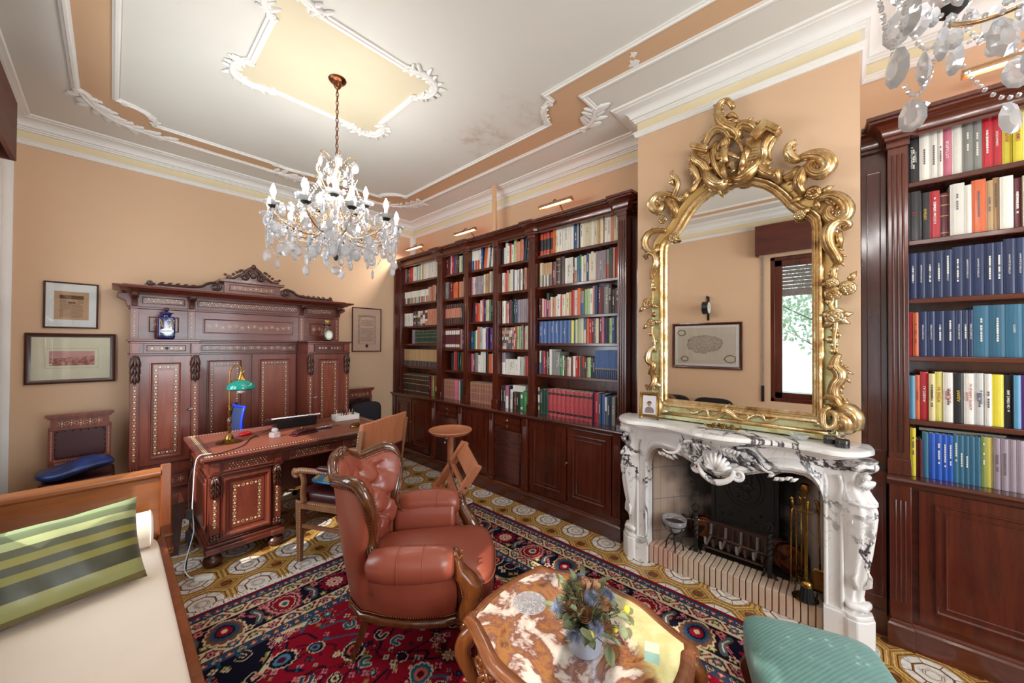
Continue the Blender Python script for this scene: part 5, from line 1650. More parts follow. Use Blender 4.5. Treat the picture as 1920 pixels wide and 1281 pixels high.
# ------------------------------------------------------------------ rug
RX0, RX1, RY0, RY1 = -.42, 2.495, -1.10, 2.83
def make_rug():
    res = .0055
    nx, ny = int((RX1 - RX0) / res), int((RY1 - RY0) / res)
    X, Y = np.meshgrid(np.linspace(RX0, RX1, nx), np.linspace(RY0, RY1, ny), indexing='ij')
    C_ = {k: np.array(hx(v)) for k, v in dict(red='820c20', deep='4c0818', navy='0e0d1e', blue='2c4058', sky='47708a', cream='c8b08e', pink='c8707a', coral='b85a48', olive='7c7a38', brown='6a4430', teal='1f5468', black='0c0a14').items()}
    img = np.zeros((nx, ny, 3)) + C_['red']
    d = np.minimum(np.minimum(X - RX0, RX1 - X), np.minimum(Y - RY0, RY1 - Y))
    ho = np.minimum(X - RX0, RX1 - X) < np.minimum(Y - RY0, RY1 - Y)     # long sides
    s = np.where(ho, Y, X)       # coordinate along the border
    def put(mask, c): img[mask] = C_[c]
    def star(cx, cy, r, n_, amp, cs, rot=0., sq=1.):
        m = (abs(X - cx) < r * 1.5) & (abs(Y - cy) < r * 1.5)
        dx, dy = X - cx, (Y - cy) * sq
        rho, th = np.hypot(dx, dy), np.arctan2(dy, dx) + rot
        lim = r * (1 + amp * np.cos(n_ * th))
        for q, c in cs: put(m & (rho < lim * q), c)
    def palm(cx, cy, r, ang, cs, leaf=True):
        ca, sa = math.cos(ang), math.sin(ang)
        m = (abs(X - cx) < r * 1.7) & (abs(Y - cy) < r * 1.7)
        u, v = (X - cx) * ca + (Y - cy) * sa, -(X - cx) * sa + (Y - cy) * ca
        th = np.arctan2(v, u); rho = np.hypot(u * (.82 + .18 * np.sign(-u)), v)
        teeth = 1 + .13 * np.abs(np.sin(7 * th)) * (u < r)
        lim = r * (1 - .28 * np.cos(th)) * teeth
        for q, c in cs: put(m & (rho < lim * q), c)
    def stroke(pts, w, c, c2=None):
        P = smooth_path(pts, 12)
        for (a, b) in P:
            i0, i1 = int((a - w * 1.6 - RX0) / res), int((a + w * 1.6 - RX0) / res) + 2
            j0, j1 = int((b - w * 1.6 - RY0) / res), int((b + w * 1.6 - RY0) / res) + 2
            if i1 < 0 or j1 < 0 or i0 >= nx or j0 >= ny: continue
            i0, j0 = max(i0, 0), max(j0, 0)
            sub = np.hypot(X[i0:i1, j0:j1] - a, Y[i0:i1, j0:j1] - b)
            if c2: img[i0:i1, j0:j1][sub < w * 1.5] = C_[c2]
        for (a, b) in P:
            i0, i1 = max(int((a - w - RX0) / res), 0), int((a + w - RX0) / res) + 2
            j0, j1 = max(int((b - w - RY0) / res), 0), int((b + w - RY0) / res) + 2
            if i1 <= 0 or j1 <= 0: continue
            sub = np.hypot(X[i0:i1, j0:j1] - a, Y[i0:i1, j0:j1] - b)
            img[i0:i1, j0:j1][sub < w] = C_[c]
    g = random.Random(11)
    # red field with flowers
    fields = [(a, b) for a in np.arange(RX0 + .60, RX1 - .55, .145) for b in np.arange(RY0 + .60, RY1 - .55, .145)]
    # navy corner pieces
    cxm, cym = (RX0 + RX1) / 2, (RY0 + RY1) / 2
    ax_, ay_ = (RX1 - RX0) / 2 - .51, (RY1 - RY0) / 2 - .51
    ex = ((np.abs(X - cxm) / ax_) ** 2.0 + (np.abs(Y - cym) / ay_) ** 2.0)
    wob = 1.10 + .06 * np.sin(np.arctan2(Y - cym, X - cxm) * 28)
    put(ex > wob, 'navy')
    put(np.abs(ex - wob) < .028, 'cream')
    put(np.abs(ex - wob - .03) < .012, 'olive')
    for a, b in fields:
        a += g.uniform(-.05, .05); b += g.uniform(-.05, .05)
        stroke([(a, b), (a + g.uniform(-.08, .08), b + g.uniform(.03, .09)), (a + g.uniform(-.13, .13), b + g.uniform(.10, .17)), (a + g.uniform(-.16, .16), b + g.uniform(.12, .24))], .007, g.choice(['navy', 'navy', 'deep', 'teal']))
    for a, b in fields:
        a += g.uniform(-.05, .05); b += g.uniform(-.05, .05)
        k = g.random(); r = g.uniform(.018, .038)
        c1, c2, c3 = g.choice([('cream', 'deep', 'pink'), ('navy', 'cream', 'coral'), ('pink', 'navy', 'cream'), ('cream', 'teal', 'coral'), ('olive', 'cream', 'navy'), ('coral', 'navy', 'sky')])
        if k < .5: star(a, b, r, g.choice([5, 6, 8]), .30, [(1.15, c1), (.9, c2), (.55, c3), (.25, 'cream')], g.random() * 3)
        elif k < .75: palm(a, b, r * 1.25, g.random() * 6.28, [(1.15, 'cream'), (1, c2 if c2 != 'cream' else 'navy'), (.65, c3), (.35, 'deep')])
        else:
            t = g.random() * 6.28
            stroke([(a, b), (a + .03 * cos(t), b + .03 * sin(t)), (a + .05 * cos(t + .7), b + .05 * sin(t + .7)), (a + .045 * cos(t + 1.5), b + .045 * sin(t + 1.5))], .009, g.choice(['teal', 'navy', 'blue']), 'cream')
        for q in range(4):
            t = g.random() * 6.28; rr = g.uniform(.06, .11)
            star(a + rr * cos(t), b + rr * sin(t), g.uniform(.008, .014), 4, .3, [(1.2, g.choice(['cream', 'pink', 'olive', 'navy'])), (.6, g.choice(['coral', 'teal', 'deep']))])
    # borders, from the inside out
    put(d < .51, 'blue')
    def motif_line(dc, step, fn, ph=0.):
        k = 0
        for side in range(4):
            if side < 2:
                xx = (RX0 + dc) if side == 0 else (RX1 - dc)
                for y in np.arange(RY0 + dc + ph, RY1 - dc + step * .4, step): fn(xx, y, (0 if side == 0 else PI), k, True); k += 1
            else:
                yy = (RY0 + dc) if side == 2 else (RY1 - dc)
                for x in np.arange(RX0 + dc + ph, RX1 - dc + step * .4, step): fn(x, yy, (PI / 2 if side == 2 else -PI / 2), k, False); k += 1
    small = lambda x, y, a, k, v: star(x, y, .014, 3, .3, [(1.15, 'navy' if k % 2 else 'cream'), (.9, 'coral' if k % 2 else 'deep'), (.4, 'cream')], a)
    motif_line(.482, .052, small)
    put((d < .455), 'black'); put(d < .450, 'cream')
    def guard(x, y, a, k, v):
        ca, sa = (0, 1) if v else (1, 0)
        w = .02 if k % 2 else -.02
        stroke([(x - ca * .05 + sa * w, y - sa * .05 + ca * w), (x - sa * w, y - ca * w), (x + ca * .05 + sa * w, y + sa * .05 + ca * w)], .005, 'deep')
        if k % 3 == 0: star(x, y, .024, 8, .2, [(1.1, 'navy'), (.95, 'teal'), (.55, 'coral'), (.3, 'cream')])
        elif k % 3 == 1: star(x, y, .018, 4, .35, [(1.2, 'navy'), (.8, 'olive'), (.4, 'cream')], .78)
        else: star(x, y, .022, 6, .3, [(1.1, 'deep'), (.7, 'pink'), (.3, 'navy')])
        for q in (-1, 1): star(x + sa * q * .028 + ca * .04, y + ca * q * .028 + sa * .04, .009, 3, .3, [(1, 'red'), (.4, 'navy')])
    motif_line(.412, .092, guard)
    put(d < .378, 'cream'); put(d < .372, 'navy')
    def vine(x, y, a, k, v):
        ca, sa = (0, 1) if v else (1, 0)
        w = .07 if k % 2 else -.07
        stroke([(x - ca * .15 + sa * 0, y - sa * .15), (x - ca * .07 + sa * w, y - sa * .07 + ca * w), (x + ca * .07 + sa * w, y + sa * .07 + ca * w), (x + ca * .15, y + sa * .15)], .0045, 'deep', 'pink')
    motif_line(.27, .295, vine)
    def main(x, y, a, k, v):
        if k % 3 == 0: palm(x, y, .072, a + PI * (k % 2), [(1.25, 'brown'), (1.12, 'pink'), (.95, 'deep'), (.78, 'cream'), (.72, 'red'), (.35, 'cream'), (.2, 'teal')])
        elif k % 3 == 1: star(x, y, .068, 12, .14, [(1.2, 'red'), (.85, 'deep'), (.72, 'cream'), (.55, 'pink'), (.3, 'cream'), (.14, 'navy')])
        else: palm(x, y, .070, a + PI * (k % 2), [(1.22, 'cream'), (1.1, 'brown'), (.85, 'blue'), (.6, 'navy'), (.45, 'red'), (.2, 'cream')])
    motif_line(.27, .295, main)
    def fill(x, y, a, k, v):
        ca, sa = (0, 1) if v else (1, 0)
        stroke([(x - sa * .06, y - ca * .06), (x + ca * .02, y + sa * .02), (x + sa * .06, y + ca * .06)], .012, 'teal', 'brown')
        stroke([(x - sa * .05, y - ca * .05), (x + ca * .02, y + sa * .02), (x + sa * .05, y + ca * .05)], .004, 'cream')
        star(x + sa * .07 + ca * .045, y + ca * .07 + sa * .045, .020, 6, .25, [(1.1, 'coral'), (.8, 'pink'), (.4, 'navy')])
        star(x - sa * .07 + ca * .05, y - ca * .07 + sa * .05, .016, 5, .3, [(1.1, 'olive'), (.6, 'cream')])
        star(x - sa * .07 - ca * .045, y - ca * .07 - sa * .045, .018, 5, .25, [(1.1, 'cream'), (.6, 'deep')])
        star(x + sa * .08 - ca * .05, y + ca * .08 - sa * .05, .012, 4, .3, [(1.1, 'pink'), (.5, 'red')])
    motif_line(.27, .295, fill, .1475)
    put(d < .172, 'black'); put(d < .168, 'cream'); put(d < .163, 'black'); put(d < .160, 'cream')
    motif_line(.122, .092, guard)
    put(d < .086, 'black'); put(d < .082, 'blue')
    motif_line(.053, .045, small)
    put(d < .026, 'navy'); put(d < .022, 'red')
    # wool irregularity
    rs = np.random.RandomState(4)
    img *= (1 + .10 * (rs.rand(nx, ny, 1) - .5))
    # mesh
    v = np.zeros((nx, ny, 3)); v[..., 0] = X; v[..., 1] = Y; v[..., 2] = .012
    v = v.reshape(-1, 3)
    i, j = np.meshgrid(np.arange(nx - 1), np.arange(ny - 1), indexing='ij')
    a = (i * ny + j).ravel()
    f = np.stack([a, a + ny, a + ny + 1, a + 1], 1)
    me = bpy.data.meshes.new('pile')
    me.vertices.add(len(v)); me.vertices.foreach_set('co', v.ravel())
    me.loops.add(f.size); me.loops.foreach_set('vertex_index', f.ravel().astype(np.int32))
    me.polygons.add(len(f)); me.polygons.foreach_set('loop_start', np.arange(0, f.size, 4, dtype=np.int32))
    me.update(calc_edges=True)
    at = me.color_attributes.new('Col', 'FLOAT_COLOR', 'POINT')
    at.data.foreach_set('color', np.concatenate([img.reshape(-1, 3), np.ones((nx * ny, 1))], 1).ravel().astype(np.float32))
    o = bpy.data.objects.new('pile', me); col.objects.link(o)
    return o
n = NT('rug_wool')
at = n.n('Attribute', attribute_name='Col')
n.bump(n.noise(300, 3), .5, .004)
M['rug_wool'] = n.fin(at.outputs['Color'], .95, spec=.1)
rug = thing('rug', 'red and navy oriental rug with floral borders and white fringe on the tiles', 'rug', (0, 0, 0))
o = make_rug(); o.parent = rug; o.data.materials.append(M['rug_wool'])
m = MB(); m.box(RX0, RX1, RY0, RY1, .001, .0115); m.build('backing', 'seat_leather', rug)
fr = MB(); g = random.Random(5)
x = RX0
while x < RX1 - .003:
    L = g.uniform(.035, .075); s = g.uniform(-.02, .02)
    fr.tube([(x, RY1 - .002, .008), (x + s * .5, RY1 + L * .5, .006), (x + s + g.uniform(-.012, .012), RY1 + L, .004)], [.0035, .003, .0022], 4)
    x += .0048
tag(fr.build('fringe', 'cream_fringe', rug), kind='stuff')
# ------------------------------------------------------------------ wing chair
t = thing('wing_chair', 'rust-red leather wing chair with tufted back and carved wooden frame', 'armchair', (.973, 1.909, .012), R(-41.3))
half = [(-.190, 0, 1.0), (-.185, .06, 1.0), (-.180, .11, .975), (-.146, .178, .935), (-.085, .25, .945), (-.028, .305, .955), (.020, .330, .938), (.052, .335, .88), (.068, .310, .80), (.058, .265, .71), (.050, .258, .65), (.070, .280, .595), (.115, .315, .585)]
half = smooth_path(half, 5)
full = [(a, -b, c) for a, b, c in half[::-1]] + half[1:]
m = MB()
m.tube(full, [.020, .024, .026, .028, .024, .022, .030, .022, .024, .028, .026, .024, .020], 10)
# inner bead of the frame
m.tube([(a + .018, b * .93, c - .012) for a, b, c in full], .008, 8)
for s in (-1, 1):
    m.tube([(a, s * b, c) for (a, c), b in zip(spiral(.118, .612, .028, .006, 240, 1.4, 20), [.318] * 21)], [.014, .008], 8)
m.build('wooden_frame', 'chair_wood', t, smooth=True)
m = MB()
for s in (-1, 1):
    m.tube([(-.170 + .012 * sin(k), s * a, b) for k, (a, b) in enumerate(spiral(.030, 1.0, .026, .006, 90, s * 1.3, 18))], [.012, .006], 7)
    for q in range(3): m.tube([(-.165, s * .012 * q, .965 - .01 * q), (-.150, s * (.015 + .012 * q), .945 - .01 * q), (-.145, s * (.01 + .006 * q), .92)], [.009, .012, .003], 7)
m.sph(-.165, 0, 1.005, .016, .018, .018)
m.build('carved_crest', 'chair_wood', t, smooth=True)
# outer shell: from the frame down to the seat rail
def base_pt(u):   # u -1..1 : front near -> rear -> front far
    k = abs(u)
    P = [(-.085, 0), (-.070, .10), (.0, .185), (.12, .235), (.26, .265), (.40, .268), (.455, .252)]
    i = k * (len(P) - 1); a = int(min(i, len(P) - 2)); f_ = i - a
    x_ = P[a][0] * (1 - f_) + P[a + 1][0] * f_; y_ = P[a][1] * (1 - f_) + P[a + 1][1] * f_
    return x_, math.copysign(y_, u)
N = len(full)
def shell_top(u):
    # |u|<.52 follows the wooden frame, beyond runs under the arm roll
    k = abs(u)
    if k < .52:
        i = k / .52 * (len(half) - 1); a = int(min(i, len(half) - 2)); f_ = i - a
        p = [half[a][j] * (1 - f_) + half[a + 1][j] * f_ for j in range(3)]
    else:
        f_ = (k - .52) / .48
        p = [.115 + .335 * f_, .315 + .03 * sin(PI * min(1, f_ * 1.3)), .585 - .02 * f_]
    return p[0], math.copysign(p[1], u) if u else 0, p[2]
def shell(u_, v):
    u = (u_ - .5) * 2
    b = base_pt(u); tp = shell_top(u)
    z = .27 + (tp[2] - .275) * v
    bulge = sin(PI * min(1, v * 1.1)) * .018
    x_ = b[0] + (tp[0] - b[0]) * v ** 1.3
    y_ = b[1] + (tp[1] - b[1]) * v ** .9
    n_ = math.hypot(x_ - .2, y_) or 1
    return (x_ - .006 + (x_ - .2) / n_ * bulge, y_ + y_ / n_ * bulge, z)
m = MB(); m.grid(shell, 73, 16); m.build('outer_leather', 'rust_leather', t, smooth=True, solid=.006)
# tufted inner back
btn = []
for j in range(5):
    for i in range(5 if j % 2 == 0 else 4):
        btn.append(((i - (2 if j % 2 == 0 else 1.5)) * .115, .50 + j * .088))
def inner(u_, v):
    u = (u_ - .5) * 2
    tp = shell_top(u * .44)
    yb, zb = .235 * u, .40
    k = abs(u)
    xb = -.03 + .03 * k ** 2
    x_ = xb + (tp[0] + .022 - xb) * v ** 1.1
    y_ = yb + (tp[1] * .95 - yb) * v
    z = zb + (tp[2] - .012 - zb) * v
    puff = .045 * sin(PI * min(1, v * 1.02)) ** .5 * (1 - k ** 4 * .6)
    dd = 1e9
    for (by, bz) in btn:
        q = math.hypot(y_ - by, z - bz)
        dd = min(dd, q)
    # diagonal folds
    p1, p2 = (y_ / .115 + (z - .50) / .176), (y_ / .115 - (z - .50) / .176)
    fold = min(abs((p1 + .5) % 1 - .5), abs((p2 + .5) % 1 - .5))
    dimp = -.036 * math.exp(-(dd / .024) ** 2) - .018 * math.exp(-(fold / .055) ** 2) * (1 if .46 < z < .90 and abs(y_) < .25 else .25)
    return (x_ + puff + dimp, y_, z)
m = MB(); m.grid(inner, 91, 80); m.build('tufted_back', 'rust_leather', t, smooth=True, solid=-.004)
for by, bz in btn:
    if abs(by) > .24: continue
    # button depth: nearest inner point
    best = min((inner(i / 60, j / 60) for i in range(61) for j in range(61)), key=lambda p: (p[1] - by) ** 2 + (p[2] - bz) ** 2)
    m = MB(); m.sph(best[0] + .004, best[1], best[2], .007, .010, .010, 10, 6); m.build('button', 'rust_leather', t, smooth=True)
for s in (-1, 1):
    m = MB()
    m.tube([(.065, s * .318, .575), (.08, s * .325, .580), (.15, s * .335, .583), (.27, s * .342, .584), (.38, s * .338, .583), (.430, s * .33, .580), (.448, s * .33, .580)], [.035, .066, .076, .079, .077, .068, .045], 24)
    a = m.build('arm_roll', 'rust_leather', t, smooth=True)
    m = MB()
    for xx in (.20, .31): m.tube([(xx, s * .34 + .0785 * cos(q), .584 + .0785 * sin(q)) for q in [2 * PI * k / 24 for k in range(24)]], .0022, 5, closed=True)
    m.build('seam', 'rust_leather', a, smooth=True)
    m = MB()
    m.grid(lambda u, v: (.06 + .36 * u, s * (.262 + .03 * v - .018 * sin(PI * v)), .40 + .20 * v), 14, 8)
    m.build('inner_arm', 'rust_leather', t, smooth=True, solid=.02)
    for xx in (.20, .31):
        m = MB(); m.sph(xx, s * .268, .50, .010, .006, .010, 10, 6); m.build('button', 'rust_leather', t, smooth=True)
    # carved arm front and leg
    m = MB()
    m.tube(smooth_path([(.432, s * .33, .618), (.455, s * .33, .60), (.462, s * .328, .565), (.478, s * .318, .525), (.515, s * .305, .47), (.535, s * .298, .42), (.520, s * .285, .36), (.492, s * .268, .31), (.480, s * .255, .27)], 5), [.020, .026, .030, .038, .046, .050, .044, .034, .030], 12)
    for o_ in (-.016, 0, .016): m.tube(smooth_path([(.468, s * .325 + o_, .57), (.498, s * .314 + o_ * 1.3, .52), (.542, s * .303 + o_ * 1.5, .46), (.562, s * .297 + o_, .41)], 6), [.006, .010, .009, .004], 7)
    for q in (-.02, .02): m.tube([(.445 + .003 * k, s * .33 + q, b) for k, (a_, b) in enumerate(spiral(.44, .615, .020, .005, 0, 1.2, 14))], [.010, .005], 7)
    m.build('arm_support', 'chair_wood', t, smooth=True)
    m = MB()
    m.box(.452, .512, s * .252 - .030, s * .252 + .030, .245, .285)
    m.build('leg_block', 'chair_wood', t, bev=.008)
    m = MB()
    m.tube(smooth_path([(.482, s * .250, .25), (.515, s * .245, .20), (.520, s * .238, .14), (.500, s * .225, .08), (.500, s * .215, .035), (.528, s * .205, .008)], 5), [.034, .036, .026, .018, .017, .022], 12)
    m.build('leg', 'chair_wood', t, smooth=True)
    m = MB()
    m.tube(smooth_path([(.015, s * .165, .27), (-.005, s * .155, .18), (-.035, s * .135, .09), (-.070, s * .115, .006)], 5), [.028, .024, .021, .019], 4)
    m.build('leg', 'chair_wood', t, smooth=.9)
rl = []
for k in range(49):
    u = (k / 48 - .5) * 2; rl.append((*base_pt(u), .262))
m = MB(); m.tube([(a - .004, b * 1.01, c) for a, b, c in rl], .022, 10)
m.tube(smooth_path([(.455, -.252, .262), (.50, -.15, .258), (.52, 0, .262), (.50, .15, .258), (.455, .252, .262)]), .024, 10)
m.box(.02, .46, -.20, .20, .25, .33)
m.build('seat_rail', 'chair_wood', t, smooth=.8)
m = MB()
for k in range(150):
    u = (k / 149 - .5) * 2; p = shell(u * .5 + .5, .03)
    n_ = math.hypot(p[0] - .2, p[1]) or 1
    m.sph(p[0] + (p[0] - .2) / n_ * .008, p[1] + p[1] / n_ * .008, .293, .0062, n=6, m=4)
P2 = full
acc = 0
for k in range(1, len(P2)):
    a, b = Vector(P2[k - 1]), Vector(P2[k]); L = (b - a).length
    nn = max(1, int(L / .012))
    for q in range(nn):
        c = a + (b - a) * q / nn
        oy = math.copysign(.012, c.y)
        m.sph(c.x - .012, c.y + oy * .6, c.z - .030, .0058, n=6, m=4)
        m.sph(c.x + .030, c.y * .90, c.z - .024, .0036, n=6, m=4)
for s in (-1, 1):
    for k in range(26): 
        q = k / 25
        m.sph(.455 + .045 * sin(PI * q * .7) - .012, s * (.335 - .055 * q), .54 - .24 * q, .0062, n=6, m=4)
tag(m.build('nail_heads', 'bronze', t, smooth=True), kind='stuff')
def seatf(a, b, c):
    k = (a + .31) / .62
    fr_ = max(0, k - .35) / .65
    b *= (.86 + .22 * fr_)
    a += .045 * (1 - (b / .30) ** 2) * fr_ - .02
    c += .028 * (1 - (a / .33) ** 2) * (1 - (b / .30) ** 2) - (.035 * max(0, k - .8) / .2 if c < 0 else 0) * abs(b) / .27
    return a, b, c
m = MB(); squad(m, .315, 0, .405, .315, .265, .075, .40, .28, 48, 20, seatf)
m.build('seat_cushion', 'rust_leather', t, smooth=True)
m = MB(); ring = []
for k in range(56):
    p = 2 * PI * k / 56
    q = seatf(.318 * math.copysign(abs(cos(p)) ** .28, cos(p)), .268 * math.copysign(abs(sin(p)) ** .28, sin(p)), .02)
    ring.append((.315 + q[0], q[1], .405 + q[2] * .6 + .01))
m.tube(ring, .0045, 6, closed=True); m.build('piping', 'rust_leather', t, smooth=True)
# ------------------------------------------------------------------ coffee table
t = thing('coffee_table', 'low carved coffee table with onyx top in a cherry rim', 'table', (1.275, .825, .012))
def outline(k, hx_=.26, hy=.385, bx=.10, by=.035):
    # quarter: serpentine sides with pointed corners
    pts = []
    ctrl = [(hx_ + .005, hy - .01), (hx_ + .03, hy - .10), (hx_ + bx * .95, hy - .24), (hx_ + bx, 0)]
    E1 = smooth_path([(hx_ + .0, hy + .0)] + [(hx_ + .012, hy - .045), (hx_ + .045, hy - .13), (hx_ + bx * .93, hy - .25), (hx_ + bx, .0)], 8)
    E2 = smooth_path([(0, hy + by), (hx_ * .45, hy + by * .8), (hx_ * .78, hy + .008), (hx_ - .03, hy + .012), (hx_, hy)], 8)
    q1 = E2[:-1] + E1[:-1]
    full_ = []
    q = [(a, b) for a, b in q1]            # from top centre clockwise to right
    r_ = q + [(hx_ + bx, 0)]
    full_ = r_ + [(a, -b) for a, b in r_[::-1][1:]]
    full_ = full_ + [(-a, b) for a, b in full_[::-1][1:-1]]
    return [(a * k, b * k) for a, b in full_]
O1 = outline(1)
def inset(P, d): return [(a * (1 - d / .34), b * (1 - d / .41)) for a, b in P]
m = MB()
rings = []
for d_, z in ((.048, .418), (.010, .418), (.0, .424), (.0, .430), (.008, .434), (.006, .440), (.014, .446), (.022, .449), (.044, .449), (.046, .447)):
    rings.append([(a, b, z) for a, b in inset(O1, d_)])
m.loft(rings, cap=False)
m.build('table_rim', 'rim_wood', t, smooth=.9)
m = MB(); m.prism(inset(O1, .044), .425, .4465); m.build('onyx_top', 'onyx', t)
m = MB(); m.T = Matrix.Translation((.102, -.27, .4467)) @ Matrix.Rotation(R(-68), 4, 'Z')
m.box(-.026, .026, -.050, .0, 0, .0004); m.build('onyx_repair', 'onyx_patch', t)
m = MB(); m.T = Matrix.Translation((.102, -.27, .4467)) @ Matrix.Rotation(R(-68), 4, 'Z')
m.box(-.026, .026, 0, .050, 0, .0004); m.build('onyx_repair', 'cream_band', t)
ap = inset(O1, .05)
m = MB(); m.loft([[(a, b, .385 + .015 * sin(i * .7)) for i, (a, b) in enumerate(ap)], [(a, b, .42) for a, b in ap]], cap=False)
m.build('apron', 'chair_wood', t, smooth=.9, solid=.012)
for sx in (-1, 1):
    for sy in (-1, 1):
        m = MB()
        X = lambda a, b: (sx * a, sy * b)
        m.tube(smooth_path([(*X(.215, .335), .41), (*X(.25, .372), .36), (*X(.262, .385), .30), (*X(.235, .355), .20), (*X(.205, .325), .10), (*X(.225, .345), .03), (*X(.25, .37), .012)], 5), [.026, .034, .034, .026, .018, .02, .024], 10)
        m.build('leg', 'chair_wood', t, smooth=True)
g = random.Random(9)
def carved_run(p0, p1, name):
    m = MB()
    d = Vector(p1) - Vector(p0); L = d.length; d.normalize(); nrm = Vector((d.y, -d.x))
    if nrm.dot((Vector(p0) + Vector(p1)) / 2) < 0: nrm = -nrm
    for k in range(5):
        c = Vector(p0) + d * L * (k + .5) / 5 + nrm * (.02 + .03 * sin(PI * (k + .5) / 5))
        drop = .30 + .06 * abs(k - 2)
        for s in (-1, 1):
            P_ = [(c.x + d.x * s * a + nrm.x * .012, c.y + d.y * s * a + nrm.y * .012, b) for a, b in spiral(.03, .355 - .03 * (2 - abs(k - 2)), .034, .006, 90, 1.5, 20)]
            m.tube(P_, [.011, .006], 7)
        for q in range(3):
            s = g.choice((-1, 1))
            m.tube([(c.x + d.x * s * a + nrm.x * b, c.y + d.y * s * a + nrm.y * b, z) for a, b, z in ((0, .01, .36 - .03 * q), (.02, .02, .33 - .03 * q), (.03, .015, .30 - .03 * q), (.022, .01, .275 - .03 * q))], [.006, .013, .010, .003], 7)
        m.sph(c.x, c.y, .315, .012, .012, .014, 8, 6)
    m.build(name, 'chair_wood', t, smooth=True)
for s in (-1, 1):
    carved_run((s * .25, -.27), (s * .25, .27), 'carved_apron')
    carved_run((-.19, s * .34), (.19, s * .34), 'carved_apron')
# things on it
ZT2 = .012 + .4467 + .001
m = MB()
m.lathe([(.074, .004), (.075, .006), (.072, .0085), (.045, .006), (.043, .010), (.040, .010), (.038, .006), (.0, .005)], n=40, cap=False)
m.lathe([(.0, .0), (.060, .0), (.074, .004)], n=40, cap=False)
for k in range(12):
    a = 2 * PI * k / 12
    for s in (-1, 1): m.tube([(.058 * cos(a) + .010 * cos(q) * -sin(a) * s + .011 * sin(q) * cos(a), .058 * sin(a) + .010 * cos(q) * cos(a) * s + .011 * sin(q) * sin(a), .0085) for q in [PI * j / 8 for j in range(9)]], .0018, 5)
    m.sph(.058 * cos(a), .058 * sin(a), .0085, .004, n=8, m=5)
for k in range(8):
    a = 2 * PI * k / 8; m.tube([(.008 * cos(a), .008 * sin(a), .008), (.030 * cos(a), .030 * sin(a), .008)], .002, 5)
m.sph(0, 0, .008, .006)
o = m.build('glass_coaster', 'pressed_glass', smooth=.7, loc=(1.263, 1.052, ZT2)); tag(o, 'round pressed-glass coaster on the brown part of the onyx top', 'coaster')
fb = thing('flower_bucket', 'small zinc bucket of dried thistles, roses and eucalyptus on the coffee table', 'flower pot', (1.222, .748, ZT2))
fb.scale = (1.1, 1.1, 1.1)
m = MB()
m.lathe([(.050, .0), (.052, .003)] + [(.052 + .018 * k / 12 + (.0014 if k % 2 else 0), .004 + .095 * k / 12) for k in range(13)] + [(.074, .100), (.074, .104), (.070, .104), (.067, .095), (.050, .01), (.0, .008)], n=36, cap=False)
m.lathe([(0, 0), (.050, 0)], n=36, cap=False)
m.build('bucket', 'zinc', fb, smooth=.8)
plain('eucalyptus', '77805e', .7, var=.18, vs=30)
plain('dry_rose', 'b58664', .85, var=.2, vs=40)
plain('thistle_blue', '8088a0', .8, var=.25, vs=60)
plain('billy_yellow', 'c8b83c', .85, bump=(300, .5))
plain('stem_green', '6a6a44', .8)
g = random.Random(21)
def dirv(a, e): return Vector((cos(e) * cos(a), cos(e) * sin(a), sin(e)))
def stemto(m, p): m.tube([(0, 0, .05), (p[0] * .4, p[1] * .4, .05 + (p[2] - .05) * .6), tuple(p)], .0016, 5)
def spot(a, e, r): d_ = dirv(a, e); return Vector((d_.x * r, d_.y * r, .085 + d_.z * r))
for k, (a, e, r) in enumerate(((-2.2, .5, .105), (-1.9, 1.25, .115), (-.75, .85, .125), (.9, 1.0, .13), (2.5, .6, .12), (-2.9, .25, .11))):
    p = spot(a, e, r); m = MB(); stemto(m, p)
    ax = dirv(a, e)
    for q in range(190):
        i = (q + .5) / 190; ph = math.acos(1 - 1.55 * i); th = q * 2.39996
        T = ax.to_track_quat('Z', 'Y').to_matrix()
        v = T @ Vector((sin(ph) * cos(th), sin(ph) * sin(th), cos(ph)))
        L = .030 if ph > 1.0 else .018
        m.add([tuple(p + v * .004 + v.orthogonal() * .0015), tuple(p + v * .004 - v.orthogonal() * .0015), tuple(p + v * L)], [(0, 1, 2)])
    m.sph(*p, .010, n=10, m=6)
    m.build('thistle', 'thistle_blue', fb)
for k, (a, e, r) in enumerate(((-1.6, .35, .085), (-1.25, .9, .105), (-2.6, .85, .11), (.2, .75, .12), (1.6, .8, .12), (3.0, .9, .10), (.6, 1.3, .12))):
    p = spot(a, e, r); m = MB(); stemto(m, p)
    T = dirv(a, e).to_track_quat('Z', 'Y').to_matrix()
    for q in range(11):
        th = q * 2.4; rr = .007 + .0013 * q
        def fn(u, v, th=th, rr=rr, q=q):
            w_ = (u - .5) * 1.9; z = -.012 + .030 * v - .001 * q
            ra = rr * (.55 + .7 * sin(v * 2.0)) + .003 * v * v
            return tuple(p + T @ Vector((ra * cos(th + w_), ra * sin(th + w_), z + .002 * sin(w_ * 7))))
        m.grid(fn, 6, 5)
    m.build('dried_rose', 'dry_rose', fb, smooth=True)
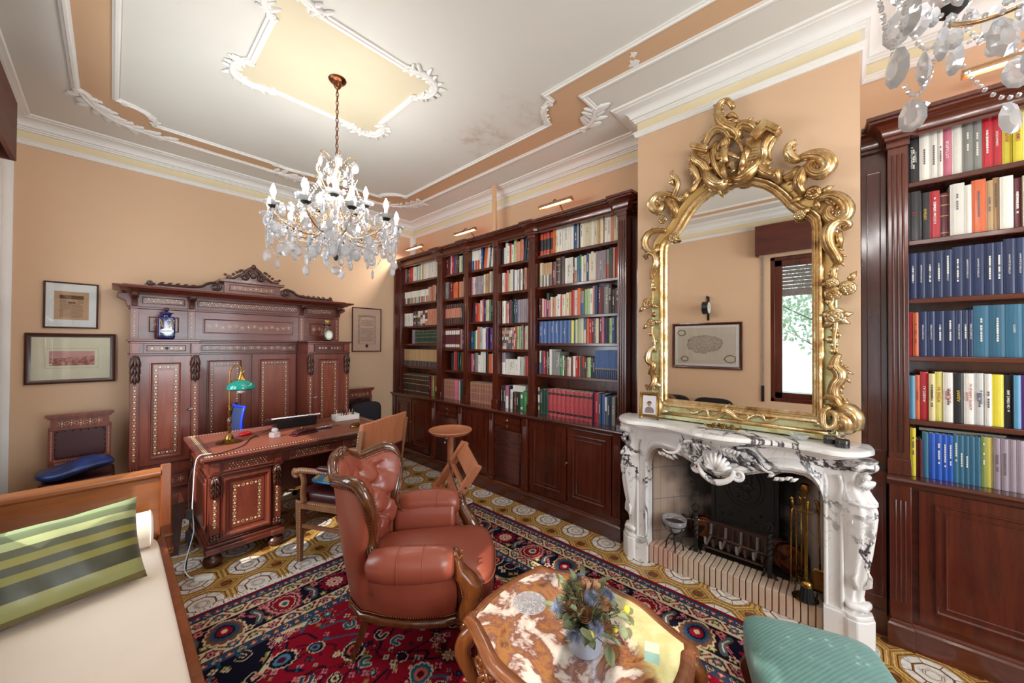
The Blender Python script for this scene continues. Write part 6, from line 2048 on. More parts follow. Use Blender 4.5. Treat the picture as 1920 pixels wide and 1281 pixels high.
for k in range(34):
    a, e, r = g.uniform(-PI, PI), g.uniform(.05, 1.35), g.uniform(.075, .135)
    p = spot(a, e, r); m = MB(); stemto(m, p)
    d_ = (dirv(a + g.uniform(-.9, .9), e - g.uniform(.0, .6))).normalized(); sd = d_.cross(Vector((0, 0, 1)) + Vector((g.uniform(-.5, .5), g.uniform(-.5, .5), 0))).normalized(); up_ = sd.cross(d_)
    L, W_ = g.uniform(.035, .055), g.uniform(.010, .018)
    def fn(u, v):
        q = p + d_ * (L * v) + sd * ((u - .5) * 2 * W_ * sin(PI * min(1, .06 + v * .94)) ** .7) + up_ * (.006 * (2 * u - 1) ** 2 - .010 * v * v)
        return tuple(q)
    m.grid(fn, 5, 8)
    m.build('eucalyptus_leaf', 'eucalyptus', fb, smooth=True)
for k, (a, e, r) in enumerate(((-1.25, .12, .100), (-2.45, .40, .125), (-.55, .10, .165), (.15, .55, .14), (.9, .7, .14))):
    p = spot(a, e, r); m = MB(); stemto(m, p); m.sph(p.x, p.y, p.z, .0115, .0115, .013, 14, 9)
    m.build('yellow_ball_flower', 'billy_yellow', fb, smooth=True)
m = MB()
for k in range(110):
    a, e, r = g.uniform(-PI, PI), g.uniform(.05, 1.4), g.uniform(.05, .135)
    p = spot(a, e, r); stemto(m, p)
    for q in range(5):
        w_ = Vector((g.uniform(-1, 1), g.uniform(-1, 1), g.uniform(-.3, 1))) * .016
        m.add([tuple(p), tuple(p + w_ * .5 + w_.orthogonal() * .25), tuple(p + w_)], [(0, 1, 2)])
    for q in range(2): m.sph(p.x + g.uniform(-.008, .008), p.y + g.uniform(-.008, .008), p.z + g.uniform(-.008, .008), .0028, n=6, m=4)
tag(m.build('seed_sprigs', 'stem_green', fb, smooth=True), kind='stuff')
# ------------------------------------------------------------------ footstool
t = thing('footstool', 'teal brocade upholstered stool in the foreground before the fireplace', 'stool', (1.785, .085, .012), R(20))
def stf(a, b, c):
    return a * (1 - .04 * (b / .24) ** 2), b, c + .020 * (1 - (a / .30) ** 2) * (1 - (b / .24) ** 2)
m = MB(); squad(m, 0, 0, .335, .235, .228, .085, .32, .24, 56, 22, stf); m.build('upholstered_seat', 'teal_brocade', t, smooth=True)
m = MB(); m.box(-.215, .215, -.205, .205, .21, .27); m.build('seat_rail', 'chair_wood', t, bev=.01)
for sx in (-1, 1):
    for sy in (-1, 1):
        m = MB(); m.tube(smooth_path([(sx * .19, sy * .18, .24), (sx * .215, sy * .205, .17), (sx * .195, sy * .185, .08), (sx * .205, sy * .195, .005)], 5), [.028, .028, .016, .02], 10); m.build('leg', 'chair_wood', t, smooth=True)
# ------------------------------------------------------------------ round-topped stand with book rest
t = thing('stand', 'turned wooden stand with dished round top and brown reading frame', 'stand', (1.885, 2.42, .0))
m = MB(); m.lathe([(.0, .865), (.10, .868), (.150, .880), (.172, .900), (.176, .906), (.172, .912), (.160, .905), (.14, .892), (.0, .886)], n=48, cap=False); m.build('dished_top', 'beech', t, smooth=.9)
m = MB(); m.tube([(0, 0, .03), (0, 0, .87)], .026, 20); m.build('post', 'beech', t, smooth=.7)
for k in range(3):
    a = k * 2 * PI / 3 + .5
    m = MB(); m.tube(smooth_path([(.02 * cos(a), .02 * sin(a), .10), (.10 * cos(a), .10 * sin(a), .06), (.17 * cos(a), .17 * sin(a), .014)]), [.018, .014, .012], 8); m.build('foot', 'beech', t, smooth=True)
m = MB(); m.tube([(-.05, -.01, .845), (-.05, -.01, .855)], .02, 10); m.tube([(-.055, -.01, .83), (-.075, -.02, .815)], .006, 6); m.build('clamp', 'steel', t, smooth=True)
m = MB(); m.tube([(.026, .01, .72), (.06, .01, .725)], .008, 8); m.tube([(.06, .0, .705), (.06, .02, .745)], .009, 8); m.build('knob', 'black_plastic', t, smooth=True)
ex, ey, ez = Vector((.278, -.451, .848)), Vector((-.324, -.875, -.359)), Vector((-.904, .175, .39))
FM = Matrix((ex, ey, ez)).transposed().to_4x4(); FM.translation = Vector((1.74, 2.152, .632)) - ex * .205 - ey * .155 - Vector((1.885, 2.42, 0))
def fb_(name, boxes, mat='beech'):
    for b in boxes:
        m = MB(); m.T = FM; m.box(*b); m.build(name, mat, t, bev=.002)
W_, H_ = .41, .31
fb_('frame_bar', [(0, W_, 0, .028, -.03, .03), (0, W_, H_ - .028, H_, -.03, .03), (0, .03, .028, H_ - .028, -.03, .0), (.20, .225, .028, H_ - .028, -.02, .01), (W_ - .12, W_, .028, H_ - .028, -.012, .012), (.08, .14, .028, H_ - .028, -.03, -.02)])
fb_('lower_ledge', [(-.02, .0, -.005, H_ + .005, -.03, .05)])
m = MB(); m.tube([(.02, -.02, .74), (.0, -.06, .70)] + [tuple(FM @ Vector(p)) for p in ((.24, .05, .06), (.20, .20, .045), (.18, H_ + .01, .03), (.18, H_ + .02, .0))], .0035, 6); m.build('wire_stay', 'black_iron', t, smooth=True)
m = MB(); m.T = FM; m.sph(.18, H_ + .004, .0, .008); m.sph(.23, H_ + .004, .0, .008); m.build('screw', 'black_plastic', t, smooth=True)
# ------------------------------------------------------------------ pictures
def picture(name, label, cat, origin, w, h, fw, fmat, draw, facing='y', mat='paper'):
    t = thing(name, label, cat, origin, 0 if facing == 'y' else R(90))
    m = MB()
    prof = [(0, 0), (0, .018), (fw * .3, .022), (fw * .7, .014), (fw, .012), (fw, 0)]
    m.sweep([(-w / 2, -h / 2), (w / 2, -h / 2), (w / 2, h / 2), (-w / 2, h / 2)], prof, True, plane=lambda a, b, q: (a, -q, b))
    m.build('frame', fmat, t, smooth=.5)
    m = MB(); m.box(-w / 2 + .004, w / 2 - .004, -.006, -.0, -h / 2 + .004, h / 2 - .004); m.build('mount', mat, t)
    draw(t)
    m = MB(); m.box(-w / 2 + fw, w / 2 - fw, -.0105, -.0095, -h / 2 + fw, h / 2 - fw); m.build('glazing', 'pane', t)
    return t
def rect(t, name, mat, x0, x1, z0, z1, d=.0065):
    m = MB(); m.box(x0, x1, -d, -.005, z0, z1); return m.build(name, mat, t)
plain('old_paper', 'b99472', .8, vs=6, var=.08); plain('ink_sepia', '5a4234', .8); plain('mount_white', 'dcdcd8', .8); plain('mount_cream', 'd6d0b4', .8)
n = NT('red_engraving'); x, y, z = n.xyz()
sky = n.ramp(n.noise(7, 5), [(.3, hx('b98480')), (.7, hx('caa096'))])
gnd = n.ramp(n.noise(34, 6, .7), [(.38, hx('7a302c')), (.6, hx('c08c80'))])
hl = n.noise(9, 5) * .05 + (x * 8).sin() * .01
k = n.mix((z - hl) < -.015, sky, gnd)
M['red_engraving'] = n.fin(k, .8)
n = NT('parchment'); x, y, z = n.xyz()
k = n.mix(n.noise(90, 4), hx('c89e88'), hx('d8b49e'))
M['parchment'] = n.fin(k, .7)
def dA(t):
    rect(t, 'sheet', 'old_paper', -.098, .098, -.125, .120)
    m = MB(); g = random.Random(2)
    m.box(-.068, .068, -.0075, -.006, .055, .088)
    m.box(-.022, .022, -.0075, -.006, .018, .030)
    for k in range(16):
        zz = .010 - k * .0075; L = .062 - .012 * (k % 5 == 0)
        x_ = -.066
        while x_ < L:
            w_ = g.uniform(.004, .012); m.box(x_, x_ + w_, -.0072, -.006, zz, zz + .0028); x_ += w_ + .003
    for k in range(3):
        for a, b in ((-.066, -.03), (.03, .066)): m.box(a, b, -.0072, -.006, .042 - k * .01, .045 - k * .01)
    m.build('print', 'ink_sepia', t)
picture('framed_picture', 'framed printed decree in white mount, upper of the two left pictures', 'picture', (-.239, 5.018, 1.927), .310, .398, .012, 'walnut_dark', dA, mat='mount_white')
def dB(t):
    rect(t, 'print', 'red_engraving', -.128, .128, -.062, .062)
    m = MB(); m.sweep([(-.15, -.085), (.15, -.085), (.15, .085), (-.15, .085)], [(0, 0), (0, .0006), (.0012, .0006), (.0012, 0)], True, plane=lambda a, b, q: (a, -.0065 - q, b)); m.build('ruled_line', 'ink_sepia', t)
    m = MB(); m.box(.012, .04, -.0075, -.006, -.02, .018); m.box(.015, .037, -.0076, -.006, .018, .024); m.box(.04, .075, -.0075, -.006, -.025, -.002); m.build('engraved_tower', 'red_engraving', t)
picture('framed_picture', 'wide dark frame with small red landscape engraving, lower of the two left pictures', 'picture', (-.230, 5.018, 1.467), .512, .432, .034, 'walnut_dark', dB, mat='mount_cream')
def dC(t):
    m = MB(); g = random.Random(6)
    m.sweep([(-.125, -.20), (.125, -.20), (.125, .20), (-.125, .20)], [(0, 0), (0, .0008), (.004, .0008), (.004, 0)], True, plane=lambda a, b, q: (a, -.0065 - q, b))
    for k in range(22):
        zz = .13 - k * .014; x_ = -.085
        if k in (6, 7): continue
        while x_ < .085:
            w_ = g.uniform(.004, .014); m.box(x_, x_ + w_, -.0072, -.006, zz, zz + .004); x_ += w_ + .003
    m.lathe([(0, 0), (.022, 0), (.024, .001), (0, .0015)], 0, 0, 0, 20) if False else None
    m.build('lettering', 'ink_sepia', t)
    m = MB()
    for k in range(26):
        for s in (-1, 1):
            z_ = -.18 + k * .0145; m.sph(s * (.105 + .006 * sin(k * 1.3)), -.007, z_, .007, .0012, .006, 6, 4)
    for k in range(18):
        a = -.10 + k * .2 / 17; m.sph(a, -.007, .17 + .02 * cos(a * 12), .009, .0012, .008, 6, 4)
    m.build('painted_garland', 'eucalyptus', t)
    m = MB(); m.prism([(.022 * cos(q), -.225 + .022 * sin(q)) for q in [2 * PI * k / 18 for k in range(18)]] , -.0085, -.006, 'y'); m.prism([(-.004, -.245), (.0, -.262), (.004, -.245)], -.0085, -.006, 'y'); m.build('wax_seal', 'seat_leather', t)
picture('framed_picture', 'framed illuminated parchment hanging between cabinet and bookcase', 'picture', (2.427, 5.018, 1.805), .420, .612, .013, 'walnut_dark', dC, mat='parchment')
n = NT('old_map'); x, y, z = n.xyz()
land = n.ramp((((x - .03) * (x - .03) * 1.0 + (z - .02) * (z - .02) * 3.4).sq() + (n.noise(5, 6, .6) - .5) * .26), [(.245, 1), (.250, 0)])
ed = n.ramp((((x - .03) * (x - .03) * 1.0 + (z - .02) * (z - .02) * 3.4).sq() + (n.noise(5, 6, .6) - .5) * .26 - .2475).abs(), [(.002, 1), (.006, 0)])
tx = n.ramp(n.noise(60, 5, .7), [(.45, hx('a08e7e')), (.55, hx('c0b0a0'))])
k = n.mix(land, hx('cdbeac'), tx); k = n.mix(ed, k, hx('3a3430'))
M['old_map'] = n.fin(k, .8)
def dM(t):
    rect(t, 'map_sheet', 'old_map', -.405, .405, -.275, .275)
    m = MB()
    for cx, cz, r in ((.345, .20, .055), (-.33, -.195, .07), (.30, -.205, .05)):
        m.tube([(cx + r * cos(q) * (1 + .1 * cos(5 * q)), -.0068, cz + r * .75 * sin(q)) for q in [2 * PI * k / 30 for k in range(30)]], .006, 5, closed=True)
    m.build('cartouches', 'ink_sepia', t)
t = picture('framed_map', 'framed antique map on the opposite wall, seen in the gilt mirror', 'map', (-.615, 1.652, 1.607), .970, .695, .038, 'mahogany_h', dM, 'x', 'mount_white')
# bracket clock seen in the mirror
t = thing('wall_clock', 'black round station clock on scrolled bracket, seen in the mirror', 'clock', (-.62, 1.70, 2.17))
m = MB(); m.box(.0, .012, -.10, -.07, -.18, .18); m.tube([(.012, -.085, .12), (.06, -.085, .15), (.12, -.085, .15)], .006, 6)
for c in (.04, .085): m.tube([(a, -.085, b) for a, b in spiral(c, .165, .022, .005, 0, 1.6)], .004, 6)
m.tube([(.12, -.085, .15), (.12, -.085, .09)], .005, 6); m.build('bracket', 'black_iron', t, smooth=True)
m = MB(); m.tube([(.12, -.125, 0), (.12, -.045, 0)], .095, 32); m.build('case', 'black_plastic', t, smooth=.6)
for s in (-.1262, -.0438):
    m = MB(); m.tube([(.12, s, 0), (.12, s - math.copysign(.001, s + .085) * -1, 0)], .082, 32); m.build('dial', 'mount_white', t, smooth=.6)
m = MB(); m.box(.116, .124, -.129, -.127, 0, .06); m.box(.12, .165, -.129, -.127, -.003, .003); m.build('hands', 'black_plastic', t)
# shutter strap
t = thing('shutter_strap', 'grey shutter strap with winder beside the mirrored window', 'strap', (-.60, .925, 0))
m = MB(); m.box(-.006, -.004, -.011, .011, .92, 2.84); m.build('strap', 'ash_iron', t)
m = MB(); m.box(-.019, .0, -.018, .018, .84, 1.06); m.build('winder', 'black_plastic', t, bev=.003)
# ------------------------------------------------------------------ painted glass jars on the cabinet
t = thing('glass_jar', 'dark blue painted square jar with stopper on the left cabinet ledge', 'jar', (.338, 4.62, 1.6365))
m = MB(); squad(m, 0, 0, .105, .060, .060, .105, .28, .32, 32, 16); m.lathe([(.036, .195), (.030, .215), (.034, .228), (.052, .238), (.050, .243), (.030, .236), (.026, .21)], n=24, cap=False); m.build('body', 'navy_glass', t, smooth=True)
m = MB(); m.lathe([(.028, .236), (.030, .245), (.012, .256), (.010, .262)], n=20); m.build('stopper', 'navy_glass', t, smooth=True)
m = MB(); m.sph(0, 0, .276, .019, .019, .016); m.build('knob', 'walnut_dark', t, smooth=True)
m = MB(); m.prism([(.046 * cos(q), .075 + .024 * sin(q)) for q in [2 * PI * k / 24 for k in range(24)]], -.0625, -.0600, 'y'); m.build('painted_label', 'white_enamel', t)
text('BROMO', .024, Matrix.Translation((0, -.0627, .074)) @ Matrix.Rotation(R(90), 4, 'X'), 'ink_navy', t, 'label_lettering', .0003)
m = MB(); g = random.Random(4)
for k in range(22):
    s = -1 if k % 2 else 1; a = g.uniform(.004, .045); z_ = g.uniform(.10, .17)
    m.tube([(s * a, -.0605, z_), (s * (a + .008), -.0615, z_ + .010), (s * (a + .004), -.0605, z_ + .02)], [.001, .004, .001], 6)
for k in range(10): m.tube([(-.05 + k * .011, -.0605, .03 + .01 * sin(k)), (-.045 + k * .011, -.0612, .04 + .01 * sin(k))], .003, 5)
m.build('painted_flowers', 'tapestry', t, smooth=True)
t = thing('glass_jar', 'clear painted jar with bird stopper on the right cabinet ledge', 'jar', (1.745, 4.62, 1.6365))
m = MB(); m.lathe([(.0, .004), (.050, .0), (.060, .008), (.062, .10), (.052, .145), (.030, .165), (.028, .18), (.046, .192), (.045, .195), (.026, .184), (.027, .168), (.048, .145), (.058, .10), (.056, .012), (.0, .010)], n=28, cap=False); m.build('body', 'clear_glass', t, smooth=True)
m = MB(); m.lathe([(.024, .186), (.026, .196), (.018, .215), (.008, .224)], n=20); m.build('stopper', 'clear_glass', t, smooth=True)
m = MB(); m.sph(0, 0, .236, .022, .010, .010); m.sph(-.018, 0, .243, .008, .007, .007); m.tube([(.015, 0, .236), (.035, 0, .244)], [.006, .001], 6); m.build('bird', 'billy_yellow', t, smooth=True)
m = MB(); m.prism([(.030 * cos(q), .070 + .038 * sin(q)) for q in [2 * PI * k / 24 for k in range(24)]], -.0640, -.0615, 'y'); m.build('painted_label', 'white_enamel', t)
m = MB()
for k in range(26):
    q = 2 * PI * k / 26; m.sph(.036 * cos(q), -.0625, .070 + .048 * sin(q), .008, .002, .008, 8, 5)
m.build('painted_wreath', 'leaves', t, smooth=True)
# outlines of the mirror carving, metres on the wall plane (y, z)
MS=[([(0.569,3.148),(0.599,3.204),(0.64,3.2),(0.656,3.154),(0.643,3.095),(0.606,3.037),(0.563,2.999),(0.539,2.955),(0.557,2.92)],[0.0165,0.0198,0.0231,0.0297,0.033,0.0297,0.0198],(0.026,1.3,1),None,0.06),([(0.643,3.177),(0.666,3.204),(0.688,3.229)],[0.0198,0.0165,0.0066],None,None,0),([(0.662,3.181),(0.682,3.19)],[0.0165,0.0066],None,None,0),([(0.606,3.101),(0.575,3.095),(0.545,3.072)],[0.0165,0.0198,0.0066],None,None,0.05),([(0.587,3.058),(0.557,3.045),(0.539,3.052)],[0.0165,0.0165,0.0066],None,None,0.05),([(0.581,2.95),(0.612,3.011),(0.659,3.037),(0.701,3.017),(0.731,2.977),(0.754,2.934)],[0.0198,0.0297,0.033,0.0297,0.0231,0.0165],None,None,0.05),([(0.714,3.022),(0.724,3.048),(0.731,3.036)],[0.0165,0.0132,0.0066],None,None,0),([(0.675,3.039),(0.669,3.062)],[0.0165,0.0066],None,None,0),([(0.748,2.932),(0.788,2.946),(0.806,2.915),(0.785,2.871),(0.758,2.844),(0.731,2.802),(0.715,2.753)],[0.0132,0.0198,0.0264,0.0297,0.0297,0.0264],(0.0,0,1),None,0.05),([(0.827,2.892),(0.816,2.844),(0.792,2.796),(0.778,2.743),(0.788,2.702)],[0.0198,0.0264,0.0231,0.0165,0.0099],None,None,0.03),([(0.785,2.753),(0.806,2.737),(0.823,2.719)],[0.0165,0.0165,0.0066],None,None,0),([(0.734,2.81),(0.721,2.748),(0.692,2.699),(0.65,2.662),(0.618,2.678),(0.612,2.715)],[0.0264,0.0363,0.0396,0.033,0.0264],None,None,0.05),([(0.575,2.71),(0.545,2.673),(0.509,2.669),(0.474,2.693),(0.44,2.722),(0.429,2.759)],[0.0231,0.033,0.0396,0.0363,0.0297],None,None,0.05),([(0.666,2.96),(0.682,2.905),(0.672,2.83),(0.65,2.762),(0.625,2.711)],[0.0231,0.0297,0.0297,0.0264,0.0231],None,None,0.035),([(0.515,2.692),(0.521,2.742),(0.509,2.793),(0.492,2.828),(0.497,2.874)],[0.0198,0.0264,0.0264,0.0297,0.0198],None,None,0.035),([(0.545,2.736),(0.515,2.754),(0.509,2.806),(0.506,2.853)],[0.0132,0.0198,0.0165,0.0099],None,None,0.07),([(0.533,2.932),(0.539,2.983),(0.512,3.0),(0.468,2.976),(0.44,2.931)],[0.0231,0.033,0.0363,0.033,0.0231],None,None,0.05),([(0.445,2.94),(0.423,2.958),(0.417,2.989),(0.434,3.002)],[0.0132,0.0132,0.0132,0.0066],None,None,0.04),([(0.363,2.888),(0.379,2.861),(0.395,2.821),(0.395,2.768),(0.412,2.743)],[0.0297,0.0264,0.0231,0.0198,0.0132],None,None,0.07),([(0.352,2.864),(0.365,2.823),(0.376,2.774),(0.368,2.739)],[0.0198,0.0165,0.0132,0.0066],None,None,0.06),([(0.446,2.751),(0.423,2.704),(0.39,2.66),(0.352,2.635),(0.326,2.633)],[0.0297,0.0297,0.0264,0.0198,0.0198],None,None,0.04),([(0.412,2.747),(0.39,2.719),(0.363,2.724)],[0.0165,0.0198,0.0066],None,None,0.05),([(0.323,2.652),(0.336,2.63),(0.326,2.588)],[0.0231,0.0264,0.0198],None,None,0.07),([(0.228,2.698),(0.258,2.702),(0.279,2.74),(0.279,2.779),(0.258,2.797),(0.253,2.821)],[0.0231,0.0264,0.0264,0.0198,0.0165,0.0066],None,None,0.07),([(0.269,2.705),(0.284,2.707),(0.294,2.714)],[0.0165,0.0132,0.0066],None,None,0.06),([(0.228,2.698),(0.199,2.7),(0.156,2.686),(0.118,2.655),(0.1,2.612),(0.109,2.579),(0.137,2.566),(0.17,2.585),(0.187,2.622),(0.175,2.649),(0.149,2.646),(0.142,2.616),(0.156,2.609)],[0.0198,0.0264,0.0363,0.0429,0.0429,0.0363,0.033,0.0264,0.0231,0.0198,0.0165,0.0165,0.0198],None,None,0.08),([(0.109,2.651),(0.088,2.632),(0.073,2.627)],[0.0231,0.0165,0.0066],None,None,0.07),([(0.132,2.671),(0.13,2.695)],[0.0165,0.0066],None,None,0.06),([(0.132,2.571),(0.123,2.553)],[0.0165,0.0066],None,None,0.06),([(0.187,2.64),(0.209,2.61),(0.224,2.57),(0.234,2.536),(0.214,2.492)],[0.0264,0.0363,0.0363,0.0297,0.0231],None,None,0.06),([(0.238,2.644),(0.249,2.616),(0.279,2.606),(0.31,2.616)],[0.0264,0.0297,0.0264,0.0165],None,None,0.04),([(0.142,2.442),(0.105,2.447),(0.069,2.432),(0.038,2.397),(0.021,2.351),(0.029,2.312),(0.06,2.289),(0.092,2.308),(0.11,2.349),(0.096,2.382),(0.082,2.36)],[0.0198,0.0264,0.0297,0.033,0.033,0.0297,0.0264,0.0264,0.0231,0.0198,0.0165],None,None,0.05),([(0.043,2.25),(0.019,2.263),(0.036,2.284),(0.069,2.285),(0.096,2.255),(0.106,2.209),(0.097,2.159),(0.079,2.12),(0.063,2.076),(0.074,2.06)],[0.0165,0.0198,0.0231,0.0264,0.033,0.033,0.0297,0.0264,0.0264,0.0165],None,None,0.06),([(0.06,2.23),(0.056,2.187),(0.052,2.145)],[0.0198,0.0198,0.0099],None,None,0.05),([(0.074,2.054),(0.083,2.013),(0.088,1.978)],[0.0132,0.0132,0.0132],None,None,0.03),([(0.084,1.87),(0.093,1.834),(0.079,1.792),(0.073,1.72),(0.08,1.661),(0.08,1.601),(0.085,1.56)],[0.0132,0.0132,0.0132,0.0132,0.0099,0.0099,0.0099],None,None,0.03),([(0.058,1.56),(0.073,1.53),(0.076,1.494),(0.056,1.46),(0.056,1.424),(0.076,1.388),(0.083,1.34),(0.067,1.306),(0.041,1.288)],[0.0132,0.0231,0.0297,0.033,0.0297,0.0264,0.0297,0.0264,0.0132],None,None,0.05),([(0.041,1.291),(0.024,1.304)],[0.0165,0.0066],None,None,0.05),([(0.096,1.482),(0.083,1.5)],[0.0165,0.0132],None,None,0.07),([(0.122,1.309),(0.099,1.326),(0.076,1.311),(0.059,1.283),(0.032,1.268)],[0.0099,0.0198,0.0231,0.0198,0.0099],None,None,0.07),([(0.097,1.204),(0.108,1.22),(0.088,1.241),(0.068,1.217),(0.074,1.172),(0.104,1.152),(0.124,1.179),(0.122,1.234),(0.094,1.273)],[0.0132,0.0165,0.0165,0.0198,0.0198,0.0198,0.0198,0.0198,0.0165],None,None,0.09),([(0.063,1.271),(0.024,1.258),(0.0,1.22),(-0.002,1.168)],[0.0297,0.0429,0.0462,0.0396],None,None,0.05),([(0.068,1.232),(0.041,1.206),(0.033,1.157)],[0.0297,0.0462,0.0462],None,None,0.07),([(0.164,1.152),(0.141,1.165),(0.118,1.144)],[0.0099,0.0165,0.0165],None,None,0.03),([(0.953,2.664),(0.923,2.703),(0.905,2.747),(0.923,2.795),(0.953,2.827),(0.953,2.862)],[0.0165,0.0198,0.0165,0.0165,0.0132,0.0066],None,None,0.06),([(0.938,2.784),(0.953,2.769),(0.931,2.751)],[0.0165,0.0165,0.0099],None,None,0.06),([(0.953,2.688),(1.006,2.702),(1.06,2.697),(1.092,2.654),(1.076,2.602),(1.037,2.584),(1.014,2.61),(1.033,2.646),(1.052,2.628)],[0.0165,0.0231,0.0264,0.0297,0.0297,0.0231,0.0198,0.0165,0.0165],None,None,0.07),([(0.998,2.661),(0.953,2.618),(0.931,2.566),(0.945,2.524)],[0.0231,0.033,0.0297,0.0198],None,None,0.05),([(0.945,2.663),(0.901,2.636),(0.865,2.641),(0.848,2.666),(0.816,2.68),(0.785,2.716),(0.765,2.754)],[0.0165,0.0198,0.0198,0.0198,0.0198,0.0165,0.0165],None,None,0.04),([(0.998,2.435),(1.052,2.45),(1.108,2.441),(1.144,2.404),(1.144,2.344),(1.108,2.297),(1.064,2.306),(1.06,2.345)],[0.0165,0.0198,0.0231,0.0264,0.0264,0.0231,0.0198,0.0132],None,None,0.05),([(1.14,2.254),(1.148,2.28),(1.108,2.289),(1.068,2.251),(1.068,2.195),(1.095,2.152),(1.107,2.097)],[0.0132,0.0165,0.0165,0.0198,0.0231,0.0198,0.0132],None,None,0.05),([(1.107,2.073),(1.099,2.013)],[0.0165,0.0099],None,None,0),([(1.091,1.793),(1.099,1.714),(1.083,1.635),(1.083,1.555)],[0.0099,0.0099,0.0099,0.0099],None,None,0.03),([(1.079,1.603),(1.119,1.555),(1.123,1.491),(1.083,1.461),(1.099,1.412),(1.123,1.395)],[0.0132,0.0198,0.0231,0.0231,0.0198,0.0132],None,None,0.05),([(1.107,1.412),(1.079,1.366),(1.083,1.318),(1.122,1.284),(1.147,1.306)],[0.0165,0.0231,0.0231,0.0165,0.0099],None,None,0.05),([(1.098,1.301),(1.059,1.32),(1.035,1.306)],[0.0132,0.0165,0.0099],None,None,0.05),([(1.098,1.238),(1.067,1.202),(1.043,1.157),(1.066,1.104),(1.106,1.118)],[0.0264,0.033,0.033,0.0264,0.0165],None,None,0.05),([(1.066,1.1),(1.02,1.129),(0.982,1.126)],[0.0165,0.0165,0.0066],None,None,0.04),([(0.788,1.143),(0.761,1.168),(0.728,1.165),(0.715,1.131),(0.676,1.125),(0.644,1.154),(0.619,1.178),(0.582,1.162),(0.552,1.139),(0.511,1.131),(0.488,1.154),(0.505,1.172)],[0.0066,0.0099,0.0099,0.0099,0.0132,0.0198,0.0264,0.0198,0.0132,0.0099,0.0099,0.0066],None,None,0.03),([(0.488,1.148),(0.448,1.173),(0.414,1.171),(0.403,1.149),(0.371,1.151),(0.339,1.168)],[0.0099,0.0099,0.0132,0.0099,0.0099,0.0066],None,None,0.03),([(0.851,1.157),(0.816,1.139),(0.782,1.151)],[0.0066,0.0099,0.0066],None,None,0.03)]
MROSE=[(0.17,2.483,0.0396),(0.229,2.371,0.0297),(0.09,1.954,0.033),(0.026,1.921,0.0396),(0.084,1.897,0.0396),(0.075,1.768,0.0495),(1.021,2.522,0.0297),(0.953,2.375,0.0264),(1.131,1.919,0.0396),(1.107,1.77,0.0297)]
MBUD=[(0.08,1.702),(0.069,1.664),(0.098,1.64),(0.08,1.61),(0.082,1.577),(0.1,1.853),(1.107,1.69),(1.083,1.635),(1.095,1.587),(1.091,1.833),(1.091,2.032),(0.088,2.008),(0.079,2.033)]
MLEAF=[(0.246,2.463,200),(0.107,2.487,25),(0.149,2.41,-70),(0.204,2.384,215),(0.004,1.982,60),(0.115,1.951,175),(0.107,1.781,185),(0.031,1.777,10),(0.044,1.743,-30),(0.1,1.733,220),(0.938,2.365,-20),(1.172,1.878,215),(1.083,1.896,-20),(1.139,1.747,210),(1.059,1.776,0),(1.068,2.584,150)]
MCORN1=[(0.809,2.991),(0.701,2.923),(0.714,2.902),(0.823,2.97)]
MCORN2=[(0.471,2.912),(0.395,2.98),(0.309,2.895),(0.333,2.877),(0.384,2.929),(0.446,2.879)]
MBLOCKL=[(0.802,2.974),(0.695,2.913),(0.682,2.851),(0.728,2.801),(0.816,2.852),(0.851,2.897)]
MBLOCKR=[(0.497,2.919),(0.434,2.908),(0.401,2.849),(0.423,2.764),(0.463,2.703),(0.503,2.674),(0.509,2.793)]
MPUTTO=[(0.609,2.918),(0.615,2.864),(0.615,2.825),(0.615,2.786),(0.581,2.838),(0.557,2.816),(0.533,2.79),(0.653,2.859),(0.65,2.83),(0.621,2.813),(0.625,2.775),(0.615,2.723),(0.6,2.669),(0.587,2.763),(0.563,2.762),(0.56,2.719)]
MBLUE=[[(0.315,2.598),(0.249,2.584),(0.274,2.534)],[(0.934,2.598),(0.865,2.596),(0.923,2.534)],[(0.13,2.408),(0.087,2.403),(0.103,2.371)],[(0.241,2.538),(0.221,2.507),(0.229,2.484)]]
MOVAL=[(0.584,2.965),(0.527,2.885),(0.515,2.795),(0.542,2.7),(0.587,2.672),(0.643,2.731),(0.669,2.829),(0.65,2.929)]
# ------------------------------------------------------------------ gilt mirror (coordinates: y, z on the chimney breast)
mr = thing('mirror', 'huge gilt rococo mirror with putto crest standing on the marble mantel', 'mirror', (0, 0, 0))
c_ = .5875
gh = [(.4125, 1.215), (.4125, 2.29), (.408, 2.325), (.392, 2.348), (.365, 2.366), (.335, 2.388), (.30, 2.428), (.262, 2.490), (.22, 2.545), (.175, 2.587), (.12, 2.619), (.06, 2.634), (0, 2.638)]
gl = [(c_ + a, b) for a, b in gh] + [(c_ - a, b) for a, b in gh[::-1][1:]]
XM = 2.755
m = MB(); m.prism(gl, XM, XM + .006, 'x'); m.build('mirror_plate', 'mirror_glass', mr)
bl = MB(); bl.prism([(c_ + (y - c_) * 1.16, 1.14 + (z - 1.14) * 1.05) for y, z in gl], XM + .008, 2.796, 'x'); bl.build('backboard', 'walnut_dark', mr)
pl = lambda a, b, h: (XM - h, a, b)
prof = [(.002, -.004), (.002, .006), (-.008, .016), (-.014, .016), (-.018, .010), (-.026, .012), (-.034, .026), (-.044, .030), (-.052, .024), (-.054, .010), (-.054, -.02), (0, -.02)]
m = MB(); m.sweep(gl, prof, True, side=1, plane=pl)
m.build('inner_moulding', 'gilt', mr, smooth=.7)
prof = [(-.052, -.03), (-.052, .010), (-.058, .013), (-.096, .013), (-.102, .018), (-.108, .014), (-.112, .0), (-.112, -.04)]
m = MB(); m.sweep(gl, prof, True, side=1, plane=pl); m.build('flat_band', 'gilt_green', mr, smooth=.7)
m = MB()
m.box(2.715, 2.795, .085, 1.06, 1.078, 1.105); m.box(2.725, 2.795, .10, 1.065, 1.105, 1.115)
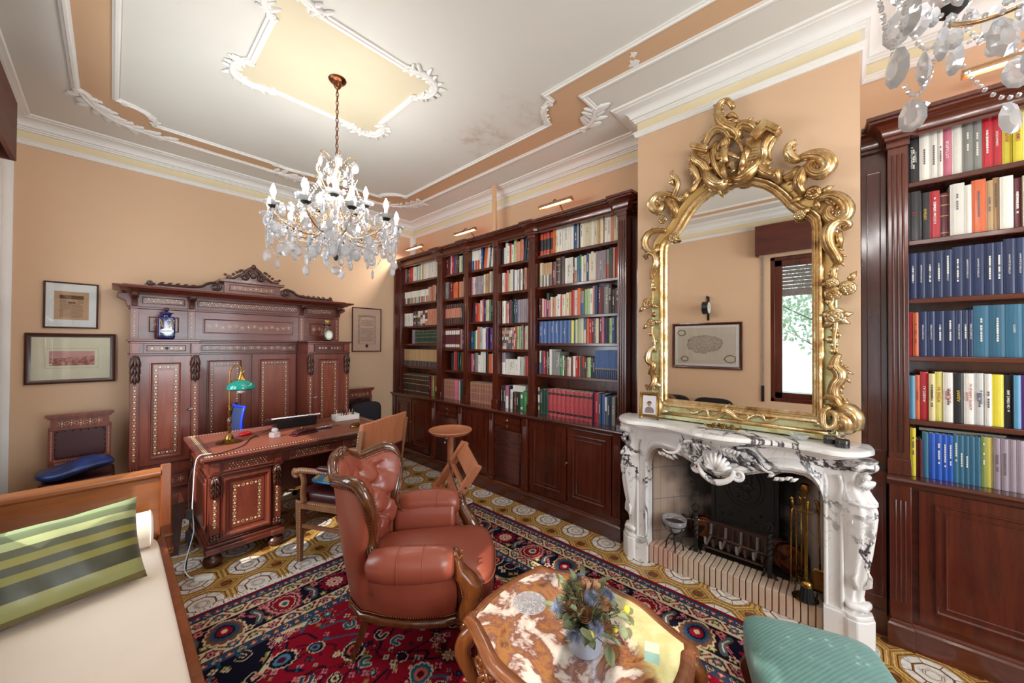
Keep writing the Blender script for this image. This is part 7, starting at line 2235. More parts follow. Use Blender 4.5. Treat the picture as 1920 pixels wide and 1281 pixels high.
m.build('foot_rail', 'gilt_green', mr, bev=.004)
m = MB(); m.tube([(2.722, .09, 1.118), (2.722, 1.065, 1.118)], .012, 10); m.tube([(2.728, .09, 1.105), (2.728, 1.065, 1.105)], .006, 8); m.build('foot_moulding', 'gilt', mr, smooth=True)
for s, (pts, rr, a, b, dep) in enumerate(MS):
    P_ = smooth_path([(y, z) for y, z in pts], 4)
    n_ = len(P_)
    k = [sin(PI * i / (n_ - 1)) for i in range(n_)]
    m = MB()
    m.tube([(XM - .012 - dep * (.35 + .65 * k[i]) * .8, p[0], p[1]) for i, p in enumerate(P_)], rr if len(rr) > 1 else rr[0], 9, up=(1, 0, 0))
    if max(rr) > .019:      # carved ribs along the bigger scrolls
        m.tube([(XM - .012 - dep * (.35 + .65 * k[i]) * .8 - np.interp(i / (n_ - 1), np.linspace(0, 1, len(rr)), rr) * .95, p[0], p[1]) for i, p in enumerate(P_)], [q * .32 for q in rr], 6)
    # feathered edge
    if n_ > 14:
        for i in range(3, n_ - 2, 3):
            a_, b_ = Vector(P_[i - 1]), Vector(P_[i + 1]); d_ = (b_ - a_).normalized(); nn = Vector((-d_.y, d_.x)); r_ = float(np.interp(i / (n_ - 1), np.linspace(0, 1, len(rr)), rr))
            sgn = 1 if s % 2 else -1
            q = Vector(P_[i]) + nn * r_ * .75 * sgn
            e = Vector(P_[i]) + nn * r_ * 1.5 * sgn + d_ * r_ * .8
            m.tube([(XM - .014 - dep * .5, q.x, q.y), (XM - .018 - dep * .5, (q.x + e.x) / 2, (q.y + e.y) / 2), (XM - .012 - dep * .5, e.x, e.y)], [r_ * .35, r_ * .28, r_ * .06], 5)
    m.build('carved_scroll', 'gilt', mr, smooth=True)
def rose(mb, x, y, z, r, T=None):
    for k in range(3):
        rr = r * (1 - .28 * k)
        for q in range(6 - k):
            a = q * 2 * PI / (6 - k) + k * .5
            def fn(u, v, a=a, rr=rr, k=k):
                w_ = (u - .5) * 1.3
                ra = rr * (.25 + .75 * v)
                return (x - .012 - .012 * k - .010 * v * (1 - v) * 4 * .5 - .006 * k * v, y + ra * cos(a + w_), z + ra * sin(a + w_) * 1.0)
            mb.grid(fn, 5, 5)
    mb.sph(x - .04, y, z, r * .3, r * .25, r * .25, 8, 6)
for y, z, r in MROSE:
    m = MB(); rose(m, XM - .022, y, z, r); m.build('carved_rose', 'gilt', mr, smooth=.9, solid=.0025)
for y, z in MBUD:
    m = MB()
    for s in (-1, 0, 1): m.tube([(XM - .02, y + .004 * s, z + .018), (XM - .034, y + .012 * s, z), (XM - .02, y + .008 * s, z - .02)], [.003, .010, .002], 7)
    m.build('carved_bud', 'gilt', mr, smooth=True)
for y, z, an in MLEAF:
    m = MB(); a = R(an); d_ = Vector((-cos(a), sin(a)))
    def fn(u, v):
        t_ = v; w_ = .016 * sin(PI * min(1, .1 + t_ * .9)) * (1 + .2 * cos(t_ * 20))
        s = (u - .5) * 2 * w_
        return (XM - .028 - .018 * sin(PI * t_) + .006 * abs(2 * u - 1), y + d_.x * (t_ - .5) * .07 - d_.y * s, z + d_.y * (t_ - .5) * .07 + d_.x * s)
    m.grid(fn, 5, 12); m.build('carved_leaf', 'gilt', mr, smooth=True, solid=.003)
for poly, nm in ((MBLOCKL, 0), (MBLOCKR, 1)):
    m = MB(); m.prism(poly, XM - .045, XM - .005, 'x')
    cy, cz = sum(p[0] for p in poly) / len(poly), sum(p[1] for p in poly) / len(poly)
    for k in range(5):
        q = (k - 2) * .018
        m.tube([(XM - .046, cy - .035, cz + q), (XM - .048, cy, cz + q + .006), (XM - .046, cy + .035, cz + q)], .0035, 5)
    m.build('shield_panel', 'gilt', mr, bev=.006)
for poly in (MCORN1, MCORN2):
    m = MB()
    cy, cz = sum(p[0] for p in poly) / len(poly), sum(p[1] for p in poly) / len(poly)
    m.prism(poly, XM - .10, XM - .01, 'x'); m.prism([(cy + (p[0] - cy) * .88, cz + (p[1] - cz) * .88 - .014) for p in poly], XM - .085, XM - .01, 'x')
    m.build('cornice_fragment', 'gilt', mr, bev=.004)
for poly in MBLUE:
    m = MB(); m.prism([(c_ + (p[0] - c_) * 1.0, p[1]) for p in poly], XM + .0, XM + .01, 'x'); m.build('blue_panel', 'cobalt', mr)
m = MB(); m.tube([(XM - .04, y, z) for y, z in smooth_path(MOVAL, 5, True)], .012, 8, closed=True); m.build('oval_ring', 'gilt', mr, smooth=True)
# putto
p = MPUTTO; m = MB(); X_ = XM - .055
m.sph(X_ - .012, p[0][0], p[0][1], .027, .026, .031, 16, 12)
m.sph(X_ - .036, p[0][0] + .002, p[0][1] - .006, .006, .005, .006, 8, 6)
for s in (-1, 1): m.sph(X_ - .032, p[0][0] + s * .010, p[0][1] + .004, .004, .005, .003, 8, 5); m.sph(X_ - .028, p[0][0] + s * .013, p[0][1] - .012, .008, .008, .008, 8, 6); m.sph(X_ - .008, p[0][0] + s * .026, p[0][1] - .004, .005, .003, .007, 6, 5)
m.sph(X_ - .034, p[0][0] + .001, p[0][1] - .018, .004, .007, .003, 8, 5)
for k in range(9): a = PI * k / 8; m.sph(X_ - .004, p[0][0] + .022 * cos(a), p[0][1] + .012 + .018 * sin(a), .010, .009, .009, 8, 5)
m.tube([(X_, *p[0]), (X_ - .004, *p[1]), (X_ - .008, *p[2]), (X_ - .012, *p[3])], [.016, .030, .028, .032], 14)
m.tube([(X_, p[1][0] - .018, p[1][1]), (X_ - .014, *p[4]), (X_ - .022, *p[5]), (X_ - .028, *p[6]), (X_ - .03, p[6][0] - .008, p[6][1])], [.015, .014, .012, .009, .010], 10)
m.tube([(X_, p[1][0] + .018, p[1][1]), (X_ - .012, *p[7]), (X_ - .026, *p[8]), (X_ - .034, *p[9])], [.015, .014, .012, .009], 10)
m.tube([(X_ - .012, *p[10]), (X_ - .022, *p[11]), (X_ - .010, *p[12]), (X_ - .03, p[12][0] + .002, p[12][1] - .006)], [.022, .019, .012, .010], 12)
m.tube([(X_ - .012, *p[13]), (X_ - .034, *p[14]), (X_ - .020, *p[15]), (X_ - .036, p[15][0], p[15][1] - .006)], [.022, .018, .012, .010], 12)
m.build('putto', 'gilt', mr, smooth=True)
# ------------------------------------------------------------------ marble mantel
mt = thing('fireplace_surround', 'carved white marble fireplace surround with dark violet veins', 'fireplace', (0, 0, 0))
yc = .625
def shelf(dx, dz0, dz1, k=1.0):
    hp = [(0, 2.43), (.10, 2.445), (.20, 2.49), (.30, 2.525), (.38, 2.53), (.46, 2.52), (.53, 2.50), (.59, 2.51), (.64, 2.55), (.675, 2.60), (.70, 2.66), (.705, 2.72), (.695, 2.795)]
    s = smooth_path([(x_, y_) for y_, x_ in hp], 4)
    P_ = [(x_, yc + y_) for x_, y_ in s]
    P_ = [(x_, yc - (y_ - yc)) for x_, y_ in P_[::-1]][:-1] + P_
    out = []
    for x_, y_ in P_:
        a = y_ - yc
        out.append((min(x_ + dx, 2.795), yc + a * (1 - dx * 1.1)))
    return out
m = MB()
rings = []
for dx, z in ((.09, 1.000), (.075, 1.004), (.06, 1.012), (.055, 1.02), (.035, 1.022), (.022, 1.030), (.02, 1.036), (.008, 1.038), (.0, 1.044), (.0, 1.058), (.006, 1.066), (.014, 1.070)):
    rings.append([(x_, y_, z) for x_, y_ in shelf(dx, 0, 0)])
m.loft(rings); m.build('mantel_shelf', 'marble', mt, smooth=.7)
# frieze with serpentine opening
def fr_x(y):  # front of the frieze
    a = abs(y - yc)
    return float(np.interp(a, [0, .10, .25, .40, .50, .58], [2.545, 2.56, 2.615, 2.64, 2.66, 2.68]))
def open_z(y):
    a = abs(y - yc)
    return float(np.interp(a, [0, .06, .12, .20, .28, .36, .42, .46, .485, .50], [.775, .79, .812, .835, .858, .868, .862, .835, .79, .73]))
ys = [yc + s for s in np.linspace(-.500, .500, 61)]
m = MB()
for x_off, zt_off, mat in ((0, 0, 0),):
    rings = []
    for y in ys:
        x0 = fr_x(y); z0 = open_z(y)
        rings.append([(x0 + .16, y, z0), (x0 + .045, y, z0), (x0 + .035, y, z0 + .004), (x0 + .03, y, z0 + .014), (x0 + .018, y, z0 + .018), (x0 - .004, y, z0 + .028), (x0 - .012, y, z0 + .045), (x0 - .004, y, z0 + .062), (x0 + .015, y, z0 + .070), (x0 + .02, y, z0 + .082), (x0 + .03, y, z0 + .09), (x0 + .03, y, 1.004), (x0 + .16, y, 1.004)])
    m.loft(rings)
m.build('frieze', 'marble', mt, smooth=.8)
for s in (-1, 1): MB().box(2.71, 2.795, yc + s * .5415 - .0435, yc + s * .5415 + .0435, 0, 1.004).build('cheek', 'marble', mt, bev=.006)
for s in (-1, 1):
    m = MB()
    for a, r in ((.508, .010), (.574, .009)):
        m.tube([(2.700, yc + s * a, .17), (2.700, yc + s * a, .78), (2.700, yc + s * a, .86), (2.698, yc + s * (a - .01), .90)], r, 10)
    m.box(2.683, 2.72, min(yc + s * .498, yc + s * .592), max(yc + s * .498, yc + s * .592), 0, .165)
    m.box(2.69, 2.72, min(yc + s * .498, yc + s * .592), max(yc + s * .498, yc + s * .592), .165, .18)
    m.build('inner_jamb', 'marble', mt, smooth=.7)
    # corner console
    ang = R(135 if s > 0 else -135)
    cx, cy = 2.785, yc + s * .588
    u = Vector((cos(ang), sin(ang), 0)); w = Vector((-sin(ang), cos(ang), 0))
    def cpt(uu, ww, z): q = Vector((cx, cy, z)) + u * uu + w * ww; return tuple(q)
    m = MB()
    P_ = [(.155, 1.002), (.150, .985), (.120, .955), (.105, .93), (.092, .90), (.090, .87), (.105, .835), (.135, .80), (.150, .785), (.150, .765), (.142, .755), (.150, .74), (.152, .70), (.143, .62), (.125, .50), (.105, .40), (.088, .32), (.078, .26), (.082, .23), (.095, .21), (.09, .19), (.085, .175)]
    rings = []
    for uu, z in P_:
        wd = float(np.interp(z, [.17, .26, .5, .74, .78, .87, .93, 1.0], [.062, .050, .062, .072, .074, .058, .062, .070]))
        R_ = []
        nn_ = 22
        for k in range(nn_ + 1):
            t_ = -1 + 2 * k / nn_
            fl = .007 * cos(t_ * PI * 3.0) * (1 if abs(t_) < .9 else 0)
            R_.append(cpt(uu * (1 - .42 * abs(t_) ** 2.6) + fl, wd * t_, z))
        R_.append(cpt(-.02, wd, z)); R_.append(cpt(-.02, -wd, z))
        rings.append(R_)
    m.loft(rings); m.build('console', 'marble', mt, smooth=.9)
    def one(*a): MB().tube(*a).build('carving', 'marble', mt, smooth=True)
    for uu, z, r in ((.135, .965, .026), (.10, .215, .022)):
        MB().tube([cpt(uu - .03 * abs(q_) / .06, q_, z) for q_ in (-.066, -.05, -.03, -.012, 0, .012, .03, .05, .066)], [r * .6, r * .9, r, r * .85, r * 1.08, r * .85, r, r * .9, r * .6], 14).build('volute', 'marble', mt, smooth=True)
    m = MB()
    for k in range(7):
        a = -.9 + k * .3
        m.tube([cpt(.115, .0, .895), cpt(.135, .03 * sin(a), .90 - .02 * cos(a)), cpt(.118, .055 * sin(a), .895 - .05 * cos(a))], [.006, .012, .004], 7)
    m.sph(*cpt(.118, 0, .915), .022, .022, .018)
    for k in range(5): m.sph(*cpt(.108, 0, .862 - k * .012), .009 - k * .001, n=8, m=6)
    m.build('carved_leaves', 'marble', mt, smooth=True)
    for sg in (-1, 1):
        one([cpt(.105 - .002 * k, sg * .046 + a_ * sg, b_) for k, (a_, b_) in enumerate(spiral(-.004, .665, .026, .006, 0, 1.3, 14))], .004, 5)
        one([cpt(.078, sg * .02, .30), cpt(.100, sg * .035, .33), cpt(.095, sg * .045, .37), cpt(.100, sg * .03, .40)], [.006, .012, .010, .004], 7)
    one([cpt(.150 - 12 * q_ * q_, q_, .773) for q_ in (-.07, -.05, -.03, 0, .03, .05, .07)], .011, 8)
    m = MB()
    base = [cpt(-.02, -.075, 0)[:2], cpt(.085, -.075, 0)[:2], cpt(.118, -.05, 0)[:2], cpt(.126, 0, 0)[:2], cpt(.118, .05, 0)[:2], cpt(.085, .075, 0)[:2], cpt(-.02, .075, 0)[:2]]
    m.prism(base, 0, .155); 
    cc = Vector((cx, cy))
    m.prism([tuple(cc + (Vector(b) - cc) * .94) for b in base], .155, .178)
    m.build('plinth_block', 'marble', mt, bev=.006)
# central shell cartouche
m = MB(); x0 = 2.525
for k in range(9):
    a = R(-80 + k * 20)
    m.tube([(x0 + .01, yc, .835), (x0 - .018, yc + .045 * sin(a), .85 + .045 * cos(a)), (x0 + .0, yc + .085 * sin(a), .86 + .085 * cos(a))], [.008, .016, .008], 8)
m.tube([(x0, y, z) for y, z in smooth_path([(yc - .10, .86), (yc - .075, .80), (yc, .765), (yc + .075, .80), (yc + .10, .86)])], [.008, .016, .020, .016, .008], 10)
for s in (-1, 1):
    m.tube([(x0 + .02, yc + s * a, b) for a, b in spiral(.115, .83, .035, .007, 200, 1.6, 24)], [.012, .006], 8)
    m.tube([(x0 + .02 + .0 * i, yc + s * a, b) for i, (a, b) in enumerate(smooth_path([(.10, .97), (.16, .985), (.21, .955), (.24, .90), (.29, .885), (.33, .90)]))], [.006, .014, .012, .010, .004], 8)
    m.tube([(x0 + .025, yc + s * a, b) for a, b in spiral(.185, .955, .026, .006, 0, 1.4, 18)], [.009, .005], 7)
    for k in range(9):
        a0 = .15 + k * .026
        zz = .89 - .010 * k + .02 * sin(k)
        m.tube([(fr_x(yc + a0) - .0, yc + s * a0, zz), (fr_x(yc + a0) - .018, yc + s * (a0 + .016), zz + .018), (fr_x(yc + a0) - .002, yc + s * (a0 + .036), zz + .026)], [.004, .012, .003], 7)
    for k in range(5):
        m.tube([(x0 + .01, yc + s * (.03 + .02 * k), .955 - .004 * k), (x0 - .006, yc + s * (.045 + .02 * k), .975), (x0 + .01, yc + s * (.06 + .02 * k), .985)], [.004, .011, .003], 7)
m.build('carved_shell', 'marble', mt, smooth=True)
# firebox
fbx = thing('firebox', 'soot-stained brick firebox inside the marble surround', 'firebox', (0, 0, 0))
m = MB()
FXB = 3.13
wl = [(2.80, 1.125), (3.02, .98), (FXB, .86), (FXB, .31), (3.02, .20), (2.80, .125)]
m.loft([[(a, b, .128) for a, b in wl], [(a, b, .95) for a, b in wl]], cap=False, closed=False)
m.build('brick_lining', 'firebrick', fbx, smooth=.4, solid=.01)
m = MB(); m.prism(wl, .90, .92); m.build('lintel_plate', 'cast_black', fbx)
m = MB(); m.prism([(2.735, 1.125), (2.80, 1.125)] + wl[1:-1] + [(2.80, .125), (2.735, .125)], 0, .122)
m.build('hearth_bed', 'mortar', fbx)
nb = 29
m = MB(); g = random.Random(8)
for k in range(nb):
    y0 = .128 + k * (.994 / nb)
    q = g.uniform(-.002, .002)
    m.box(2.722 + q, 2.90, y0 + .0030, y0 + .994 / nb - .0030, .002, .130 + q)
m.build('hearth_bricks', 'brick_pale', fbx, bev=.003)
m = MB(); m.box(2.90, FXB, .30, .88, .122, .127); m.build('ash_floor', 'cast_black', fbx)
fp = thing('fireback', 'black cast-iron fireback with moulded oval medallion', 'fireback', (0, 0, 0))
m = MB(); m.box(3.085, 3.12, .375, .79, .20, .83)
rg = [(0, 0), (0, .010), (.02, .012), (.03, 0)]
m.sweep([(.375, .30), (.79, .30), (.79, .83), (.375, .83)], rg, True, plane=lambda a, b, h: (3.085 - h, a, b))
m.tube([(3.083, .583 + .10 * cos(q), .60 + .13 * sin(q)) for q in [2 * PI * k / 36 for k in range(36)]], .006, 6, closed=True)
m.tube([(3.083, .583 + .125 * cos(q), .60 + .155 * sin(q)) for q in [2 * PI * k / 36 for k in range(36)]], .004, 6, closed=True)
for k in range(20):
    a = g.uniform(0, 6.28); rr = g.uniform(.02, .08)
    m.sph(3.083, .583 + rr * cos(a), .60 + rr * 1.2 * sin(a), .008, g.uniform(.01, .025), g.uniform(.01, .025), 8, 6)
for k in range(26): m.sph(3.083, g.uniform(.41, .76), g.choice([g.uniform(.36, .42), g.uniform(.78, .80)]), .008, g.uniform(.008, .018), g.uniform(.006, .014), 8, 6)
m.build('relief_plate', 'cast_black', fp, smooth=.8)
m = MB(); m.box(3.04, 3.10, .355, .81, .127, .30); m.build('iron_base', 'rust_iron', fp, bev=.004)
def andiron(y, lb):
    t = thing('andiron', lb, 'andiron', (2.858, y, .1305))
    m = MB()
    m.box(-.012, .012, -.012, .012, 0, .10)
    rings = []
    for k in range(25):
        a = k * .32; z = .10 + k * .0075
        rings.append([(.012 * 1.3 * cos(a + q * PI / 2), .012 * 1.3 * sin(a + q * PI / 2), z) for q in range(4)])
    m.loft(rings)
    m.box(-.010, .24, -.008, .008, .10, .116)
    m.box(.225, .24, -.008, .008, 0, .10)
    m.tube([(-.012, -.04, .0), (-.012, -.02, .03), (-.012, 0, .04), (-.012, .02, .03), (-.012, .04, .0)], .007, 6)
    m.build('post', 'black_iron', t)
    m = MB()
    for k in range(6):
        a = k * PI / 3
        m.tube([(.030 * sin(PI * j / 10) * cos(a + j * .12), .030 * sin(PI * j / 10) * sin(a + j * .12), .28 + .060 * j / 10) for j in range(11)], .0035, 6)
    m.sph(0, 0, .342, .008); m.build('basket_ball', 'black_iron', t, smooth=True)
andiron(.836, 'left twisted iron andiron with cage ball'); andiron(.396, 'right twisted iron andiron with cage ball')
t = thing('fire_grate', 'rusty iron bar grate between the two andirons', 'grate', (0, 0, 0))
for k in range(8):
    y = .44 + k * .0485
    m = MB(); m.tube([(2.872, y, .245), (2.880, y, .20), (2.90, y, .185), (3.00, y, .200), (3.02, y, .225), (3.03, y, .285)], .0085, 4)
    m.build('bar', 'ash_iron' if k % 2 else 'rust_iron', t)
for x_, z in ((2.90, .176), (2.98, .188)):
    m = MB(); m.box(x_ - .006, x_ + .006, .42, .80, z - .014, z - .002); m.build('cross_bar', 'rust_iron', t)
for y in (.43, .795):
    for x_ in (2.90, 2.98):
        m = MB(); m.box(x_ - .006, x_ + .006, y - .006, y + .006, .128, .18); m.build('leg', 'rust_iron', t)
for k, y in enumerate((.60, .70)):
    m = MB(); m.tube([(2.862, y - .22, .262), (2.90, y + .08, .262)], .004, 6)
    tag(m.build('iron_spit', 'rust_iron', smooth=True), ('thin rusty spit lying across the right of the grate', 'thin rusty spit lying across the left of the grate')[k], 'spit')
t = thing('glass_bowl', 'glass bowl on a black wrought-iron tripod on the hearth', 'bowl', (2.775, .955, .131))
m = MB(); m.lathe([(.0, .125), (.03, .128), (.06, .15), (.078, .185), (.082, .225), (.0795, .225), (.075, .187), (.058, .154), (.03, .133), (.0, .130)], n=36, cap=False); m.build('bowl', 'pressed_glass', t, smooth=True)
m = MB(); m.lathe([(.0, .131), (.03, .134), (.058, .155), (.074, .188), (0, .188)], n=32, cap=False); m.build('dark_contents', 'rust_iron', t, smooth=.6)
m = MB(); m.tube([(.079 * cos(q), .079 * sin(q), .185) for q in [2 * PI * k / 30 for k in range(30)]], .003, 6, closed=True)
for k in range(6):
    a = k * PI / 3; m.tube([(.080 * cos(a), .080 * sin(a), .185), (.062 * cos(a), .062 * sin(a), .150), (.02 * cos(a), .02 * sin(a), .118), (0, 0, .110)], .0035, 6)
m.build('cradle', 'black_iron', t, smooth=True)
for k in range(4):
    a = k * PI / 2 + .4; m = MB(); m.tube(smooth_path([(0, 0, .115), (.03 * cos(a), .03 * sin(a), .10), (.052 * cos(a), .052 * sin(a), .05), (.058 * cos(a), .058 * sin(a), .003)]), .005, 6); m.build('leg', 'black_iron', t, smooth=True)
m = MB(); m.tube([(2.80, 1.05, .335), (2.95, .74, .34)], .003, 6); tag(m.build('skewer', 'steel', smooth=True), 'thin steel skewer leaning across behind the glass bowl', 'skewer')
for k, (x_, y, z, rx, lb) in enumerate(((3.05, .83, .235, 15, 'brown copper pan leaning behind the left andiron'), (3.02, .305, .225, -20, 'brown copper pan leaning behind the fire tools'))):
    t = thing('copper_pan', lb, 'pan', (x_, y, z), R(rx))
    m = MB(); m.at(0, 0, 0, 0, R(-78), 0); m.lathe([(0, 0), (.075, 0), (.095, .03), (.092, .03), (.073, .004), (0, .004)], n=30, cap=False); m.build('pan', 'bronze', t, smooth=.8)
    m = MB(); m.tube([(-.01, .08, .03), (-.02, .14, .075)], .008, 8); m.build('handle', 'walnut_dark', t, smooth=True)
# fire tools
t = thing('fire_tool_set', 'brass companion set with tongs, poker, shovel and brush on the hearth', 'fire tools', (2.765, .212, .131))
m = MB(); m.lathe([(.0, .0), (.062, .0), (.064, .004), (.055, .008), (.052, .012), (.044, .014), (.040, .019), (.030, .021), (.012, .026), (.009, .035), (.0055, .04), (.0055, .58), (.012, .585), (.009, .595), (.012, .605), (.020, .620), (.026, .640), (.020, .662), (.006, .668), (0, .669)], n=28, cap=False); m.build('pole', 'old_brass', t, smooth=.8)
m = MB(); m.tube([(.045 * cos(q), .062 * sin(q), .520) for q in [2 * PI * k / 30 for k in range(30)]], .003, 6, closed=True)
m.tube([(-.045, 0, .52), (.045, 0, .52)], .003, 6); m.tube([(0, -.062, .52), (0, .062, .52)], .003, 6); m.build('hanger_ring', 'old_brass', t, smooth=True)
m = MB(); m.tube([(-.012, .064, .07), (-.01, .064, .46), (-.005, .060, .50), (.0, .055, .515), (.012, .045, .50), (.015, .042, .46), (.018, .040, .07)], .0050, 8)
for s in (-.012, .018): m.tube([(s + .012 * cos(q), .055 + .01 * sin(q), .055 + .004 * q) for q in [k * .8 for k in range(9)]], .0025, 5)
m.tube([(0, .055, .515), (0, .06, .56)], [.006, .010], 8); m.sph(0, .062, .565, .012, n=10, m=7); m.build('tongs', 'brass', t, smooth=True)
m = MB(); m.tube([(.03, .018, .06), (.03, .02, .55)], .0045, 8); m.tube([(.03, .018, .06), (.04, .03, .09), (.03, .035, .10)], .004, 6); m.tube([(.03, .02, .53), (.03, .02, .56), (.03, .03, .585)], [.006, .010, .006], 8); m.build('poker', 'brass', t, smooth=True)
m = MB(); m.tube([(-.045, -.01, .13), (-.045, -.012, .54)], .0048, 8); m.tube([(-.045, -.012, .50), (-.045, -.012, .56), (-.045, -.02, .585)], [.006, .011, .006], 8)
m.lathe([(.010, .13), (.024, .120), (.028, .105), (.026, .095)], -.045, -.01, 0, 20); m.build('brush_handle', 'brass', t, smooth=.9)
m = MB(); m.lathe([(.025, .098), (.034, .03), (.036, .012), (.0, .012)], -.045, -.01, 0, 26, True, (13, .06)); m.build('brush_bristles', 'black_velvet', t)
m = MB(); m.tube([(.02, -.066, .18), (.012, -.062, .50), (.008, -.060, .545), (.0, -.055, .575), (-.01, -.045, .580)], [.0045, .005, .010, .011, .006], 8); m.build('shovel_handle', 'brass', t, smooth=True)
m = MB(); m.grid(lambda u, v: (.022 + .006 * (2 * u - 1) ** 2 * -1, -.066 + (u - .5) * (.05 + .035 * min(1, v * 3)), .185 - v * .135), 7, 8); m.build('shovel_blade', 'old_brass', t, smooth=True, solid=.002)
m = MB()
for k in range(24):
    m.tube([(2.84 + .0 * k + .006 * cos(q) * (k % 2), .148 + .006 * cos(q) * (1 - k % 2), .80 - k * .016 + .011 * sin(q)) for q in [2 * PI * j / 8 for j in range(8)]], .0014, 4, closed=True)
tag(m.build('damper_chain', 'black_iron', smooth=True), 'thin dark chain hanging down inside the right side of the firebox', 'chain')
# ------------------------------------------------------------------ on the mantel
ZM = 1.0712
t = thing('photo_frame', 'small ornate brass frame with sepia portrait photograph, left end of the mantel', 'photo frame', (2.635, 1.085, ZM), R(-78))
T0 = Matrix.Rotation(R(-8), 4, 'X')
m = MB(); m.T = T0
m.sweep([(-.048, .035), (.048, .035), (.048, .170), (-.048, .170)], [(0, 0), (0, .004), (-.008, .008), (-.018, .004), (-.018, 0)], True, side=1, plane=lambda a, b, h: (a, -h, b))
for (a, b) in [(-.062 + k * .0155, .186) for k in range(9)] + [(-.062 + k * .0155, .020) for k in range(9)]: m.tube([(a + .006 * cos(q), -.004, b + .006 * sin(q)) for q in [j * .9 for j in range(7)]], .0022, 5)
for k in range(10):
    for s in (-1, 1): m.tube([(s * .062 + .006 * cos(q), -.004, .03 + k * .0155 + .006 * sin(q)) for q in [j * .9 for j in range(7)]], .0022, 5)
for s in (-1, 1): m.tube([(s * .050, -.002, .02), (s * .058, -.01, .008), (s * .062, -.014, .003)], [.006, .006, .007], 7)
m.build('filigree_frame', 'old_brass', t, smooth=.8)
plain('photo_grey', 'cfc8cc', .6); plain('sepia_tone', '7a6a68', .7); plain('sepia_skin', 'a89894', .7)
m = MB(); m.T = T0; m.box(-.05, .05, .000, .003, .033, .172); m.build('photograph', 'photo_grey', t)
m = MB(); m.T = T0; m.prism([(-.032, .045), (.032, .045), (.030, .072), (.018, .085), (.006, .090), (-.006, .090), (-.018, .085), (-.030, .072)], -.0012, 0, 'y'); m.build('portrait_bust', 'sepia_tone', t)
m = MB(); m.T = T0; m.prism([(.0135 * cos(q), .108 + .0175 * sin(q)) for q in [2 * PI * k / 20 for k in range(20)]], -.0018, 0, 'y'); m.prism([(-.006, .085), (.006, .085), (.006, .095), (-.006, .095)], -.0015, 0, 'y'); m.build('portrait_face', 'sepia_skin', t)
m = MB(); m.T = T0; m.prism([(.0150 * cos(q), .115 + .0150 * sin(q)) for q in [PI * k / 10 for k in range(11)]] + [(-.013, .112), (.0, .120), (.013, .112)], -.0023, 0, 'y'); m.build('portrait_hair', 'ink_sepia', t)
m = MB(); m.T = T0
for s in (-1, 1): m.box(s * .005 - .002, s * .005 + .002, -.0024, 0, .108, .1095)
m.build('portrait_eyes', 'ink_sepia', t)
m = MB(); m.tube([(0, .002, .12), (0, .06, .004)], .003, 6); m.build('strut', 'old_brass', t, smooth=True)
t = thing('brass_ornament', 'low scrolled brass tray ornament at the middle of the mantel', 'ornament', (2.60, .605, ZM), R(-84))
m = MB(); m.box(-.085, .085, -.022, .022, .016, .020)
for s in (-1, 1):
    for a in (-.05, 0, .05):
        m.tube([(a + q_[0], s * .022, q_[1]) for q_ in spiral(.0, .024, .016, .004, 0, 1.4, 14)], .003, 6)
    m.tube([(s * .075, -.018, .018), (s * .08, -.02, 0.002)], .003, 6); m.tube([(s * .075, .018, .018), (s * .08, .02, 0.002)], .003, 6)
    m.tube([(s * .085, 0, .02), (s * .10, 0, .03), (s * .095, 0, .042)], [.004, .006, .002], 6)
m.build('openwork_tray', 'old_brass', t, smooth=.7)
for k, (a, mt_) in enumerate(((-.018, 'seat_leather'), (.012, 'old_brass'), (.03, 'eucalyptus'))):
    m = MB(); m.sph(a, 0, .034, .011, n=10, m=7); m.build('bead', mt_, t, smooth=True)
m = MB(); m.lathe([(.0, .0), (.030, .0), (.034, .004), (.044, .022), (.046, .030), (.042, .030), (.034, .010), (.0, .006)], n=24, cap=False, fl=(12, .06))
o = m.build('crystal_dish', 'pressed_glass', smooth=.7, loc=(2.66, .230, ZM)); tag(o, 'small fluted crystal dish left of the two ink bottles', 'dish')
for k, (x_, y, lb) in enumerate(((2.665, .095, 'ink bottle with domed glass stopper, the farther one on the mantel end'), (2.615, .045, 'ink bottle with domed glass stopper, the nearer one on the mantel end'))):
    t = thing('ink_bottle', lb, 'bottle', (x_, y, ZM))
    m = MB(); m.lathe([(.0, .0), (.028, .0), (.030, .003), (.030, .038), (.026, .044), (.014, .047), (.012, .050), (.012, .055)], n=28, cap=False); m.build('bottle', 'clear_glass', t, smooth=.8)
    m = MB(); m.lathe([(0, .003), (.0275, .003), (.0275, .030), (0, .030)], n=26, cap=False); m.build('ink', 'black_plastic', t, smooth=.6)
    m = MB(); m.lathe([(.010, .050), (.012, .056)], n=16); m.sph(0, 0, .068, .015, .015, .012, 18, 10); m.build('stopper', 'clear_glass', t, smooth=.9)
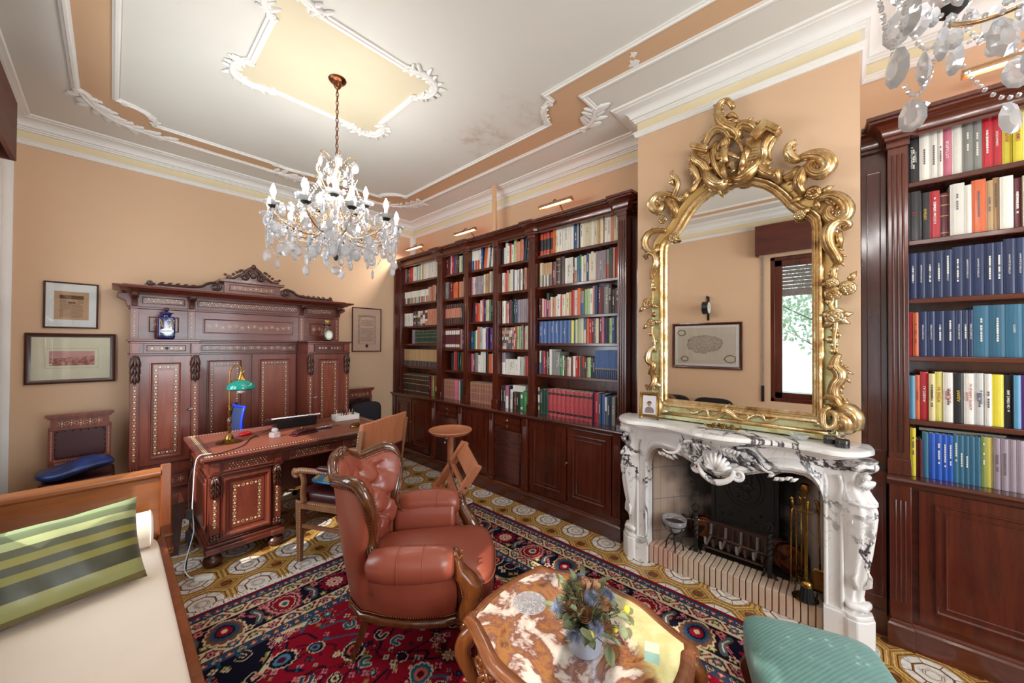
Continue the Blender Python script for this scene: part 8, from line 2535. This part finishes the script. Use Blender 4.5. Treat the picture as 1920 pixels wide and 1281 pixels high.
# ------------------------------------------------------------------ chandeliers
def chandelier(loc, label, lights=True, top=.0, scale=1.0):
    """origin at the ceiling; hangs down"""
    t = thing('chandelier', label, 'chandelier', loc)
    S = scale
    m = MB(); m.lathe([(.0, .0), (.055, .0), (.058, -.006), (.050, -.018), (.030, -.024), (.026, -.045), (.018, -.060), (.008, -.068), (0, -.07)], n=30, cap=False); m.build('ceiling_rose', 'bronze', t, smooth=.8)
    zt = -.53
    m = MB(); z = -.065; k = 0
    while z > zt:
        ring = []
        for q in range(14):
            a = 2 * PI * q / 14
            px, pz = .0085 * cos(a), .019 * sin(a)
            ring.append((px, 0, z - .012 + pz) if k % 2 else (0, px, z - .012 + pz))
        m.tube(ring, .0026, 6, closed=True); z -= .030; k += 1
    m.tube([(0, .0, -.065), (0, 0, zt)], .0014, 5)
    m.build('chain', 'bronze', t, smooth=True)
    m = MB(); m.lathe([(.004, -.52), (.014, -.55), (.008, -.60), (.020, -.66), (.012, -.72), (.026, -.80), (.034, -.86), (.016, -.92), (.012, -1.0), (.040, -1.06), (.055, -1.10), (.030, -1.16), (.012, -1.22), (0, -1.24)], n=20, cap=False); m.build('glass_stem', 'crystal', t, smooth=True)
    m = MB(); m.lathe([(.0, -1.22), (.012, -1.225), (.018, -1.24), (.010, -1.262), (.0, -1.27)], n=16, cap=False); m.build('stem_cap', 'black_iron', t, smooth=True)
    m = MB(); m.sph(0, 0, -1.335, .030, .030, .030, 10, 7); m.build('crystal_ball', 'crystal', t)
    # shared meshes
    def pend(w, h, th=.010):
        b = MB()
        V = [(0, 0, 0)]
        N_ = 10
        ring = []
        for q in range(N_):
            a = 2 * PI * q / N_
            ring.append((w * sin(a), 0, -h * .58 + h * .42 * (cos(a) if cos(a) < 0 else cos(a) ** 1 * 1.38)))
        vs = ring + [(x_ * .45, th, z_ * .5 - h * .29) for x_, _, z_ in ring] + [(x_ * .45, -th, z_ * .5 - h * .29) for x_, _, z_ in ring]
        fs = [(i, (i + 1) % N_, N_ + (i + 1) % N_, N_ + i) for i in range(N_)] + [((i + 1) % N_, i, 2 * N_ + i, 2 * N_ + (i + 1) % N_) for i in range(N_)]
        fs += [tuple(range(N_, 2 * N_)), tuple(range(2 * N_, 3 * N_))[::-1]]
        b.add(vs, fs)
        return b
    P0 = pend(.026, .080).build('crystal_pendant', 'crystal', t)
    P1 = pend(.015, .048, .008).build('crystal_drop', 'crystal', t)
    used = [0, 0]
    stuffm = MB()
    npend = [0]
    def hang(x, y, z, big=True, an=None):
        nonlocal used
        b = P0 if big else P1
        i = 0 if big else 1
        an = rnd.uniform(0, PI) if an is None else an
        if used[i] == 0: o = b
        elif used[i] < (62 if big else 36): o = b.copy(); col.objects.link(o); o.parent = t
        else:
            stuffm.T = Matrix.Translation((x, y, z - .004)) @ Matrix.Rotation(an, 4, 'Z')
            me = b.data; stuffm.add([tuple(v.co) for v in me.vertices], [tuple(p.vertices) for p in me.polygons]); stuffm.T = Matrix.Identity(4)
            return
        used[i] += 1
        o.location = (x, y, z - .004); o.rotation_euler = (0, 0, an)
        npend[0] += 1
    def beads(pts, r=.0055, step=.0125):
        m = MB(); L = 0; P_ = [Vector(p) for p in smooth_path(pts, 8)]
        nxt = 0
        for i in range(1, len(P_)):
            d_ = (P_[i] - P_[i - 1]).length
            L += d_
            if L >= nxt:
                m.sph(*P_[i], r, n=6, m=4); nxt = L + step
        return m.build('bead_strand', 'crystal', t)
    def arm(a, r1, z0, z1, up):
        ca, sa = cos(a), sin(a)
        pt = lambda r, z: (r * ca, r * sa, z)
        m = MB(); m.tube(smooth_path([pt(.03, z0), pt(r1 * .35, z0 - .10), pt(r1 * .72, z0 - .09), pt(r1 * .98, z1 - .05), pt(r1, z1)]), .0055, 8)
        m.tube([pt(r1 * .62 + q_[0], z0 - .04 + q_[1]) for q_ in spiral(0, 0, .035, .008, 200, 1.2, 16)], .004, 6)
        o = m.build('arm', 'gold_arm', t, smooth=True)
        m = MB(); m.lathe([(.006, z1 - .006), (.030, z1), (.052, z1 + .012), (.054, z1 + .016), (.030, z1 + .006), (.010, z1 + .004)], r1 * ca, r1 * sa, 0, 20, False, (10, .08)); m.build('drip_pan', 'crystal', o, smooth=.8)
        m = MB(); m.lathe([(.030, z1 - .006), (.018, z1 - .018), (.006, z1 - .022)], r1 * ca, r1 * sa, 0, 14); m.build('cup', 'black_iron', o, smooth=.8)
        m = MB(); m.lathe([(.011, z1), (.011, z1 + .055)], r1 * ca, r1 * sa, 0, 14); m.build('candle_tube', 'white_enamel', o, smooth=.6)
        m = MB(); m.lathe([(.008, z1 + .055), (.015, z1 + .070), (.0165, z1 + .085), (.012, z1 + .105), (.004, z1 + .125), (.0, z1 + .132)], r1 * ca, r1 * sa, 0, 14, False); m.build('candle_bulb', 'bulb', o, smooth=True)
        if lights:
            l = lamp('candle_glow', 'POINT', (loc[0] + r1 * ca, loc[1] + r1 * sa, loc[2] + z1 + .15), 2.1, (1, .975, .95), rad=.022)
        for q in range(5):
            b = a + (q - 2) * .11 * (.42 / r1)
            rr = r1 + .045 * cos(q * 1.57) if q % 2 else r1 - .0
            hang(rr * cos(b), rr * sin(b), z1 - .0, q in (0, 4))
        hang(r1 * .98 * ca, r1 * .98 * sa, z1 - .09)
        return pt
    n1 = 10
    for k in range(n1):
        a = k * 2 * PI / n1 + .15
        arm(a, .40, -1.02, -1.005, 0)
        b = (k + 1) * 2 * PI / n1 + .15; mid = (a + b) / 2
        for (ra, za, drop) in ((.40, -1.02, .12), (.42, -1.05, .19)):
            beads([(ra * cos(a), ra * sin(a), za), (ra * .96 * cos(a * .75 + b * .25), ra * .96 * sin(a * .75 + b * .25), za - drop * .75), (ra * .95 * cos(mid), ra * .95 * sin(mid), za - drop), (ra * .96 * cos(a * .25 + b * .75), ra * .96 * sin(a * .25 + b * .75), za - drop * .75), (ra * cos(b), ra * sin(b), za)])
            hang(ra * .95 * cos(mid), ra * .95 * sin(mid), za - drop - .006, True)
        beads([(.40 * cos(a), .40 * sin(a), -1.09), (.25 * cos(a), .25 * sin(a), -1.20), (.06 * cos(a), .06 * sin(a), -1.18)], .005)
        hang(.25 * cos(a), .25 * sin(a), -1.205, True); hang(.14 * cos(mid), .14 * sin(mid), -1.19, k % 2 == 0); hang(.33 * cos(mid), .33 * sin(mid), -1.13, False)
    n2 = 5
    for k in range(n2):
        a = k * 2 * PI / n2 + .5
        arm(a, .20, -.90, -.875, 0)
        mid = a + PI / n2
        beads([(.03 * cos(a), .03 * sin(a), -.62), (.12 * cos(a), .12 * sin(a), -.75), (.20 * cos(a), .20 * sin(a), -.89)], .005)
        beads([(.11 * cos(mid), .11 * sin(mid), -.66), (.16 * cos(mid), .16 * sin(mid), -.80), (.30 * cos(mid), .30 * sin(mid), -1.0)], .005)
    for k in range(6):          # crown
        a = k * PI / 3 + .3; ca, sa = cos(a), sin(a)
        m = MB(); m.tube(smooth_path([(.02 * ca, .02 * sa, -.70), (.07 * ca, .07 * sa, -.66), (.05 * ca, .05 * sa, -.58), (.09 * ca, .09 * sa, -.545), (.125 * ca, .125 * sa, -.56), (.115 * ca, .115 * sa, -.585)]), .0035, 6); m.build('crown_scroll', 'gold_arm', t, smooth=True)
        hang(.125 * ca, .125 * sa, -.575); hang(.07 * ca, .07 * sa, -.60, False)
        beads([(.125 * ca, .125 * sa, -.57), (.10 * cos(a + .5), .10 * sin(a + .5), -.63), (.125 * cos(a + PI / 3), .125 * sin(a + PI / 3), -.57)], .0045)
        m = MB(); m.tube(smooth_path([(.12 * ca, .12 * sa, -.64), (.14 * ca, .14 * sa, -.70), (.08 * ca, .08 * sa, -.80), (.05 * ca, .05 * sa, -.90)]), .003, 6); m.build('cage_rib', 'gold_arm', t, smooth=True)
        for z_ in (-.66, -.72, -.78, -.84): hang(.10 * cos(a + .4) * (1 if z_ > -.75 else .8), .10 * sin(a + .4) * (1 if z_ > -.75 else .8), z_, False)
    used = [99, 99]
    for k in range(110):
        a, r = rnd.uniform(0, 2 * PI), rnd.uniform(.08, .43)
        hang(r * cos(a), r * sin(a), -1.19 + .30 * r + rnd.uniform(-.02, .06), k % 3 == 0)
    for k in range(130):
        a, r = rnd.uniform(0, 2 * PI), rnd.uniform(.05, .38)
        stuffm.sph(r * cos(a), r * sin(a), -1.17 + .35 * r + rnd.uniform(-.02, .08), rnd.uniform(.006, .012), n=6, m=4)
    if stuffm.v: tag(stuffm.build('crystal_drops', 'crystal', t), kind='stuff')
    return t
chandelier((1.05, 2.64, 3.448), 'lit crystal chandelier with candle bulbs hanging over the desk end of the room')
chandelier((1.12, -.46, 3.449), 'second crystal chandelier, only its lower drops showing at the top right')
